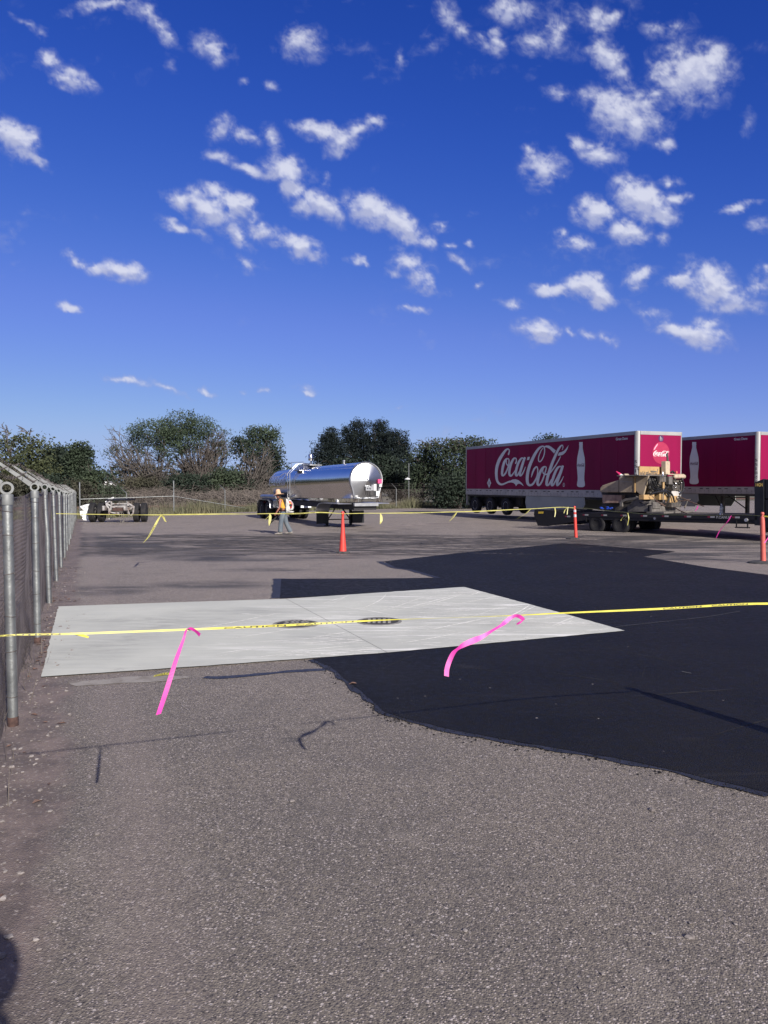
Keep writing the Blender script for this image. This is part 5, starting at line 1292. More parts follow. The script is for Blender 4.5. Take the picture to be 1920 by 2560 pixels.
for X, s in ((720, -1), (1110, 1)):
    xa_, xb_ = cq(X, 400)[0], cq(X + s * 30, 400)[0]
    MB().rng((xa_ - .05, -1.1, .66), (xa_ + .05, 2.6, .90)).build('frame_rail', 'frame_grey', ch)
fr_ = MB()
def bar(pts, r=.035, lat=-.75, mb=fr_): mb.tube([(cq(*q, lat)[0], lat, cq(*q, lat)[1]) for q in pts], r, 6)
bar([(640, 290), (740, 345), (860, 405), (980, 430), (1090, 400), (1160, 350)], .05); bar([(740, 250), (745, 330)], .05); bar([(1050, 260), (1060, 340)], .05)
bar([(735, 300), (1050, 300)], .04, -.3); bar([(780, 350), (1080, 345)], .05, -.5); bar([(650, 290), (720, 250)], .04); bar([(1060, 290), (1165, 350), (1150, 480), (1110, 520)], .05)
bar([(740, 345), (720, 460), (860, 480)], .045); bar([(860, 405), (870, 500)], .04); bar([(1060, 420), (1080, 500)], .035); bar([(640, 300), (700, 400), (700, 500)], .05)
bar([(840, 380), (1090, 375)], .04)
fr_.build('front_crossframe', 'frame_grey', ch, bevel=.004)
hb = MB()
for pts in ([(900, 450), (890, 560), (920, 640)], [(930, 430), (935, 520), (930, 590)], [(1075, 500), (1080, 600)], [(970, 440), (972, 590), (965, 655)], [(1040, 440), (1075, 560)], [(880, 500), (1000, 505), (1090, 510)]): bar(pts, .022, -.8, hb)
hb.lathe([(.05, -.05), (.07, 0), (.05, .05)], (cq(965, 650, -.8)[0], -.8, cq(965, 655, -.8)[1] + .05), 'y', 12)
hb.build('hanging_linkage', 'grime_pale', ch)
a, b = cq(705, 240, .2), cq(1075, 207, .2); MB().rng((a[0], -.5, a[1]), (b[0], 1.4, b[1])).build('fifth_wheel_plate', 'black_metal', ch, bevel=.01)
MB().rng((cq(860, 0)[0], -.85, .62), (cq(1060, 0)[0], -.7, .80)).build('gear_casing', 'rust', ch)
def crumple(name, pts, lat, depth, m, seed, parent):
    P_ = [CF.px(*c6(*q), lat) for q in pts]; bm = bmesh.new(); f = bm.faces.new([bm.verts.new((x, lat, z)) for x, z in P_])
    bmesh.ops.triangulate(bm, faces=[f]); bmesh.ops.subdivide_edges(bm, edges=bm.edges[:], cuts=4, use_grid_fill=True)
    for v in bm.verts:
        n1 = mnoise.noise(Vector((v.co.x * 4, v.co.z * 4, seed))); v.co.y += depth * n1 * 2 + .25 * (v.co.z - .3); v.co.z += .02 * mnoise.noise(Vector((v.co.x * 9, v.co.z * 9, seed + 3)))
    me = bpy.data.meshes.new(name); bm.to_mesh(me); bm.free(); me.materials.append(M[m]); o = bpy.data.objects.new(name, me); C.objects.link(o); o.parent = parent
    s_ = o.modifiers.new('thick', 'SOLIDIFY'); s_.thickness = .012; return o
fair = thing('crumpled_fairing', CF.o, CF.r, 'torn white body fairing crumpled on the ground between the fence and the axle', 'truck panel')
crumple('upper_skin', [(140, 350), (200, 325), (320, 300), (330, 360), (300, 400), (220, 430), (160, 380)], .35, .10, 'white_paint', 1, fair)
crumple('lower_skin', [(135, 440), (200, 430), (330, 400), (345, 610), (300, 610), (220, 560), (150, 510)], .25, .12, 'white_paint', 2, fair)
crumple('torn_edge', [(190, 560), (330, 600), (340, 625), (220, 605)], .15, .05, 'white_paint', 3, fair)
crumple('skirt_piece', [(700, 570), (790, 545), (760, 570), (710, 590)], .2, .05, 'white_paint', 5, fair)
crumple('torn_panel', [(600, 260), (655, 205), (760, 165), (770, 190), (730, 200), (690, 270), (640, 265), (610, 300)], -.2, .08, 'white_paint', 4, ch)
# ================================================================== PEOPLE
def skin_mesh(name, verts, edges, m, parent, root=0, sub=2):
    me = bpy.data.meshes.new(name); me.from_pydata([v[:3] for v in verts], edges, []); o = bpy.data.objects.new(name, me); C.objects.link(o)
    sk = o.modifiers.new('skin', 'SKIN'); sk.use_smooth_shade = True; sk.branch_smoothing = .3
    for i, v in enumerate(verts):
        r = v[3]; me.skin_vertices[0].data[i].radius = (r, r) if not hasattr(r, '__len__') else r; me.skin_vertices[0].data[i].use_root = (i == root)
    sb = o.modifiers.new('sub', 'SUBSURF'); sb.levels = sub; sb.render_levels = sub
    dg = bpy.context.evaluated_depsgraph_get(); nm = bpy.data.meshes.new_from_object(o.evaluated_get(dg)); bpy.data.objects.remove(o)
    nm.materials.clear(); nm.materials.append(M[m]); nm.polygons.foreach_set('use_smooth', [True] * len(nm.polygons))
    o = bpy.data.objects.new(name, nm); C.objects.link(o)
    if parent is not None: o.parent = parent
    return o
def merge_into(o, others):
    bm = bmesh.new(); bm.from_mesh(o.data)
    for q in others: bm.from_mesh(q.data); bpy.data.objects.remove(q)
    bm.to_mesh(o.data); bm.free(); o.data.polygons.foreach_set('use_smooth', [True] * len(o.data.polygons)); return o
# local axes of a figure: +x forward (where it faces), +y its left, z up
def head_shape(c, yaw, pitch, s=1.0):
    # ellipsoid skull with brow, nose, jaw, ears
    mb = MB(); n, m_ = 20, 16; rot = Matrix.Rotation(yaw, 3, 'Z') @ Matrix.Rotation(pitch, 3, 'Y'); vs = []
    for i in range(m_ + 1):
        for j in range(n):
            a, b = math.pi * i / m_, 2 * math.pi * j / n; x, y, z = math.sin(a) * math.cos(b), math.sin(a) * math.sin(b), math.cos(a)
            rx, ry, rz = .098, .078, .122
            if z < 0: ry *= 1 + .32 * z; rx *= 1 + .12 * z
            p = Vector((x * rx, y * ry, z * rz)); f = max(0, x) ** 6
            g = math.exp(-(y / .16) ** 2)
            if x > 0: p.x += .026 * g * math.exp(-((z + .22) / .14) ** 2) + .008 * math.exp(-((z - .12) / .10) ** 2) - .010 * math.exp(-((z + .0) / .10) ** 2) * math.exp(-((abs(y) - .38) / .2) ** 2) + .008 * g * math.exp(-((z + .52) / .08) ** 2) + .012 * g * math.exp(-((z + .85) / .15) ** 2)
            vs.append(Vector(c) + rot @ (p * s))
    mb.add(vs, [(i * n + j, (i + 1) * n + j, (i + 1) * n + (j + 1) % n, i * n + (j + 1) % n) for i in range(m_) for j in range(n)])
    for sy in (-1, 1): mb.sphere(Vector(c) + rot @ (Vector((-.01, sy * .080, -.01)) * s), (.020 * s, .010 * s, .032 * s), 8, 6)
    return mb, rot
def hand(W, dirv, palm_n, parts, s=1.0, curl=.35, side=1):
    # palm continues the forearm at W; five separate fingers
    d = Vector(dirv).normalized(); nrm = Vector(palm_n); nrm = (nrm - d * nrm.dot(d)).normalized(); u = d.cross(nrm) * side
    K = W + d * .09 * s
    parts['body'] += []
    for k, (off, ln) in enumerate(((.030, .068), (.010, .078), (-.010, .072), (-.029, .056))):
        b = W + d * .075 * s + u * off * s; c1, c2 = curl, curl * 2
        p1 = b + d * .02 * s; p2 = p1 + (d * math.cos(c1) + nrm * math.sin(c1)) * ln * .5 * s; p3 = p2 + (d * math.cos(c2) + nrm * math.sin(c2)) * ln * .5 * s
        parts['fingers'].append([(*b, .011 * s), (*p1, .0095 * s), (*p2, .0088 * s), (*p3, .007 * s)])
    b = W + d * .025 * s + u * .026 * s; p1 = b + (d * .5 + u * .75).normalized() * .035 * s; p2 = p1 + (d * .8 + u * .4 + nrm * .3).normalized() * .032 * s
    parts['fingers'].append([(*b, .014 * s), (*p1, .011 * s), (*p2, .008 * s)])
def worker():
    g = on_ground(708, 1336); Y0 = g.y; wk_ = thing('person', g, math.pi, 'worker in straw hat, yellow sleeveless top and jeans walking left past the tanker', 'person')
    # joints (x forward, y left, z)
    hip = Vector((-.02, 0, .93)); chest = Vector((.06, 0, 1.22)); neck = Vector((.12, 0, 1.42)); hd = Vector((.185, 0, 1.535))
    V = []; E = []
    def add(p, r, prev=None):
        V.append((*p, r)); 
        if prev is not None: E.append((prev, len(V) - 1))
        return len(V) - 1
    a = add(hip, (.155, .115)); b = add((.02, 0, 1.06), (.145, .10), a); c_ = add(chest, (.165, .11), b); sh = add((.09, 0, 1.34), (.16, .09), c_); nk = add(neck, .055, sh); hh = add((.15, 0, 1.48), .055, nk)
    parts = dict(body=[], fingers=[])
    arms = {1: [(.09, .19, 1.36), (.10, .25, 1.09), (.235, .22, .875)], -1: [(.09, -.19, 1.36), (.02, -.25, 1.09), (.13, -.22, .87)]}
    for s_, (S1, S2, S3) in arms.items():
        i = add(S1, .062, sh); i = add(Vector(S1).lerp(Vector(S2), .5), .050, i); i = add(S2, .040, i); i = add(Vector(S2).lerp(Vector(S3), .45), .038, i); i = add(S3, .027, i)
        d = (Vector(S3) - Vector(S2)).normalized(); i = add(Vector(S3) + d * .045, (.036, .020), i); add(Vector(S3) + d * .085, (.034, .016), i)
        hand(Vector(S3), d, (.5, -s_, 0), parts, 1.0, .45, s_)
    body = skin_mesh('body', V, E, 'skin', wk_, 0, 2)
    fs = []
    for ch_ in parts['fingers']: fs.append(skin_mesh('f', ch_, [(i, i + 1) for i in range(len(ch_) - 1)], 'skin', None, 0, 1))
    hb, rot = head_shape(hd, -.12, .28); fs.append(hb.build('h', 'skin', None, smooth=True)); merge_into(body, fs)
    # jeans
    V.clear(); E.clear()
    a = add((-.02, 0, .98), (.17, .13)); b = add((-.015, 0, .88), (.185, .145), a)
    legs = {1: [(.0, .09, .84), (.07, .10, .50), (.10, .10, .16), (.10, .10, .07)], -1: [(-.03, -.09, .84), (-.10, -.10, .47), (-.26, -.10, .15), (-.28, -.10, .07)]}
    for s_, (h_, k_, an, cf) in legs.items():
        i = add(h_, .125, b); i = add(Vector(h_).lerp(Vector(k_), .5), .115, i); i = add(k_, .095, i); i = add(Vector(k_).lerp(Vector(an), .5), .098, i); i = add(an, .102, i); i = add(cf, .105, i)
    skin_mesh('jeans', V, E, 'jeans', wk_, 1, 2)
    for s_, (x, hz) in {1: (.10, .0), -1: (-.28, .02)}.items():
        sh_ = MB(); n = 14
        prof = [(-.10, .045, .10), (-.04, .05, .11), (.04, .05, .085), (.12, .055, .065), (.19, .045, .045), (.215, .02, .03)]; vs = []
        for (dx, w, h) in prof:
            for j in range(n):
                an = 2 * math.pi * j / n; vs.append((x + dx + .02, s_ * .10 + w * math.cos(an), hz + max(0, h / 2 + h / 2 * math.sin(an))))
        sh_.add(vs, [(i * n + j, i * n + (j + 1) % n, (i + 1) * n + (j + 1) % n, (i + 1) * n + j) for i in range(len(prof) - 1) for j in range(n)] + [tuple(range(n)), tuple(range(len(vs) - n, len(vs)))])
        sh_.build('shoe', 'boot', wk_, smooth=True)
    # top
    V.clear(); E.clear()
    a = add((-.01, 0, .99), (.175, .155)); b = add((.02, 0, 1.08), (.168, .152), a); c_ = add(chest, (.185, .16), b); d_ = add((.09, 0, 1.35), (.17, .13), c_); add((.11, 0, 1.40), (.085, .075), d_)
    for s_ in (1, -1): i = add((.09, s_ * .13, 1.37), .078, d_); add((.09, s_ * .175, 1.355), .076, i)
    skin_mesh('sleeveless_top', V, E, 'vest', wk_, 0, 2)
    hr, _ = head_shape(hd + Vector((-.012, 0, .014)), -.12, .28, 1.03); 
    hr.v = [(x, y, z) if (x < .20 or z > 1.56) else (x - .02, y * .9, z) for x, y, z in hr.v]
    hr.build('hair', 'hair', wk_, smooth=True)
    ht = MB().lathe([(.235, -.005), (.24, .0), (.20, .018), (.125, .028), (.108, .05), (.10, .12), (.085, .185), (.055, .215), (.01, .22)], (0, 0, 0), 'z', 28)
    for i, (x, y, z) in enumerate(ht.v):
        r_ = math.hypot(x, y)
        if r_ > .15: ht.v[i] = (x, y * 1.0, z - .03 * (abs(y) / .24) ** 2 * 0 + .02 * (y / .24) ** 2 - .035 * max(0, x / .24))
    ho2 = ht.build('straw_hat', 'straw', wk_, smooth=True); ho2.location = hd + Vector((-.0, 0, .055)); ho2.rotation_euler = (0, .12, 0)
    st = MB()
    for s_ in (1, -1):
        st.tube([(-.11, s_ * .10, 1.10), (-.03, s_ * .13, 1.42), (.10, s_ * .13, 1.47), (.23, s_ * .13, 1.38), (.20, s_ * .15, 1.15), (.0, s_ * .17, 1.02)], .022, 6, flat=.4)
    st.build('harness', 'strap', wk_)
    # blower, a thing of its own
    bp = thing('backpack_blower', g, math.pi, 'red and white backpack leaf blower carried on the back of the worker', 'leaf blower')
    fm = MB()
    fm.prism([(-.13, 1.44), (-.20, 1.40), (-.29, 1.22), (-.30, .98), (-.26, .90), (-.13, .93), (-.115, 1.1)], -.16, .16); f_ = fm.build('back_frame', 'plastic_white', bp, bevel=.03)
    MB().prism([(-.20, 1.40), (-.30, 1.38), (-.40, 1.24), (-.43, 1.08), (-.40, .98), (-.28, .93), (-.27, 1.2)], -.13, .13).build('shell', 'plastic_white', bp, bevel=.05)
    MB().prism([(-.24, 1.34), (-.33, 1.33), (-.395, 1.22), (-.37, 1.05), (-.30, 1.02), (-.26, 1.10)], -.15, .15).build('engine_cover', 'plastic_red', bp, bevel=.03)
    MB().tube([(-.32, .165 + .0, 1.17), (-.32, .13, 1.17)], .055, 14).build('pull_start', 'strap', bp)
    MB().sphere((-.30, .155, 1.24), (.03, .02, .03), 8, 6).build('fuel_cap', 'yellow_decal', bp, smooth=True)
    MB().tube([(-.30, -.10, .95), (-.22, -.24, .92), (-.02, -.33, .90), (.18, -.36, .80), (.45, -.38, .55), (.62, -.38, .40)], [.05, .05, .045, .04, .035, .04], 10).build('blower_tube', 'strap', bp, smooth=True)
    MB().tube([(-.18, 0, 1.44), (-.19, .0, 1.55), (-.17, .0, 1.62)], .008, 5).tube([(-.22, .1, 1.4), (-.22, .1, 1.47), (-.22, -.1, 1.47), (-.22, -.1, 1.4)], .014, 6).build('handle', 'plastic_white', bp)
    MB().rng((-.42, -.13, .88), (-.13, .13, .93)).build('base_plate', 'plastic_white', bp, bevel=.01)
worker()
def bystander():
    # the person taking the picture stands at the camera: only the shadow falls into the view
    g = Vector((.165, -.25, 0)); t = thing('person', g, math.pi / 2, 'person standing at the viewpoint whose rounded head shadow lies at the lower left', 'person')
    V = []; E = []
    def add(p, r, prev=None):
        V.append((*p, r))
        if prev is not None: E.append((prev, len(V) - 1))
        return len(V) - 1
    a = add((0, 0, .95), (.15, .11)); b = add((0, 0, 1.1), (.14, .10), a); c_ = add((.0, 0, 1.26), (.165, .11), b); sh = add((0, 0, 1.38), (.16, .09), c_); nk = add((.0, 0, 1.47), .055, sh); add((.01, 0, 1.54), .055, nk)
    parts = dict(body=[], fingers=[])
    for s_ in (1, -1):
        S1, S2, S3 = Vector((0, s_ * .19, 1.40)), Vector((.03, s_ * .27, 1.13)), Vector((.12, s_ * .19, 1.30))
        i = add(S1, .062, sh); i = add(S1.lerp(S2, .5), .05, i); i = add(S2, .041, i); i = add(S2.lerp(S3, .45), .038, i); i = add(S3, .027, i); d = (S3 - S2).normalized(); i = add(S3 + d * .045, (.036, .02), i); add(S3 + d * .085, (.034, .016), i)
        hand(S3, d, (.3, -s_, .2), parts, 1, .6, s_)
    body = skin_mesh('body', V, E, 'skin', t, 0, 2); fs = [skin_mesh('f', c2, [(i, i + 1) for i in range(len(c2) - 1)], 'skin', None, 0, 1) for c2 in parts['fingers']]
    hb, _ = head_shape((.03, 0, 1.62), 0, .05); fs.append(hb.build('h', 'skin', None, smooth=True)); merge_into(body, fs)
    V.clear(); E.clear(); a = add((0, 0, .99), (.155, .12)); b = add((0, 0, .90), (.165, .125), a)
    for s_ in (1, -1):
        i = add((0, s_ * .09, .86), .105, b); i = add((0, s_ * .10, .66), .09, i); i = add((.01, s_ * .10, .48), .072, i); i = add((0, s_ * .10, .28), .068, i); add((0, s_ * .10, .07), .07, i)
    skin_mesh('trousers', V, E, 'jeans', t, 1, 2)
    V.clear(); E.clear(); a = add((0, 0, 1.0), (.165, .125)); b = add((0, 0, 1.12), (.158, .118), a); c_ = add((0, 0, 1.27), (.178, .125), b); d_ = add((0, 0, 1.39), (.165, .10), c_)
    for s_ in (1, -1): i = add((0, s_ * .15, 1.41), .08, d_); i = add((0, s_ * .20, 1.38), .078, i); add((.015, s_ * .235, 1.26), .066, i)
    skin_mesh('shirt', V, E, 'shirt', t, 0, 2)
    MB().sphere((.02, 0, 1.665), (.125, .115, .125), 24, 16).build('hair', 'hair', t, smooth=True)
    for s_ in (1, -1):
        sb_ = MB(); sb_.tube([(-.08, s_ * .10, .05), (.0, s_ * .10, .06), (.10, s_ * .10, .045), (.17, s_ * .10, .035)], [.045, .055, .045, .03], 10); sb_.build('shoe', 'boot', t, smooth=True)
bystander()

# ================================================================== CONES AND TUBES
g = on_ground(857, 1383); cn = thing('traffic_cone', g, .3, 'very tall slim orange cone on a dark rubber base, holding up the far yellow tape', 'traffic cone')
MB().lathe([(.105, .04), (.098, .10), (.095, .16), (.075, .42), (.052, .72), (.036, .98), (.034, 1.06), (.046, 1.08), (.046, 1.13), (.030, 1.16), (.01, 1.165)], (0, 0, 0), 'z', 28).build('cone_body', 'cone', cn, smooth=True)
MB().lathe([(.20, .0), (.205, .025), (.18, .05), (.12, .06), (.11, .04)], (0, 0, 0), 'z', 8).build('cone_base', 'base_rubber', cn, bevel=.004)
def tube_post(g, H, m, label, bands, lean=(0, 0), base_dx=0, rb=.33):
    t = thing('delineator_post', g, 0, label, 'delineator post', 'orange tube posts holding the tape')
    lx, ly = lean
    mb = MB().lathe([(.062, .05), (.060, .10), (.057, .3), (.054, H * .55), (.051, H * .88), (.047, H * .90), (.030, H * .915), (.026, H * .94), (.040, H * .955), (.042, H * .985), (.03, H), (.01, H + .003)], (0, 0, 0), 'z', 24)
    mb.v = [(x + lx * z, y + ly * z, z) for x, y, z in mb.v]; b = mb.build('tube', m, t, smooth=True)
    for z0, z1 in bands:
        q = MB().lathe([(.0585 - .004 * z0 / H * 1.8, z0), (.0585 - .004 * z1 / H * 1.8, z1)], (0, 0, 0), 'z', 24); q.v = [(x + lx * z, y + ly * z, z) for x, y, z in q.v]; q.build('reflective_band', 'reflect', b, smooth=True)
    MB().lathe([(rb, 0), (rb + .005, .02), (rb * .8, .045), (.08, .06), (.07, .055)], (base_dx, 0, 0), 'z', 12).build('post_base', 'base_rubber', t, bevel=.004)
    return t
gA = on_ground(1440, 1347); tube_post(gA, 1.20, 'cone', 'orange tube post with two white reflective bands in front of the dovetail of the flatbed', ((.80, .90), (.98, 1.07)), (-.055, 0), -.12, .24)
gB = on_ground(1908, 1408); tube_post(gB, 1.19, 'cone_fade', 'faded plain orange tube post on a wide black base at the right edge', (), (-.035, 0))
BP = Vector((2.97, 4.63, 0)); tube_post(BP, 1.0, 'cone', 'orange tube post beyond the right edge throwing the thick shadow on the black asphalt', ((.60, .70), (.78, .88)))

# ================================================================== TAPES AND RIBBONS
def ribbon(pts, ups, widths, sub=8):
    # pts centre line, ups the width direction at each point; returns strip function and mesh
    P_ = crom([tuple(p) for p in pts], sub); U_ = crom([tuple(Vector(u).normalized()) for u in ups], sub); W_ = crom([(w, 0) for w in widths], sub)
    L_ = [0]
    for i in range(1, len(P_)): L_.append(L_[-1] + float(np.linalg.norm(P_[i] - P_[i - 1])))
    mb = MB(); vs = []
    for p, u, w in zip(P_, U_, W_):
        u = Vector(u).normalized(); p = Vector(p)
        vs += [p + u * w[0] / 2, p - u * w[0] / 2]
    mb.add(vs, [(2 * i, 2 * i + 2, 2 * i + 3, 2 * i + 1) for i in range(len(P_) - 1)])
    def f(s, q, lift=.0015):
        s = max(0, min(L_[-1] - 1e-5, s)); i = max(0, np.searchsorted(L_, s) - 1); t = (s - L_[i]) / max(1e-6, L_[i + 1] - L_[i])
        p = Vector(P_[i]).lerp(Vector(P_[i + 1]), t); u = Vector(U_[i]).lerp(Vector(U_[i + 1]), t).normalized(); w = W_[i][0] * (1 - t) + W_[i + 1][0] * t
        d = (Vector(P_[i + 1]) - Vector(P_[i])).normalized(); n = d.cross(u); 
        if n.y > 0: n = -n
        return p + u * (q * w) + n * lift
    return mb, f, L_[-1]
def tape(name, label, cat, pts, ups, widths, m, parent=None, words=(), group=None, sub=8, upsidedown=False):
    mb, f, L_ = ribbon(pts, ups, widths, sub); o = mb.build(name, m, parent)
    if label: tag(o, label, cat, group)
    if words:
        for (w, s0, k) in words:
            wm = MB(); v, fc = text_mesh(w, 1.0, .02); H_ = .72; sc = k
            wm.add([f(s0 + a * sc, (b / H_ - .5) * .62) for a, b, _ in v], fc)
            wm.build('tape_lettering', 'tape_ink', o)
    return o
def vplane(x, y, A, B):                                       # pixel -> vertical plane through A and B
    n = Vector((B[1] - A[1], -(B[0] - A[0]), 0)); d = ray(x, y); k = n.dot(Vector((A[0], A[1], 0))) / (d.x * n.x + d.y * n.y); return Vector((0, 0, EYE)) + d * k
NA, NB = (-.77, 3.0), (2.97, 4.63)
npx = [(-160, 1597), (0, 1590), (200, 1584), (465, 1574), (560, 1570), (740, 1562), (900, 1553), (1040, 1547), (1165, 1543), (1300, 1538), (1400, 1533), (1650, 1522), (1920, 1509)]
pts = [vplane(x, y, NA, NB) for x, y in npx] + [Vector((2.92, 4.60, .955))]
pts[0] = Vector((fpt(-SP).x + .04, fpt(-SP).y, 1.16))
ups = [(.0, .3, 1), (0, .25, 1), (0, .3, 1), (0, .5, 1), (.0, .1, 1), (0, .1, 1), (.0, .7, 1), (0, 1, .2), (0, 1, .15), (0, 1, .5), (0, .8, .8), (0, .3, 1), (0, .2, 1), (0, 0, 1)]
wd = [.010, .006, .0075, .008, .009, .009, .0075, .0055, .005, .007, .008, .0105, .012, .016]
def seglen(i): return sum((pts[j + 1] - pts[j]).length for j in range(i))
words = [('CAUTION', seglen(4) + .0, .058), ('CAUTION', seglen(4) + .30, .058), ('CAUTION', seglen(11) + .02, .06), ('CAUTION', seglen(11) + .36, .06), ('CAUTION', seglen(1) - .02, .05)]
near = tape('caution_tape', 'yellow caution tape stretched low across the foreground from the fence to the right edge', 'caution tape', pts, ups, wd, 'tape', words=words, group='yellow caution tapes strung across the yard')
# frayed yellow tag on the near tape
c0 = vplane(222, 1583, NA, NB); tape('tape_tail', None, None, [c0 + Vector((-.07, 0, .0)), c0 + Vector((-.03, -.01, -.004)), c0 + Vector((.005, -.015, -.012))], [(0, .6, 1)] * 3, [.005, .010, .008], 'tape', near)
def prib(label, pxs, Y0s, ups, wd, A=NA, B=NB, m='pink'):
    pts = [at(x, y, yy) for (x, y), yy in zip(pxs, Y0s)]
    return tape('pink_ribbon', label, 'ribbon', pts, ups, wd, m, group='pink plastic ribbons tied along the tapes')
yl = vplane(465, 1574, NA, NB).y; yr = vplane(1290, 1538, NA, NB).y
prib('bright pink ribbon hanging almost straight down from the left part of the near tape', [(500, 1588), (485, 1575), (468, 1572), (458, 1600), (440, 1650), (418, 1720), (396, 1786)], [yl - .03, yl - .01, yl - .008, yl - .02, yl - .04, yl - .07, yl - .10], [(.5, 0, 1), (0, 0, 1), (1, 0, .5), (1, .4, .1), (1, .5, .0), (1, .3, .2), (1, .1, .3)], [.014, .013, .009, .012, .017, .021, .020])
def rb2(X, Y): return (1100 + X * .15069, 1500 + Y * .15069)
prib('bright pink ribbon blown out leftwards in a twist from the middle of the near tape', [rb2(*q) for q in ((1270, 400), (1330, 370), (1385, 335), (1330, 280), (1260, 262), (1180, 290), (1090, 360), (1000, 430), (880, 500), (700, 610), (560, 670), (400, 740), (290, 815), (215, 890), (150, 1030), (115, 1150), (108, 1265))], [yr - .03, yr - .035, yr - .03, yr - .02, yr - .012, yr - .02, yr - .03, yr - .05, yr - .06, yr - .08, yr - .10, yr - .12, yr - .13, yr - .14, yr - .15, yr - .16, yr - .17], [(.3, .6, 1), (.3, .2, 1), (1, 0, .8), (1, 0, .9), (.2, 0, 1), (-.5, .2, 1), (-.6, .2, 1), (-.5, .6, 1), (-.5, .8, 1), (-.4, .3, 1), (-.3, .3, 1), (-.5, .5, 1), (-.6, 1.0, .8), (-1, .4, .5), (-1, .0, .3), (-1, 0, .15), (-1, 0, .25)], [.008, .014, .017, .019, .015, .017, .020, .013, .012, .020, .027, .023, .015, .020, .022, .022, .022])
# far tapes
pf = fpt(SP * 2.75); 
tie = Vector((at(139, 1284, 14.0)))
conetop = Vector((cn.location.x, cn.location.y - .05, cn.location.z + 1.10)); cA = Vector((gA.x - .06, gA.y - .06, gA.z + 1.13)); cB = Vector((gB.x - .03, gB.y - .05, gB.z + 1.10))
def far(label, A, B, pxs, wds, tw, words=()):
    P_ = [A] + [vplane(x, y, A, B) for x, y in pxs] + [B]
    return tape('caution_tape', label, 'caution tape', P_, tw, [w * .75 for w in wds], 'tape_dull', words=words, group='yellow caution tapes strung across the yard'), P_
U1, U2 = (0, .15, 1), (0, .9, .5)
t1, P1 = far('yellow caution tape running from the left fence to the top of the tall orange cone', tie, conetop, [(250, 1286), (330, 1287), (400, 1287), (480, 1286), (560, 1285), (620, 1285), (674, 1284), (740, 1284), (800, 1281)], [.016, .018, .016, .024, .038, .03, .022, .024, .038, .038, .02], [U1, U1, U2, U1, U1, U1, U2, U1, U1, U1, U1], [('CAUTION   CAUTION   CAUTION', 6.2, .085), ('CAUTION   CAUTION', 10.5, .085)])
t2, P2 = far('yellow caution tape running from the tall orange cone to the banded tube post', conetop, cA, [(920, 1283), (952, 1283), (1040, 1282), (1120, 1280), (1200, 1278), (1280, 1274), (1330, 1272), (1400, 1268)], [.02, .022, .022, .04, .03, .04, .036, .025, .025, .02], [U1] * 10, [('CAUTION  CAUTION  CAUTION', 2.6, .08)])
t3, P3 = far('yellow caution tape sagging between the banded tube post and the faded one', cA, cB, [(1470, 1271), (1520, 1277), (1568, 1281), (1640, 1286), (1760, 1288), (1850, 1287)], [.03, .03, .03, .028, .018, .016, .014, .014], [U1] * 8)
eB = Vector((cB.x + 1.1, cB.y - 1.2, cB.z - .08)); tape('caution_tape', 'short end of yellow caution tape leaving the faded tube post at the right edge', 'caution tape', [cB, (cB + eB) / 2 - Vector((0, 0, .03)), eB], [U1] * 3, [.03, .03, .03], 'tape', group='yellow caution tapes strung across the yard')
def tail(par, A, B, pxs, wds, m='tape', ups=None, dy=0, words=(), name='tape_tail', label=None):
    P_ = [vplane(x, y, A, B) + Vector((0, -.02 - .02 * i, 0)) for i, (x, y) in enumerate(pxs)]
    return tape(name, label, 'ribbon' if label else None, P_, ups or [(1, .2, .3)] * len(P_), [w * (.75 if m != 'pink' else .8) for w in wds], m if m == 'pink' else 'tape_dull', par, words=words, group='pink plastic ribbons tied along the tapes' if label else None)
tail(t1, tie, conetop, [(403, 1288), (396, 1300), (385, 1322), (374, 1342), (362, 1356)], [.04, .07, .075, .05, .015], words=[('CAUTION', .25, .07)])
tail(t1, tie, conetop, [(403, 1288), (410, 1293), (415, 1302), (419, 1304)], [.04, .05, .035, .03])
tail(t1, tie, conetop, [(675, 1285), (676, 1293), (675, 1305), (674, 1314)], [.04, .09, .08, .01])
tail(t1, tie, conetop, [(675, 1287), (669, 1294), (664, 1299)], [.02, .03, .02])
tail(t2, conetop, cA, [(951, 1284), (953, 1292), (953, 1303), (950, 1310)], [.03, .10, .10, .02])
tail(t2, conetop, cA, [(1142, 1281), (1135, 1291), (1126, 1300), (1122, 1303)], [.05, .06, .05, .03])
tail(t2, conetop, cA, [(1140, 1282), (1132, 1290), (1128, 1293)], [.02, .03, .02])
tail(t2, conetop, cA, [(1326, 1273), (1315, 1283), (1302, 1291), (1290, 1298)], [.06, .07, .04, .015])
tail(t2, conetop, cA, [(1387, 1270), (1388, 1280), (1386, 1292)], [.06, .05, .04], 'tape_dull')
tail(t2, conetop, cA, [(1420, 1267), (1412, 1275), (1409, 1283)], [.04, .05, .03])
tail(t2, conetop, cA, [(1420, 1267), (1418, 1278), (1417, 1286)], [.03, .04, .04])
tail(t3, cA, cB, [(1569, 1282), (1560, 1289), (1552, 1298), (1552, 1301), (1562, 1293), (1569, 1283)], [.025, .03, .03, .03, .03, .025])
tail(t3, cA, cB, [(1569, 1282), (1571, 1295), (1569, 1305), (1567, 1313)], [.03, .035, .035, .03])
tail(None, cA, cB, [(1827, 1289), (1818, 1303), (1806, 1315), (1795, 1328), (1786, 1345)], [.045, .06, .04, .045, .02], 'pink', name='pink_ribbon', label='pink ribbon hanging from the far tape in front of the flatbed step')
tail(None, (gB.x, gB.y - .3), (gB.x + 1, gB.y - .3), [(1935, 1322), (1925, 1335), (1915, 1347), (1907, 1357)], [.05, .05, .05, .055], 'pink', name='pink_ribbon', label='pink ribbon blown against the faded tube post at the right edge')
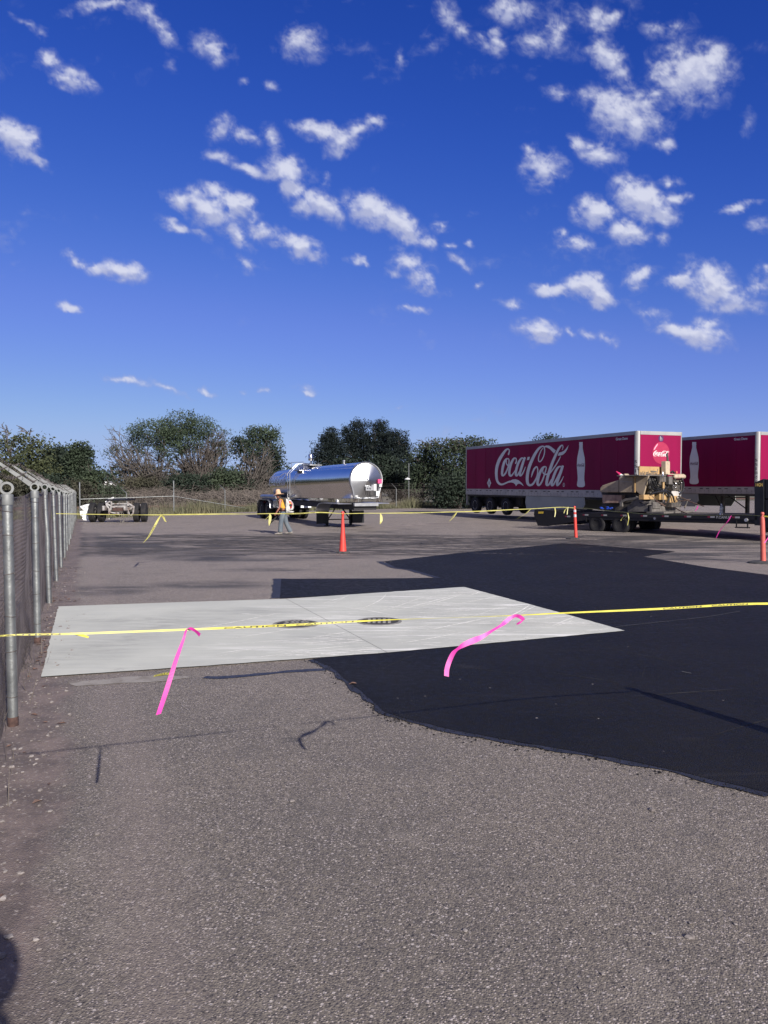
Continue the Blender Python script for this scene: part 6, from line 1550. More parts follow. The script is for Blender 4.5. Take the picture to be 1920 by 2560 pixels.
q = PF.m @ Vector(pw(1570, 735, -1.0)); q2 = PF.m @ Vector(pw(1530, 815, -1.0)); tape('pink_ribbon', 'small pink ribbon tied to the chain on the flatbed deck behind the paver', 'ribbon', [q, (q + q2) / 2 + Vector((.02, 0, 0)), q2], [(1, 0, .2)] * 3, [.03, .05, .02], 'pink', group='pink plastic ribbons tied along the tapes')
# scrap of tape lying on the asphalt
g0, g1 = on_ground(385, 1692), on_ground(436, 1686); mid = (g0 + g1) / 2
o = tape('tape_scrap', 'short scrap of yellow caution tape lying flat on the asphalt below the slab', 'tape scrap', [g0 + Vector((0, 0, .008)), mid + Vector((0, .01, .014)), g1 + Vector((0, 0, .007))], [(0, 1, .1)] * 3, [.045, .06, .04], 'tape', words=[('CAUTION', .01, .055)])
# ================================================================== TREES AND BUSHES
def leaf_object(name, pts, sizes, m, parent, seed, aspect=.5, flat=0.0):
    rs = np.random.RandomState(seed); n = len(pts); P_ = np.array(pts, float)
    d = rs.normal(size=(n, 3)); d /= np.linalg.norm(d, axis=1)[:, None]
    e = rs.normal(size=(n, 3)); e -= (e * d).sum(1)[:, None] * d; e /= np.linalg.norm(e, axis=1)[:, None]
    L_ = (np.array(sizes) * rs.uniform(.6, 1.4, n))[:, None]; W_ = L_ * aspect
    v = np.empty((n, 4, 3)); v[:, 0] = P_ - d * L_ / 2; v[:, 1] = P_ + e * W_ / 2 + d * L_ * .05; v[:, 2] = P_ + d * L_ / 2; v[:, 3] = P_ - e * W_ / 2 + d * L_ * .05
    me = bpy.data.meshes.new(name); me.vertices.add(n * 4); me.vertices.foreach_set('co', v.reshape(-1)); me.loops.add(n * 4); me.loops.foreach_set('vertex_index', np.arange(n * 4, dtype=np.int32))
    me.polygons.add(n); me.polygons.foreach_set('loop_start', np.arange(0, n * 4, 4, dtype=np.int32)); me.update(calc_edges=True); me.materials.append(M[m])
    o = bpy.data.objects.new(name, me); C.objects.link(o); 
    if parent is not None: o.parent = parent
    return o
def blob3(Y, px, py, rx, ry, w=1.0):
    c = at(px, py, Y); k = Y / FPX; return (c, Vector((rx * k, max(rx, ry) * k * .75, ry * k)), w)
def in_blobs(rs, blobs, n, shell):
    vol = np.array([b[1].x * b[1].y * b[1].z * b[2] for b in blobs]) ** .8; pr2 = vol / vol.sum(); out = []
    idx = rs.choice(len(blobs), n, p=pr2)
    for i in idx:
        c, r, _ = blobs[i]; d = rs.normal(size=3); d /= np.linalg.norm(d); q = shell + (1 - shell) * rs.rand() ** .6
        k = 1 + .28 * mnoise.noise(Vector((d[0] * 1.8 + c.x * .3, d[1] * 1.8, d[2] * 1.8 + c.z * .3)))
        out.append(Vector((c.x + d[0] * r.x * q * k, c.y + d[1] * r.y * q * k, c.z + d[2] * r.z * q * k)))
    return out
def tree(name, label, Y, base, blobs, nclump, per, csize, lsize, leaf, bark='bark', nlimb=60, ntwig=0, trunk_r=.22, fork=.25, shell=.45, seed=1, group=None, low=.25, aspect=.5, twigbox=None, flatten=.7, stems=1, cat='tree', bl=None, lf2=None, fan=0):
    rs = np.random.RandomState(seed); b0 = at(base[0], base[1], Y); gz0 = -.35
    b0 = Vector((b0.x, Y, gz0)); t = thing(name, b0, 0, label, cat, group)
    B = [blob3(Y, *b) for b in blobs]; B = [(c - b0, r, w) for c, r, w in B]
    top = max(c.z + r.z for c, r, w in B)
    mb = MB(); nodes = []
    # stems
    for s in range(stems):
        a = 2 * math.pi * s / max(1, stems) + rs.rand(); off = Vector((math.cos(a), math.sin(a), 0)) * (.25 * (stems > 1))
        tgt = Vector((off.x * 5 + rs.normal() * .3, off.y * 3, top * fork)); P_ = [Vector(off), off.lerp(tgt, .5) + Vector((rs.normal() * .08, rs.normal() * .08, 0)), tgt]
        r0 = trunk_r / (stems ** .5); D = [Vector(p) for p in crom([tuple(p) for p in P_], 3)]; R_ = [r0 * (1.25 - .55 * i / (len(D) - 1)) if i else r0 * 1.5 for i in range(len(D))]
        mb.tube(D, R_, 7)
        for p, r in zip(D[2:], R_[2:]): nodes.append((p, r))
    tg = in_blobs(rs, B, nlimb, .1); cents = [c.copy() for c, r, w in B]; rs.shuffle(tg); order = cents + list(tg)
    def grow(tgt, rmin, k=.62, curve=.12, nseg=4):
        best, bi = 1e9, 0
        for i, (p, r) in enumerate(nodes):
            dd = tgt - p; c_ = dd.length * (1 + (.8 if dd.z < 0 else 0) + .5 * max(0, .5 - dd.normalized().z)) + .35 / max(r, .01) * .12
            if c_ < best: best, bi = c_, i
        p, r = nodes[bi]; L_ = (tgt - p).length
        mid = p.lerp(tgt, .5) + Vector((rs.normal() * curve * L_, rs.normal() * curve * L_, abs(rs.normal()) * curve * L_))
        D = [Vector(q) for q in crom([tuple(p), tuple(mid), tuple(tgt)], nseg // 2)]; r1 = max(rmin, r * k); R_ = [r1 + (max(rmin * .5, r1 * .35) - r1) * i / (len(D) - 1) for i in range(len(D))]
        mb.tube(D, R_, 5 if r1 > .05 else 4, False)
        for q, rr in zip(D[1:], R_[1:]): nodes.append((q, rr))
    for q in order: grow(q, .032)
    mb.build('trunk', bark, t, smooth=True, fix=False)
    if ntwig:
        m2 = MB(); mb = m2; BB = [blob3(Y, *b) for b in (twigbox or blobs)]; BB = [(c - b0, r, w) for c, r, w in BB]
        for q in in_blobs(rs, BB, ntwig, .2): grow(q, .026, .55, .09, 4)
        base_nodes = [n for n in nodes if n[0].z < top * .42 and n[1] > .04] or nodes[:6]
        for q in in_blobs(rs, BB, fan, .35):
            p, r = base_nodes[rs.randint(len(base_nodes))]; L_ = (q - p).length; md = p.lerp(q, .5) + Vector(((q.x - p.x) * .10 + rs.normal() * .05 * L_, rs.normal() * .05 * L_, rs.normal() * .04 * L_ + .06 * L_))
            D = [Vector(k) for k in crom([tuple(p), tuple(md), tuple(q)], 3)]; rr0 = rs.uniform(.035, .075); m2.tube(D, [rr0 + (.014 - rr0) * i / (len(D) - 1) for i in range(len(D))], 4, False)
            for k in range(3):
                e = D[rs.randint(3, len(D) - 1)]; dv = (q - p).normalized() * rs.uniform(.5, 1.3) + Vector((rs.normal(), rs.normal(), rs.normal() * .6)) * .45; m2.tube([e, e + dv * .55 + Vector((0, 0, .06)), e + dv], [.026, .02, .012], 3, False)
        m2.build('bare_branches', 'dry_wood' if not fan else bark, t, fix=False)
    def crown(leafm, ncl, ss, nm='crown', LB=None):
        LBB = LB or B
        pts = []; cl = in_blobs(rs, LBB, ncl, shell)
        for c in cl:
            n_ = int(per * rs.uniform(.5, 1.4)); q = np.clip(rs.normal(size=(n_, 3)), -1.5, 1.5) * csize * rs.uniform(.6, 1.3); q[:, 2] *= flatten
            pts.append(q + np.array(c))
        pts = np.concatenate(pts); leaf_object(nm, pts, [lsize] * len(pts), leafm, t, ss, aspect)
    if nclump: crown(leaf, nclump, seed + 50, 'crown', [(c - b0, r, w) for c, r, w in [blob3(Y, *b) for b in bl]] if bl else None)
    if lf2: crown(lf2[0], lf2[1], seed + 80, 'shaded_foliage' if False else 'inner_foliage', None)
    return t
TB = 'trees standing beyond the far fence'
# left of the gap
tree('broadleaf_tree', 'broad olive green tree at the far left with bare twigs sticking out of its top', 58, (20, 1230), [(20, 1135, 105, 48), (95, 1130, 45, 40), (-60, 1130, 60, 55), (70, 1175, 70, 35), (-20, 1190, 80, 40)], 430, 22, .38, .23, 'leaf_olive', nlimb=50, ntwig=60, twigbox=[(10, 1075, 22, 30), (45, 1078, 14, 24), (85, 1090, 18, 26)], trunk_r=.3, seed=11, group=TB)
tree('broadleaf_tree', 'small dark blue-green tree between the olive tree and the airy tree at the left', 64, (140, 1240), [(142, 1150, 30, 30), (125, 1180, 30, 30), (150, 1190, 28, 28)], 330, 26, .4, .24, 'leaf_dark', nlimb=24, seed=12, group=TB)
tree('broadleaf_tree', 'airy mid green tree with sky showing through, left of the open gap', 62, (196, 1240), [(200, 1128, 24, 20), (212, 1150, 18, 28), (185, 1150, 16, 26), (198, 1178, 26, 24)], 250, 24, .34, .22, 'leaf_mid', nlimb=36, seed=13, group=TB)
tree('shrub', 'low shrub with leaning pale green boughs beside the small house', 60, (235, 1250), [(232, 1195, 24, 20), (212, 1208, 26, 20), (254, 1188, 16, 11), (225, 1225, 30, 18)], 190, 24, .34, .21, 'leaf_mid', nlimb=26, trunk_r=.1, seed=14, group='shrubs along the far fence', cat='shrub')
# middle trees
tree('dying_willow', 'large half dead willow with bare radiating branches left of the tallest tree', 70, (362, 1248), [(385, 1095, 66, 46), (352, 1120, 36, 44), (410, 1135, 50, 50), (330, 1130, 22, 34)], 520, 16, .30, .19, 'leaf_willow', 'bark_grey', nlimb=70, ntwig=330, twigbox=[(370, 1160, 62, 60), (330, 1150, 48, 60), (280, 1105, 22, 45), (300, 1150, 32, 45), (400, 1180, 50, 45)], trunk_r=.26, fork=.16, stems=4, shell=.5, seed=21, fan=120, group=TB, aspect=.38, bl=[(385, 1083, 62, 34), (348, 1105, 30, 30), (420, 1110, 40, 44), (285, 1125, 18, 10), (268, 1140, 16, 10), (300, 1165, 18, 12)])
tree('willow', 'tallest willow in the middle with a domed green crown and bare twigs on its right', 72, (505, 1245), [(455, 1068, 58, 40), (500, 1085, 45, 38), (545, 1100, 30, 38), (470, 1110, 50, 35), (520, 1130, 50, 40)], 640, 17, .32, .19, 'leaf_willow', 'bark', nlimb=95, ntwig=380, twigbox=[(545, 1105, 33, 48), (500, 1140, 62, 50), (450, 1150, 50, 50), (560, 1130, 20, 40)], trunk_r=.30, fork=.20, stems=3, shell=.5, seed=22, fan=130, group=TB, aspect=.38, bl=[(452, 1060, 55, 34), (498, 1072, 42, 32), (430, 1085, 40, 34), (475, 1095, 55, 38), (545, 1095, 28, 30, .5), (560, 1125, 16, 28, .4)])
tree('willow', 'smaller willow with dark green side lobes just left of the tanker', 68, (622, 1255), [(650, 1090, 42, 22), (612, 1108, 28, 22), (675, 1110, 24, 26), (640, 1140, 40, 30), (685, 1150, 18, 34)], 300, 16, .30, .19, 'leaf_willow', 'bark_grey', nlimb=60, ntwig=220, twigbox=[(640, 1165, 50, 50), (650, 1200, 60, 30), (650, 1110, 38, 36)], trunk_r=.2, fork=.15, stems=3, shell=.45, seed=23, fan=80, group=TB, aspect=.4, bl=[(655, 1085, 42, 18), (680, 1105, 20, 24), (640, 1120, 26, 20)])
tree('broadleaf_tree', 'dark leafy tree showing as round lobes behind the smaller willow', 74, (640, 1250), [(606, 1115, 26, 22), (684, 1150, 20, 34), (622, 1145, 26, 20), (668, 1185, 36, 24)], 300, 24, .36, .22, 'leaf_dark', nlimb=24, seed=24, group=TB)
for i, (x, y, rx, ry, lf, lab) in enumerate(((470, 1212, 58, 28, 'leaf_dark', 'dark green thicket under the tallest willow'), (560, 1203, 44, 30, 'leaf_mid', 'rounded green bush between the two willows'), (600, 1215, 42, 26, 'leaf_dark', 'dark bush left of the tanker behind the fence'), (345, 1216, 60, 20, 'leaf_brown', 'brownish bush at the foot of the half dead willow'), (690, 1210, 42, 30, 'leaf_dark', 'dark bush directly behind the rear of the tanker'))):
    tree('bush', lab, 66 + i, (x, 1255), [(x, y, rx, ry), (x - rx * .5, y + 12, rx * .5, ry * .7), (x + rx * .5, y + 8, rx * .55, ry * .8)], 300, 20, .36, .21, lf, nlimb=20, ntwig=60, trunk_r=.10, fork=.1, stems=3, seed=30 + i, group='bushes beyond the far fence', cat='bush')
# low brush along the fence
for i, (x, w, y, h, lf) in enumerate(((30, 80, 1222, 24, 'leaf_brown'), (110, 60, 1215, 26, 'leaf_dark'), (180, 60, 1228, 22, 'leaf_brown'), (255, 50, 1236, 14, 'leaf_mid'))):
    tree('bush', ('low brown brush at the far left behind the fence arms', 'low dark brush under the small dark tree', 'low brown brush under the airy tree', 'low green brush in front of the small house')[i], 57 + i, (x, 1255), [(x, y, w, h), (x - w * .5, y + 8, w * .6, h * .7), (x + w * .5, y + 4, w * .5, h * .8)], 260, 24, .36, .22, lf, nlimb=16, ntwig=30, trunk_r=.08, fork=.1, stems=3, seed=40 + i, group='bushes beyond the far fence', cat='bush')
def brush(label, Y, x0, x1, ytop, n, seed):
    rs = np.random.RandomState(seed); mb = MB(); c = at((x0 + x1) / 2, 1250, Y); o0 = Vector((c.x, Y, -.3))
    for i in range(n):
        x = rs.uniform(x0, x1); p = at(x, 1250, Y + rs.uniform(-1.5, 1.5)) - o0; p.z = 0; h = (1250 - rs.uniform(ytop, 1235)) / FPX * Y; a = rs.normal() * .9
        q = p + Vector((a * h * .8, rs.normal() * .4, h)); m_ = p.lerp(q, .5) + Vector((rs.normal() * .25, 0, rs.uniform(.0, .4)))
        mb.tube([Vector(k) for k in crom([tuple(p), tuple(m_), tuple(q)], 2)], [.032, .028, .024, .018, .010], 3, False)
        for k in range(2): 
            e = m_.lerp(q, rs.rand()); mb.tube([e, e + Vector((rs.normal() * .6, rs.normal() * .3, rs.uniform(-.2, .6)))], [.018, .010], 3, False)
    o = mb.build('dry_brush', 'dry_wood', None, fix=False); o.location = o0; return tag(o, label, 'brush', 'tangles of dry brush behind the far fence')
brush('tangle of grey dead branches at the foot of the half dead willow', 64, 318, 440, 1195, 330, 1)
brush('tangle of grey dead branches under the tallest willow', 65, 450, 570, 1200, 260, 2)
brush('tangle of grey dead branches left of the tanker wheels', 64, 580, 720, 1195, 330, 3)
# pines
def pine(label, Y, bx, tip, levels, seed, dens=1.0):
    blobs = [(x, y, rx, ry) for x, y, rx, ry in levels]
    tree('pine_tree', label, Y, (bx, 1255), blobs, int(46 * len(levels) * dens), 40, .27, .22, 'leaf_pine', 'bark', nlimb=30, trunk_r=.28, fork=.6, shell=.45, seed=seed, group='dark pines behind the tanker', aspect=.32, flatten=.8)
pine('leftmost dark pine with a pointed round top, above the vent of the tanker', 82, 828, 1070, [(829, 1082, 13, 12), (826, 1098, 24, 16), (818, 1115, 30, 16), (838, 1118, 28, 16), (812, 1135, 34, 16), (842, 1138, 34, 18), (795, 1145, 14, 10), (826, 1160, 44, 16)], 51)
pine('tallest dark pine behind the middle of the tank, with sky gaps low in its crown', 84, 890, 1048, [(889, 1056, 12, 10), (884, 1072, 26, 15), (908, 1068, 16, 16), (872, 1085, 20, 12), (892, 1095, 34, 18), (870, 1112, 22, 16), (905, 1118, 34, 20), (885, 1140, 40, 18)], 52, .95)
pine('dark pine with a blunt top standing just right of the tallest pine', 83, 948, 1052, [(931, 1062, 9, 11), (953, 1062, 14, 12), (950, 1080, 26, 16), (936, 1098, 30, 18), (965, 1100, 22, 18), (950, 1122, 38, 20), (940, 1145, 42, 20)], 53)
pine('rightmost dark pine in the group, lower and broad', 81, 992, 1078, [(985, 1086, 14, 12), (1005, 1090, 10, 12), (992, 1105, 28, 16), (1010, 1122, 20, 18), (982, 1128, 34, 20), (1000, 1150, 34, 20)], 54)
for i, (x, y, rx, ry, lab) in enumerate(((880, 1190, 60, 34, 'dense dark undergrowth behind the front of the tank'), (960, 1185, 50, 42, 'dense dark undergrowth at the foot of the rightmost pines'), (1015, 1205, 42, 40, 'dense dark undergrowth between the tanker head and the leafy trees'))):
    tree('bush', lab, 76 - i, (x, 1255), [(x, y, rx, ry), (x - rx * .4, y + 10, rx * .6, ry * .8), (x + rx * .4, y + 5, rx * .6, ry * .9)], 420, 24, .45, .26, 'leaf_dark', nlimb=16, trunk_r=.1, fork=.1, stems=3, seed=60 + i, group='bushes beyond the far fence', cat='bush')
# leafy trees at the right
tree('broadleaf_tree', 'leafy green tree beside the pines with pale sprays at its top left', 68, (1065, 1265), [(1050, 1150, 30, 28), (1075, 1125, 32, 22), (1060, 1180, 44, 34), (1050, 1215, 40, 30), (1090, 1160, 36, 34)], 400, 20, .35, .21, 'leaf_mid', nlimb=50, ntwig=70, twigbox=[(1070, 1110, 40, 22)], trunk_r=.2, fork=.12, stems=2, seed=71, group=TB)
tree('broadleaf_tree', 'large leafy tree with a ragged top close to the rear of the nearer red trailer', 66, (1150, 1268), [(1120, 1118, 36, 20), (1165, 1118, 44, 22), (1205, 1120, 34, 22), (1140, 1150, 50, 34), (1190, 1155, 44, 36), (1130, 1195, 54, 36), (1190, 1200, 50, 34)], 600, 22, .37, .21, 'leaf_mid', nlimb=60, ntwig=110, twigbox=[(1150, 1105, 80, 16)], trunk_r=.25, fork=.12, stems=3, seed=72, group=TB)
tree('bush', 'dark leafy bush spilling over the far fence left of the nearer red trailer', 62, (1150, 1270), [(1135, 1225, 48, 34), (1185, 1232, 44, 32), (1120, 1250, 36, 16), (1200, 1215, 30, 30)], 520, 24, .38, .21, 'leaf_dark', nlimb=22, ntwig=60, trunk_r=.1, fork=.1, stems=3, seed=73, group='bushes beyond the far fence', cat='bush')
tree('broadleaf_tree', 'treetop showing above the roof of the nearer red trailer', 78, (1360, 1260), [(1340, 1108, 22, 14), (1372, 1104, 24, 16), (1390, 1112, 16, 12), (1350, 1140, 50, 26)], 150, 22, .34, .22, 'leaf_dark', nlimb=30, trunk_r=.2, fork=.3, seed=74, group=TB)
tree('broadleaf_tree', 'lower leafy tree hidden behind the rear half of the nearer red trailer', 64, (1255, 1265), [(1250, 1160, 46, 34), (1290, 1170, 46, 30), (1260, 1210, 60, 40)], 330, 24, .42, .24, 'leaf_dark', nlimb=24, trunk_r=.2, fork=.2, seed=75, group=TB)
# distant wood closing the horizon
rs = np.random.RandomState(9); pts = []
for i in range(900):
    x = rs.uniform(-700, 2600); Y = rs.uniform(125, 150); c = at(x, rs.uniform(1178, 1216) + 10 * mnoise.noise(Vector((x * .02, 0, 0))), Y); q = rs.normal(size=(26, 3)) * np.array((2.0, 1.2, .8)); pts.append(q + np.array(c))
tag(leaf_object('distant_wood', np.concatenate(pts), [.8] * sum(len(p) for p in pts), 'leaf_dark', None, 3), 'low band of distant trees along the horizon', 'wood', kind='stuff')

# small house and poles
hc = at(262, 1222, 108); hs = thing('small_house', (hc.x, 108, -.35), .12, 'small pale house with white trimmed gable in the gap beside the half dead willow', 'house')
hw, hl, hh = 1.75, 3.5, at(262, 1220, 108).z + .35
zt_ = at(262, 1206, 108).z + .35; ze = at(262, 1216, 108).z + .35
MB().prism([(-hw, 0), (-hw, ze), (0, zt_ - .1), (hw, ze), (hw, 0)], 0, hl).build('wall', 'house_wall', hs)
MB().prism([(-hw - .35, ze - .12), (0, zt_ + .02), (hw + .35, ze - .12), (hw + .35, ze + .02), (0, zt_ + .16), (-hw - .35, ze + .02)], -.2, hl + .2).build('roof', 'house_roof', hs)
MB().prism([(-hw - .38, ze - .14), (0, zt_ - .02), (hw + .38, ze - .14), (hw + .38, ze + .05), (0, zt_ + .2), (-hw - .38, ze + .05)], -.26, -.2).build('gable_trim', 'label_white', hs)
w_ = MB().rng((-.5, -.03, ze - 1.4), (.5, .03, ze - .4)).build('window', 'slot', hs); MB().rng((-.58, -.045, ze - 1.48), (.58, -.032, ze - 1.40)).build('sill', 'label_white', w_)
b = at(269, 1240, 95); top = at(269, 1186, 95); up = thing('utility_pole', (b.x, 95, -.35), 0, 'thin dark utility pole in front of the small house', 'utility pole', 'utility poles among the trees')
MB().tube([(0, 0, 0), (0, 0, top.z + .35)], [.16, .11], 8).build('pole', 'bark', up)
b = at(1022, 1240, 63.9); top = at(1022, 1158, 63.9); up = thing('utility_pole', (b.x, 63.9, -.3), 0, 'thin pole with a small white lamp hanging beside it in front of the dark undergrowth', 'utility pole', 'utility poles among the trees')
zz = at(1022, 1196, 63.9).z + .3
MB().tube([(0, 0, 0), (0, 0, top.z + .3)], [.04, .03], 8).build('pole', 'galv', up); MB().tube([(0, 0, zz + .05), (-.1, -.1, zz + .12), (-.12, -.15, zz)], .015, 5).build('lamp_arm', 'galv', up); MB().lathe([(.24, -.06), (.20, .02), (.05, .08), (.01, .1)], (-.12, -.15, zz - .03), 'z', 14).build('lamp_shade', 'label_white', up)
# ================================================================== CLOUDS: a thin high sheet, 3.5 km out
CL = [(266,6,110,16,-12,.8),(405,68,72,20,52,.7),(350,20,60,22,25,.6),(64,64,50,10,38,.6),(101,84,18,14,0,.6),(124,150,32,26,10,.8),(185,197,66,22,22,.95),(40,353,74,36,32,1.15),(93,394,42,16,38,1.0),(532,124,54,34,28,.75),(758,113,58,42,0,.8),(683,211,26,12,25,.6),(428,156,14,25,-20,.5),(602,202,15,8,0,.4),
(550,324,38,34,0,.75),(625,341,58,20,8,.7),(683,353,24,36,0,.65),(555,393,46,18,10,.65),(799,330,66,22,14,.9),(850,359,42,36,0,.85),(903,324,50,26,-20,.85),(943,301,24,20,0,.8),
(625,425,42,14,20,.9),(712,422,64,34,8,1.0),(723,474,34,46,-12,1.05),(746,515,32,28,0,.95),(775,503,44,26,15,.9),(816,521,58,28,35,1.05),(810,457,16,20,0,.6),(926,527,64,38,28,1.15),(995,561,76,32,30,1.15),(1058,602,30,14,20,.8),
(451,500,44,22,25,1.0),(521,521,62,42,28,1.1),(584,515,62,30,38,1.15),(538,480,36,18,10,1.0),(428,564,50,15,20,.8),(498,587,24,12,40,.8),(596,590,52,22,42,1.0),(665,584,46,26,15,.8),(700,620,22,10,20,.6),(758,622,64,24,25,1.0),(616,660,30,14,36,.8),
(197,651,52,12,18,.85),(250,668,34,18,18,1.0),(307,680,64,26,14,1.3),(174,770,34,11,20,1.1),(320,948,58,10,12,.95),(425,972,58,10,23,.85),(515,975,26,8,18,.8),(665,978,14,7,5,.8),(761,972,28,9,8,.8),(619,980,10,6,0,.6),(1005,1016,40,4,-2,.45),(891,654,26,11,25,.75),
(1018,660,42,32,30,.9),(1052,700,52,24,38,1.0),(985,685,26,14,0,.8),(1145,654,38,11,36,.8),(1102,570,24,11,0,.7),(1162,605,15,8,25,.7),(1119,607,15,10,0,.6),(1197,714,10,8,0,.6),(1024,778,40,9,8,.7),(1278,758,38,12,5,.65),
(1394,726,58,13,-4,1.05),(1469,717,60,28,0,1.15),(1504,740,34,24,0,1.1),(1342,822,54,28,10,1.15),(1423,825,24,11,42,.9),(1475,830,24,13,15,.8),(1521,842,28,14,10,.7),(1608,683,42,20,-15,.75),(1602,712,26,18,0,.8),
(1782,712,92,48,25,1.25),(1776,690,40,30,0,1.3),(1706,706,44,20,0,1.1),(1845,758,72,26,10,.6),(1683,828,54,20,25,1.1),(1741,845,76,28,15,1.1),(1760,810,46,26,0,.65),(1614,770,60,16,25,.55),(1909,712,34,32,0,.8),(1915,665,24,16,0,.9),(1910,561,44,22,0,.85),(1851,515,52,7,-8,.65),
(1435,605,54,20,22,.95),(1406,579,20,16,0,.8),(1492,532,60,36,22,1.15),(1573,582,52,24,10,1.0),(1663,599,24,18,0,.8),(1608,498,80,46,30,1.2),(1649,532,50,32,10,1.1),(1562,457,34,18,0,.6),(1672,451,34,15,0,.75),(1689,486,30,17,0,.85),(1359,428,54,46,0,.95),(1330,376,24,20,0,.7),(1492,382,66,30,24,.9),(1446,359,26,20,0,.75),(1666,365,20,18,0,.75),
(1568,284,100,64,20,1.15),(1411,231,48,18,0,.6),(1480,237,50,28,0,.6),(1724,185,100,78,0,1.15),(1776,150,40,46,0,1.05),(1672,75,60,22,0,.55),(1521,139,58,36,48,.95),(1545,174,28,32,0,.9),(1394,75,34,62,0,.75),(1330,110,38,30,0,.65),(1284,23,80,36,25,.8),(1249,104,26,38,0,.8),(1481,46,60,34,0,.6),(1527,35,28,22,0,.75),(1116,29,28,46,-15,.75),(1151,75,44,20,45,.6),(1197,98,38,18,30,.6),(1081,104,38,28,0,.4),(1003,156,16,36,0,.55),(1640,235,60,20,10,.5),(1870,300,20,30,0,.3)]
cx = np.arange(-260, 2184, 5.0); cy = np.arange(-220, 1200, 5.0); GX, GY = np.meshgrid(cx, cy)
rsn = np.random.RandomState(4)
def vnoise(x, y, seed):                      # value noise on numpy grids
    r = np.random.RandomState(seed).rand(256, 256); xi = np.floor(x).astype(int); yi = np.floor(y).astype(int); fx = x - xi; fy = y - yi
    fx = fx * fx * (3 - 2 * fx); fy = fy * fy * (3 - 2 * fy); a = r[yi % 256, xi % 256]; b = r[yi % 256, (xi + 1) % 256]; c_ = r[(yi + 1) % 256, xi % 256]; d = r[(yi + 1) % 256, (xi + 1) % 256]
    return (a * (1 - fx) + b * fx) * (1 - fy) + (c_ * (1 - fx) + d * fx) * fy
def fbm(x, y, seed, oct_=5, g=.55):
    s, a, t = 0, 1, 0
    for o in range(oct_): s = s + a * vnoise(x * 2 ** o, y * 2 ** o, seed + o); t += a; a *= g
    return s / t
wx = GX + 46 * (fbm(GX / 70, GY / 55, 1) - .5) + 16 * (fbm(GX / 20, GY / 16, 31) - .5); wy = GY + 40 * (fbm(GX / 70, GY / 55, 11) - .5) + 14 * (fbm(GX / 20, GY / 16, 41) - .5)
cov = np.zeros_like(GX)
for (x, y, rx, ry, a, k) in CL:
    t = math.radians(a); dx, dy = wx - x, wy - y; u = (dx * math.cos(t) + dy * math.sin(t)) / (rx * 1.25); v = (-dx * math.sin(t) + dy * math.cos(t)) / (ry * 1.32)
    cov = np.maximum(cov, k * np.clip(1.12 - np.sqrt(u * u + v * v), 0, None))
n1 = fbm(GX / 34, GY / 26, 61, 6, .62)
n2 = fbm(GX / 14 + .5 * GY / 14, GY / 9, 91, 4, .6)
cov = cov * 1.36 + ((n1 - .5) * 1.5 + (n2 - .5) * .45) * np.clip(cov * 2.4, 0, 1)
wisps = np.clip(fbm(GX / 120 + 3, GY / 60 + 9, 71, 6, .6) - .55, 0, 1) * 1.6
cov = np.clip(cov, 0, 1.6); cov = np.maximum(cov, wisps * np.clip(fbm(GX / 300, GY / 300, 5) * 3 - 1.2, 0, 1))
sh = cov - np.roll(np.roll(cov, 4, 0), -3, 1)           # brighter towards the upper right rim
sh = np.clip(.55 + .55 * np.clip(cov - .4, 0, 1) - .0 * sh, 0, 1)
lit = np.clip(.5 + (np.roll(cov, -6, 0) - np.roll(cov, 6, 0)) * .35, 0, 1)  # sunlit tops and grey undersides painted into the cloud colour
RD = 3500.0
dirs = np.stack([(GX - 960) / FPX, cp + (1280 - GY) / FPX * sp, (1280 - GY) / FPX * cp - sp], -1); dirs /= np.linalg.norm(dirs, axis=2)[..., None]
co = dirs * RD; co[..., 2] += EYE
ny_, nx_ = GX.shape; me = bpy.data.meshes.new('clouds'); me.vertices.add(nx_ * ny_); me.vertices.foreach_set('co', co.reshape(-1))
ii, jj = np.meshgrid(np.arange(nx_ - 1), np.arange(ny_ - 1)); a = jj * nx_ + ii
keep = np.maximum.reduce([cov[:-1, :-1], cov[1:, :-1], cov[:-1, 1:], cov[1:, 1:]]) > .01
q = np.stack([a, a + 1, a + nx_ + 1, a + nx_], -1)[keep]
me.loops.add(q.size); me.loops.foreach_set('vertex_index', q.reshape(-1).astype(np.int32)); me.polygons.add(len(q)); me.polygons.foreach_set('loop_start', np.arange(0, q.size, 4, dtype=np.int32)); me.polygons.foreach_set('use_smooth', [True] * len(q)); me.update(calc_edges=True)
at1 = me.attributes.new('thickness', 'FLOAT', 'POINT'); at1.data.foreach_set('value', cov.reshape(-1).astype(np.float32))
at2 = me.attributes.new('painted_shade', 'FLOAT', 'POINT'); at2.data.foreach_set('value', lit.reshape(-1).astype(np.float32))
cm_ = bpy.data.materials.new('cloud'); cm_.use_nodes = True; ct = cm_.node_tree; ct.nodes.clear(); N_ = ct.nodes; Lk = ct.links
out = N_.new('ShaderNodeOutputMaterial'); em_ = N_.new('ShaderNodeEmission'); tr = N_.new('ShaderNodeBsdfTransparent'); ms = N_.new('ShaderNodeMixShader')
A1 = N_.new('ShaderNodeAttribute'); A1.attribute_name = 'thickness'; A2 = N_.new('ShaderNodeAttribute'); A2.attribute_name = 'painted_shade'
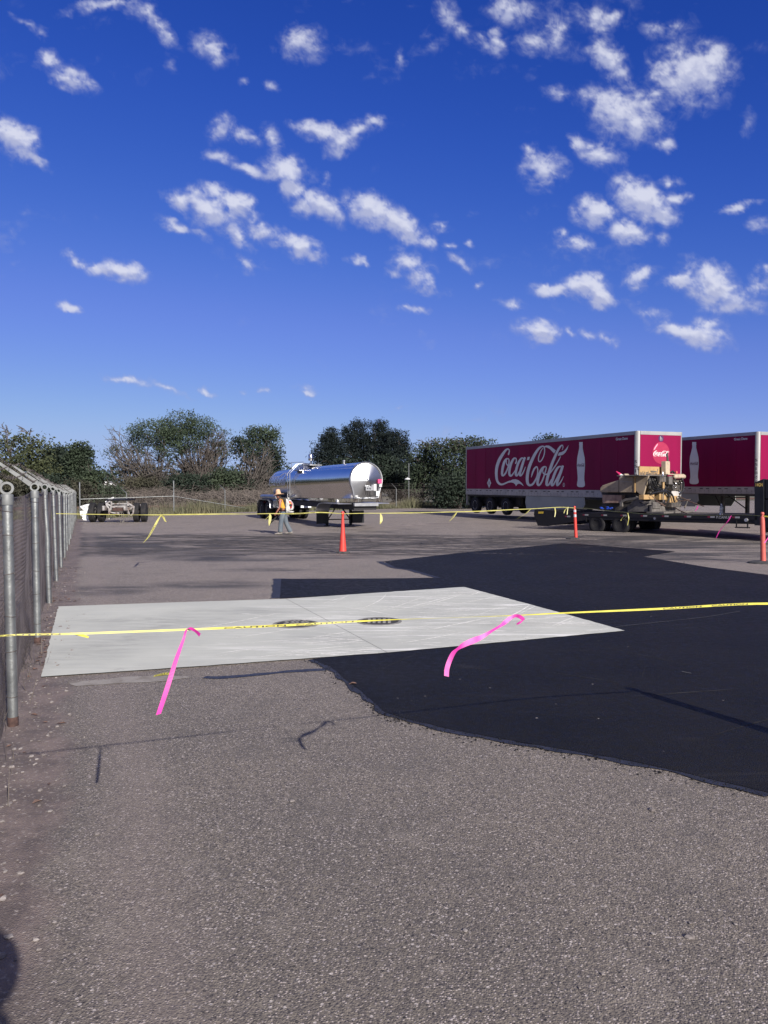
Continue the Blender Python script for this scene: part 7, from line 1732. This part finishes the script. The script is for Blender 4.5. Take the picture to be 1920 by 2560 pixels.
tc = N_.new('ShaderNodeTexCoord'); nz = N_.new('ShaderNodeTexNoise'); nz.inputs['Scale'].default_value = .016; nz.inputs['Detail'].default_value = 9; nz.inputs['Roughness'].default_value = .62; nz.inputs['Distortion'].default_value = .6; Lk.new(tc.outputs['Object'], nz.inputs['Vector'])
def mth(op, a, b, c_=None):
    n = N_.new('ShaderNodeMath'); n.operation = op
    for i, q_ in enumerate((a, b, c_)):
        if q_ is None: continue
        if isinstance(q_, (int, float)): n.inputs[i].default_value = q_
        else: Lk.new(q_, n.inputs[i])
    return n.outputs[0]
def mr(v, a, b, c_=0., d=1., smooth=True):
    n = N_.new('ShaderNodeMapRange'); n.interpolation_type = 'SMOOTHSTEP' if smooth else 'LINEAR'
    for k, x in zip(('From Min', 'From Max', 'To Min', 'To Max'), (a, b, c_, d)): n.inputs[k].default_value = x
    Lk.new(v, n.inputs['Value']); return n.outputs[0]
dens = mth('ADD', A1.outputs['Fac'], mth('MULTIPLY', mth('SUBTRACT', nz.outputs['Fac'], .5), 1.35))
alpha = mth('MULTIPLY', mr(dens, -.02, 1.55), .93)
alpha = mth('MULTIPLY', alpha, mr(A1.outputs['Fac'], .0, .12))
mixc = N_.new('ShaderNodeMix'); mixc.data_type = 'RGBA'; mixc.inputs['A'].default_value = (.24, .29, .56, 1); mixc.inputs['B'].default_value = (.71, .73, .86, 1)
Lk.new(mth('MULTIPLY', mr(dens, .2, 1.2, .25, 1.), mr(A2.outputs['Fac'], .25, .6, .45, 1.)), mixc.inputs['Factor']); Lk.new(mixc.outputs['Result'], em_.inputs['Color']); em_.inputs['Strength'].default_value = 0.6
Lk.new(alpha, ms.inputs['Fac']); Lk.new(tr.outputs[0], ms.inputs[1]); Lk.new(em_.outputs[0], ms.inputs[2]); Lk.new(ms.outputs[0], out.inputs['Surface'])
cm_.cycles.emission_sampling = 'NONE' if hasattr(cm_, 'cycles') and hasattr(cm_.cycles, 'emission_sampling') else 'NONE'
me.materials.append(cm_); co_ = bpy.data.objects.new('clouds', me); C.objects.link(co_); tag(co_, kind='structure')
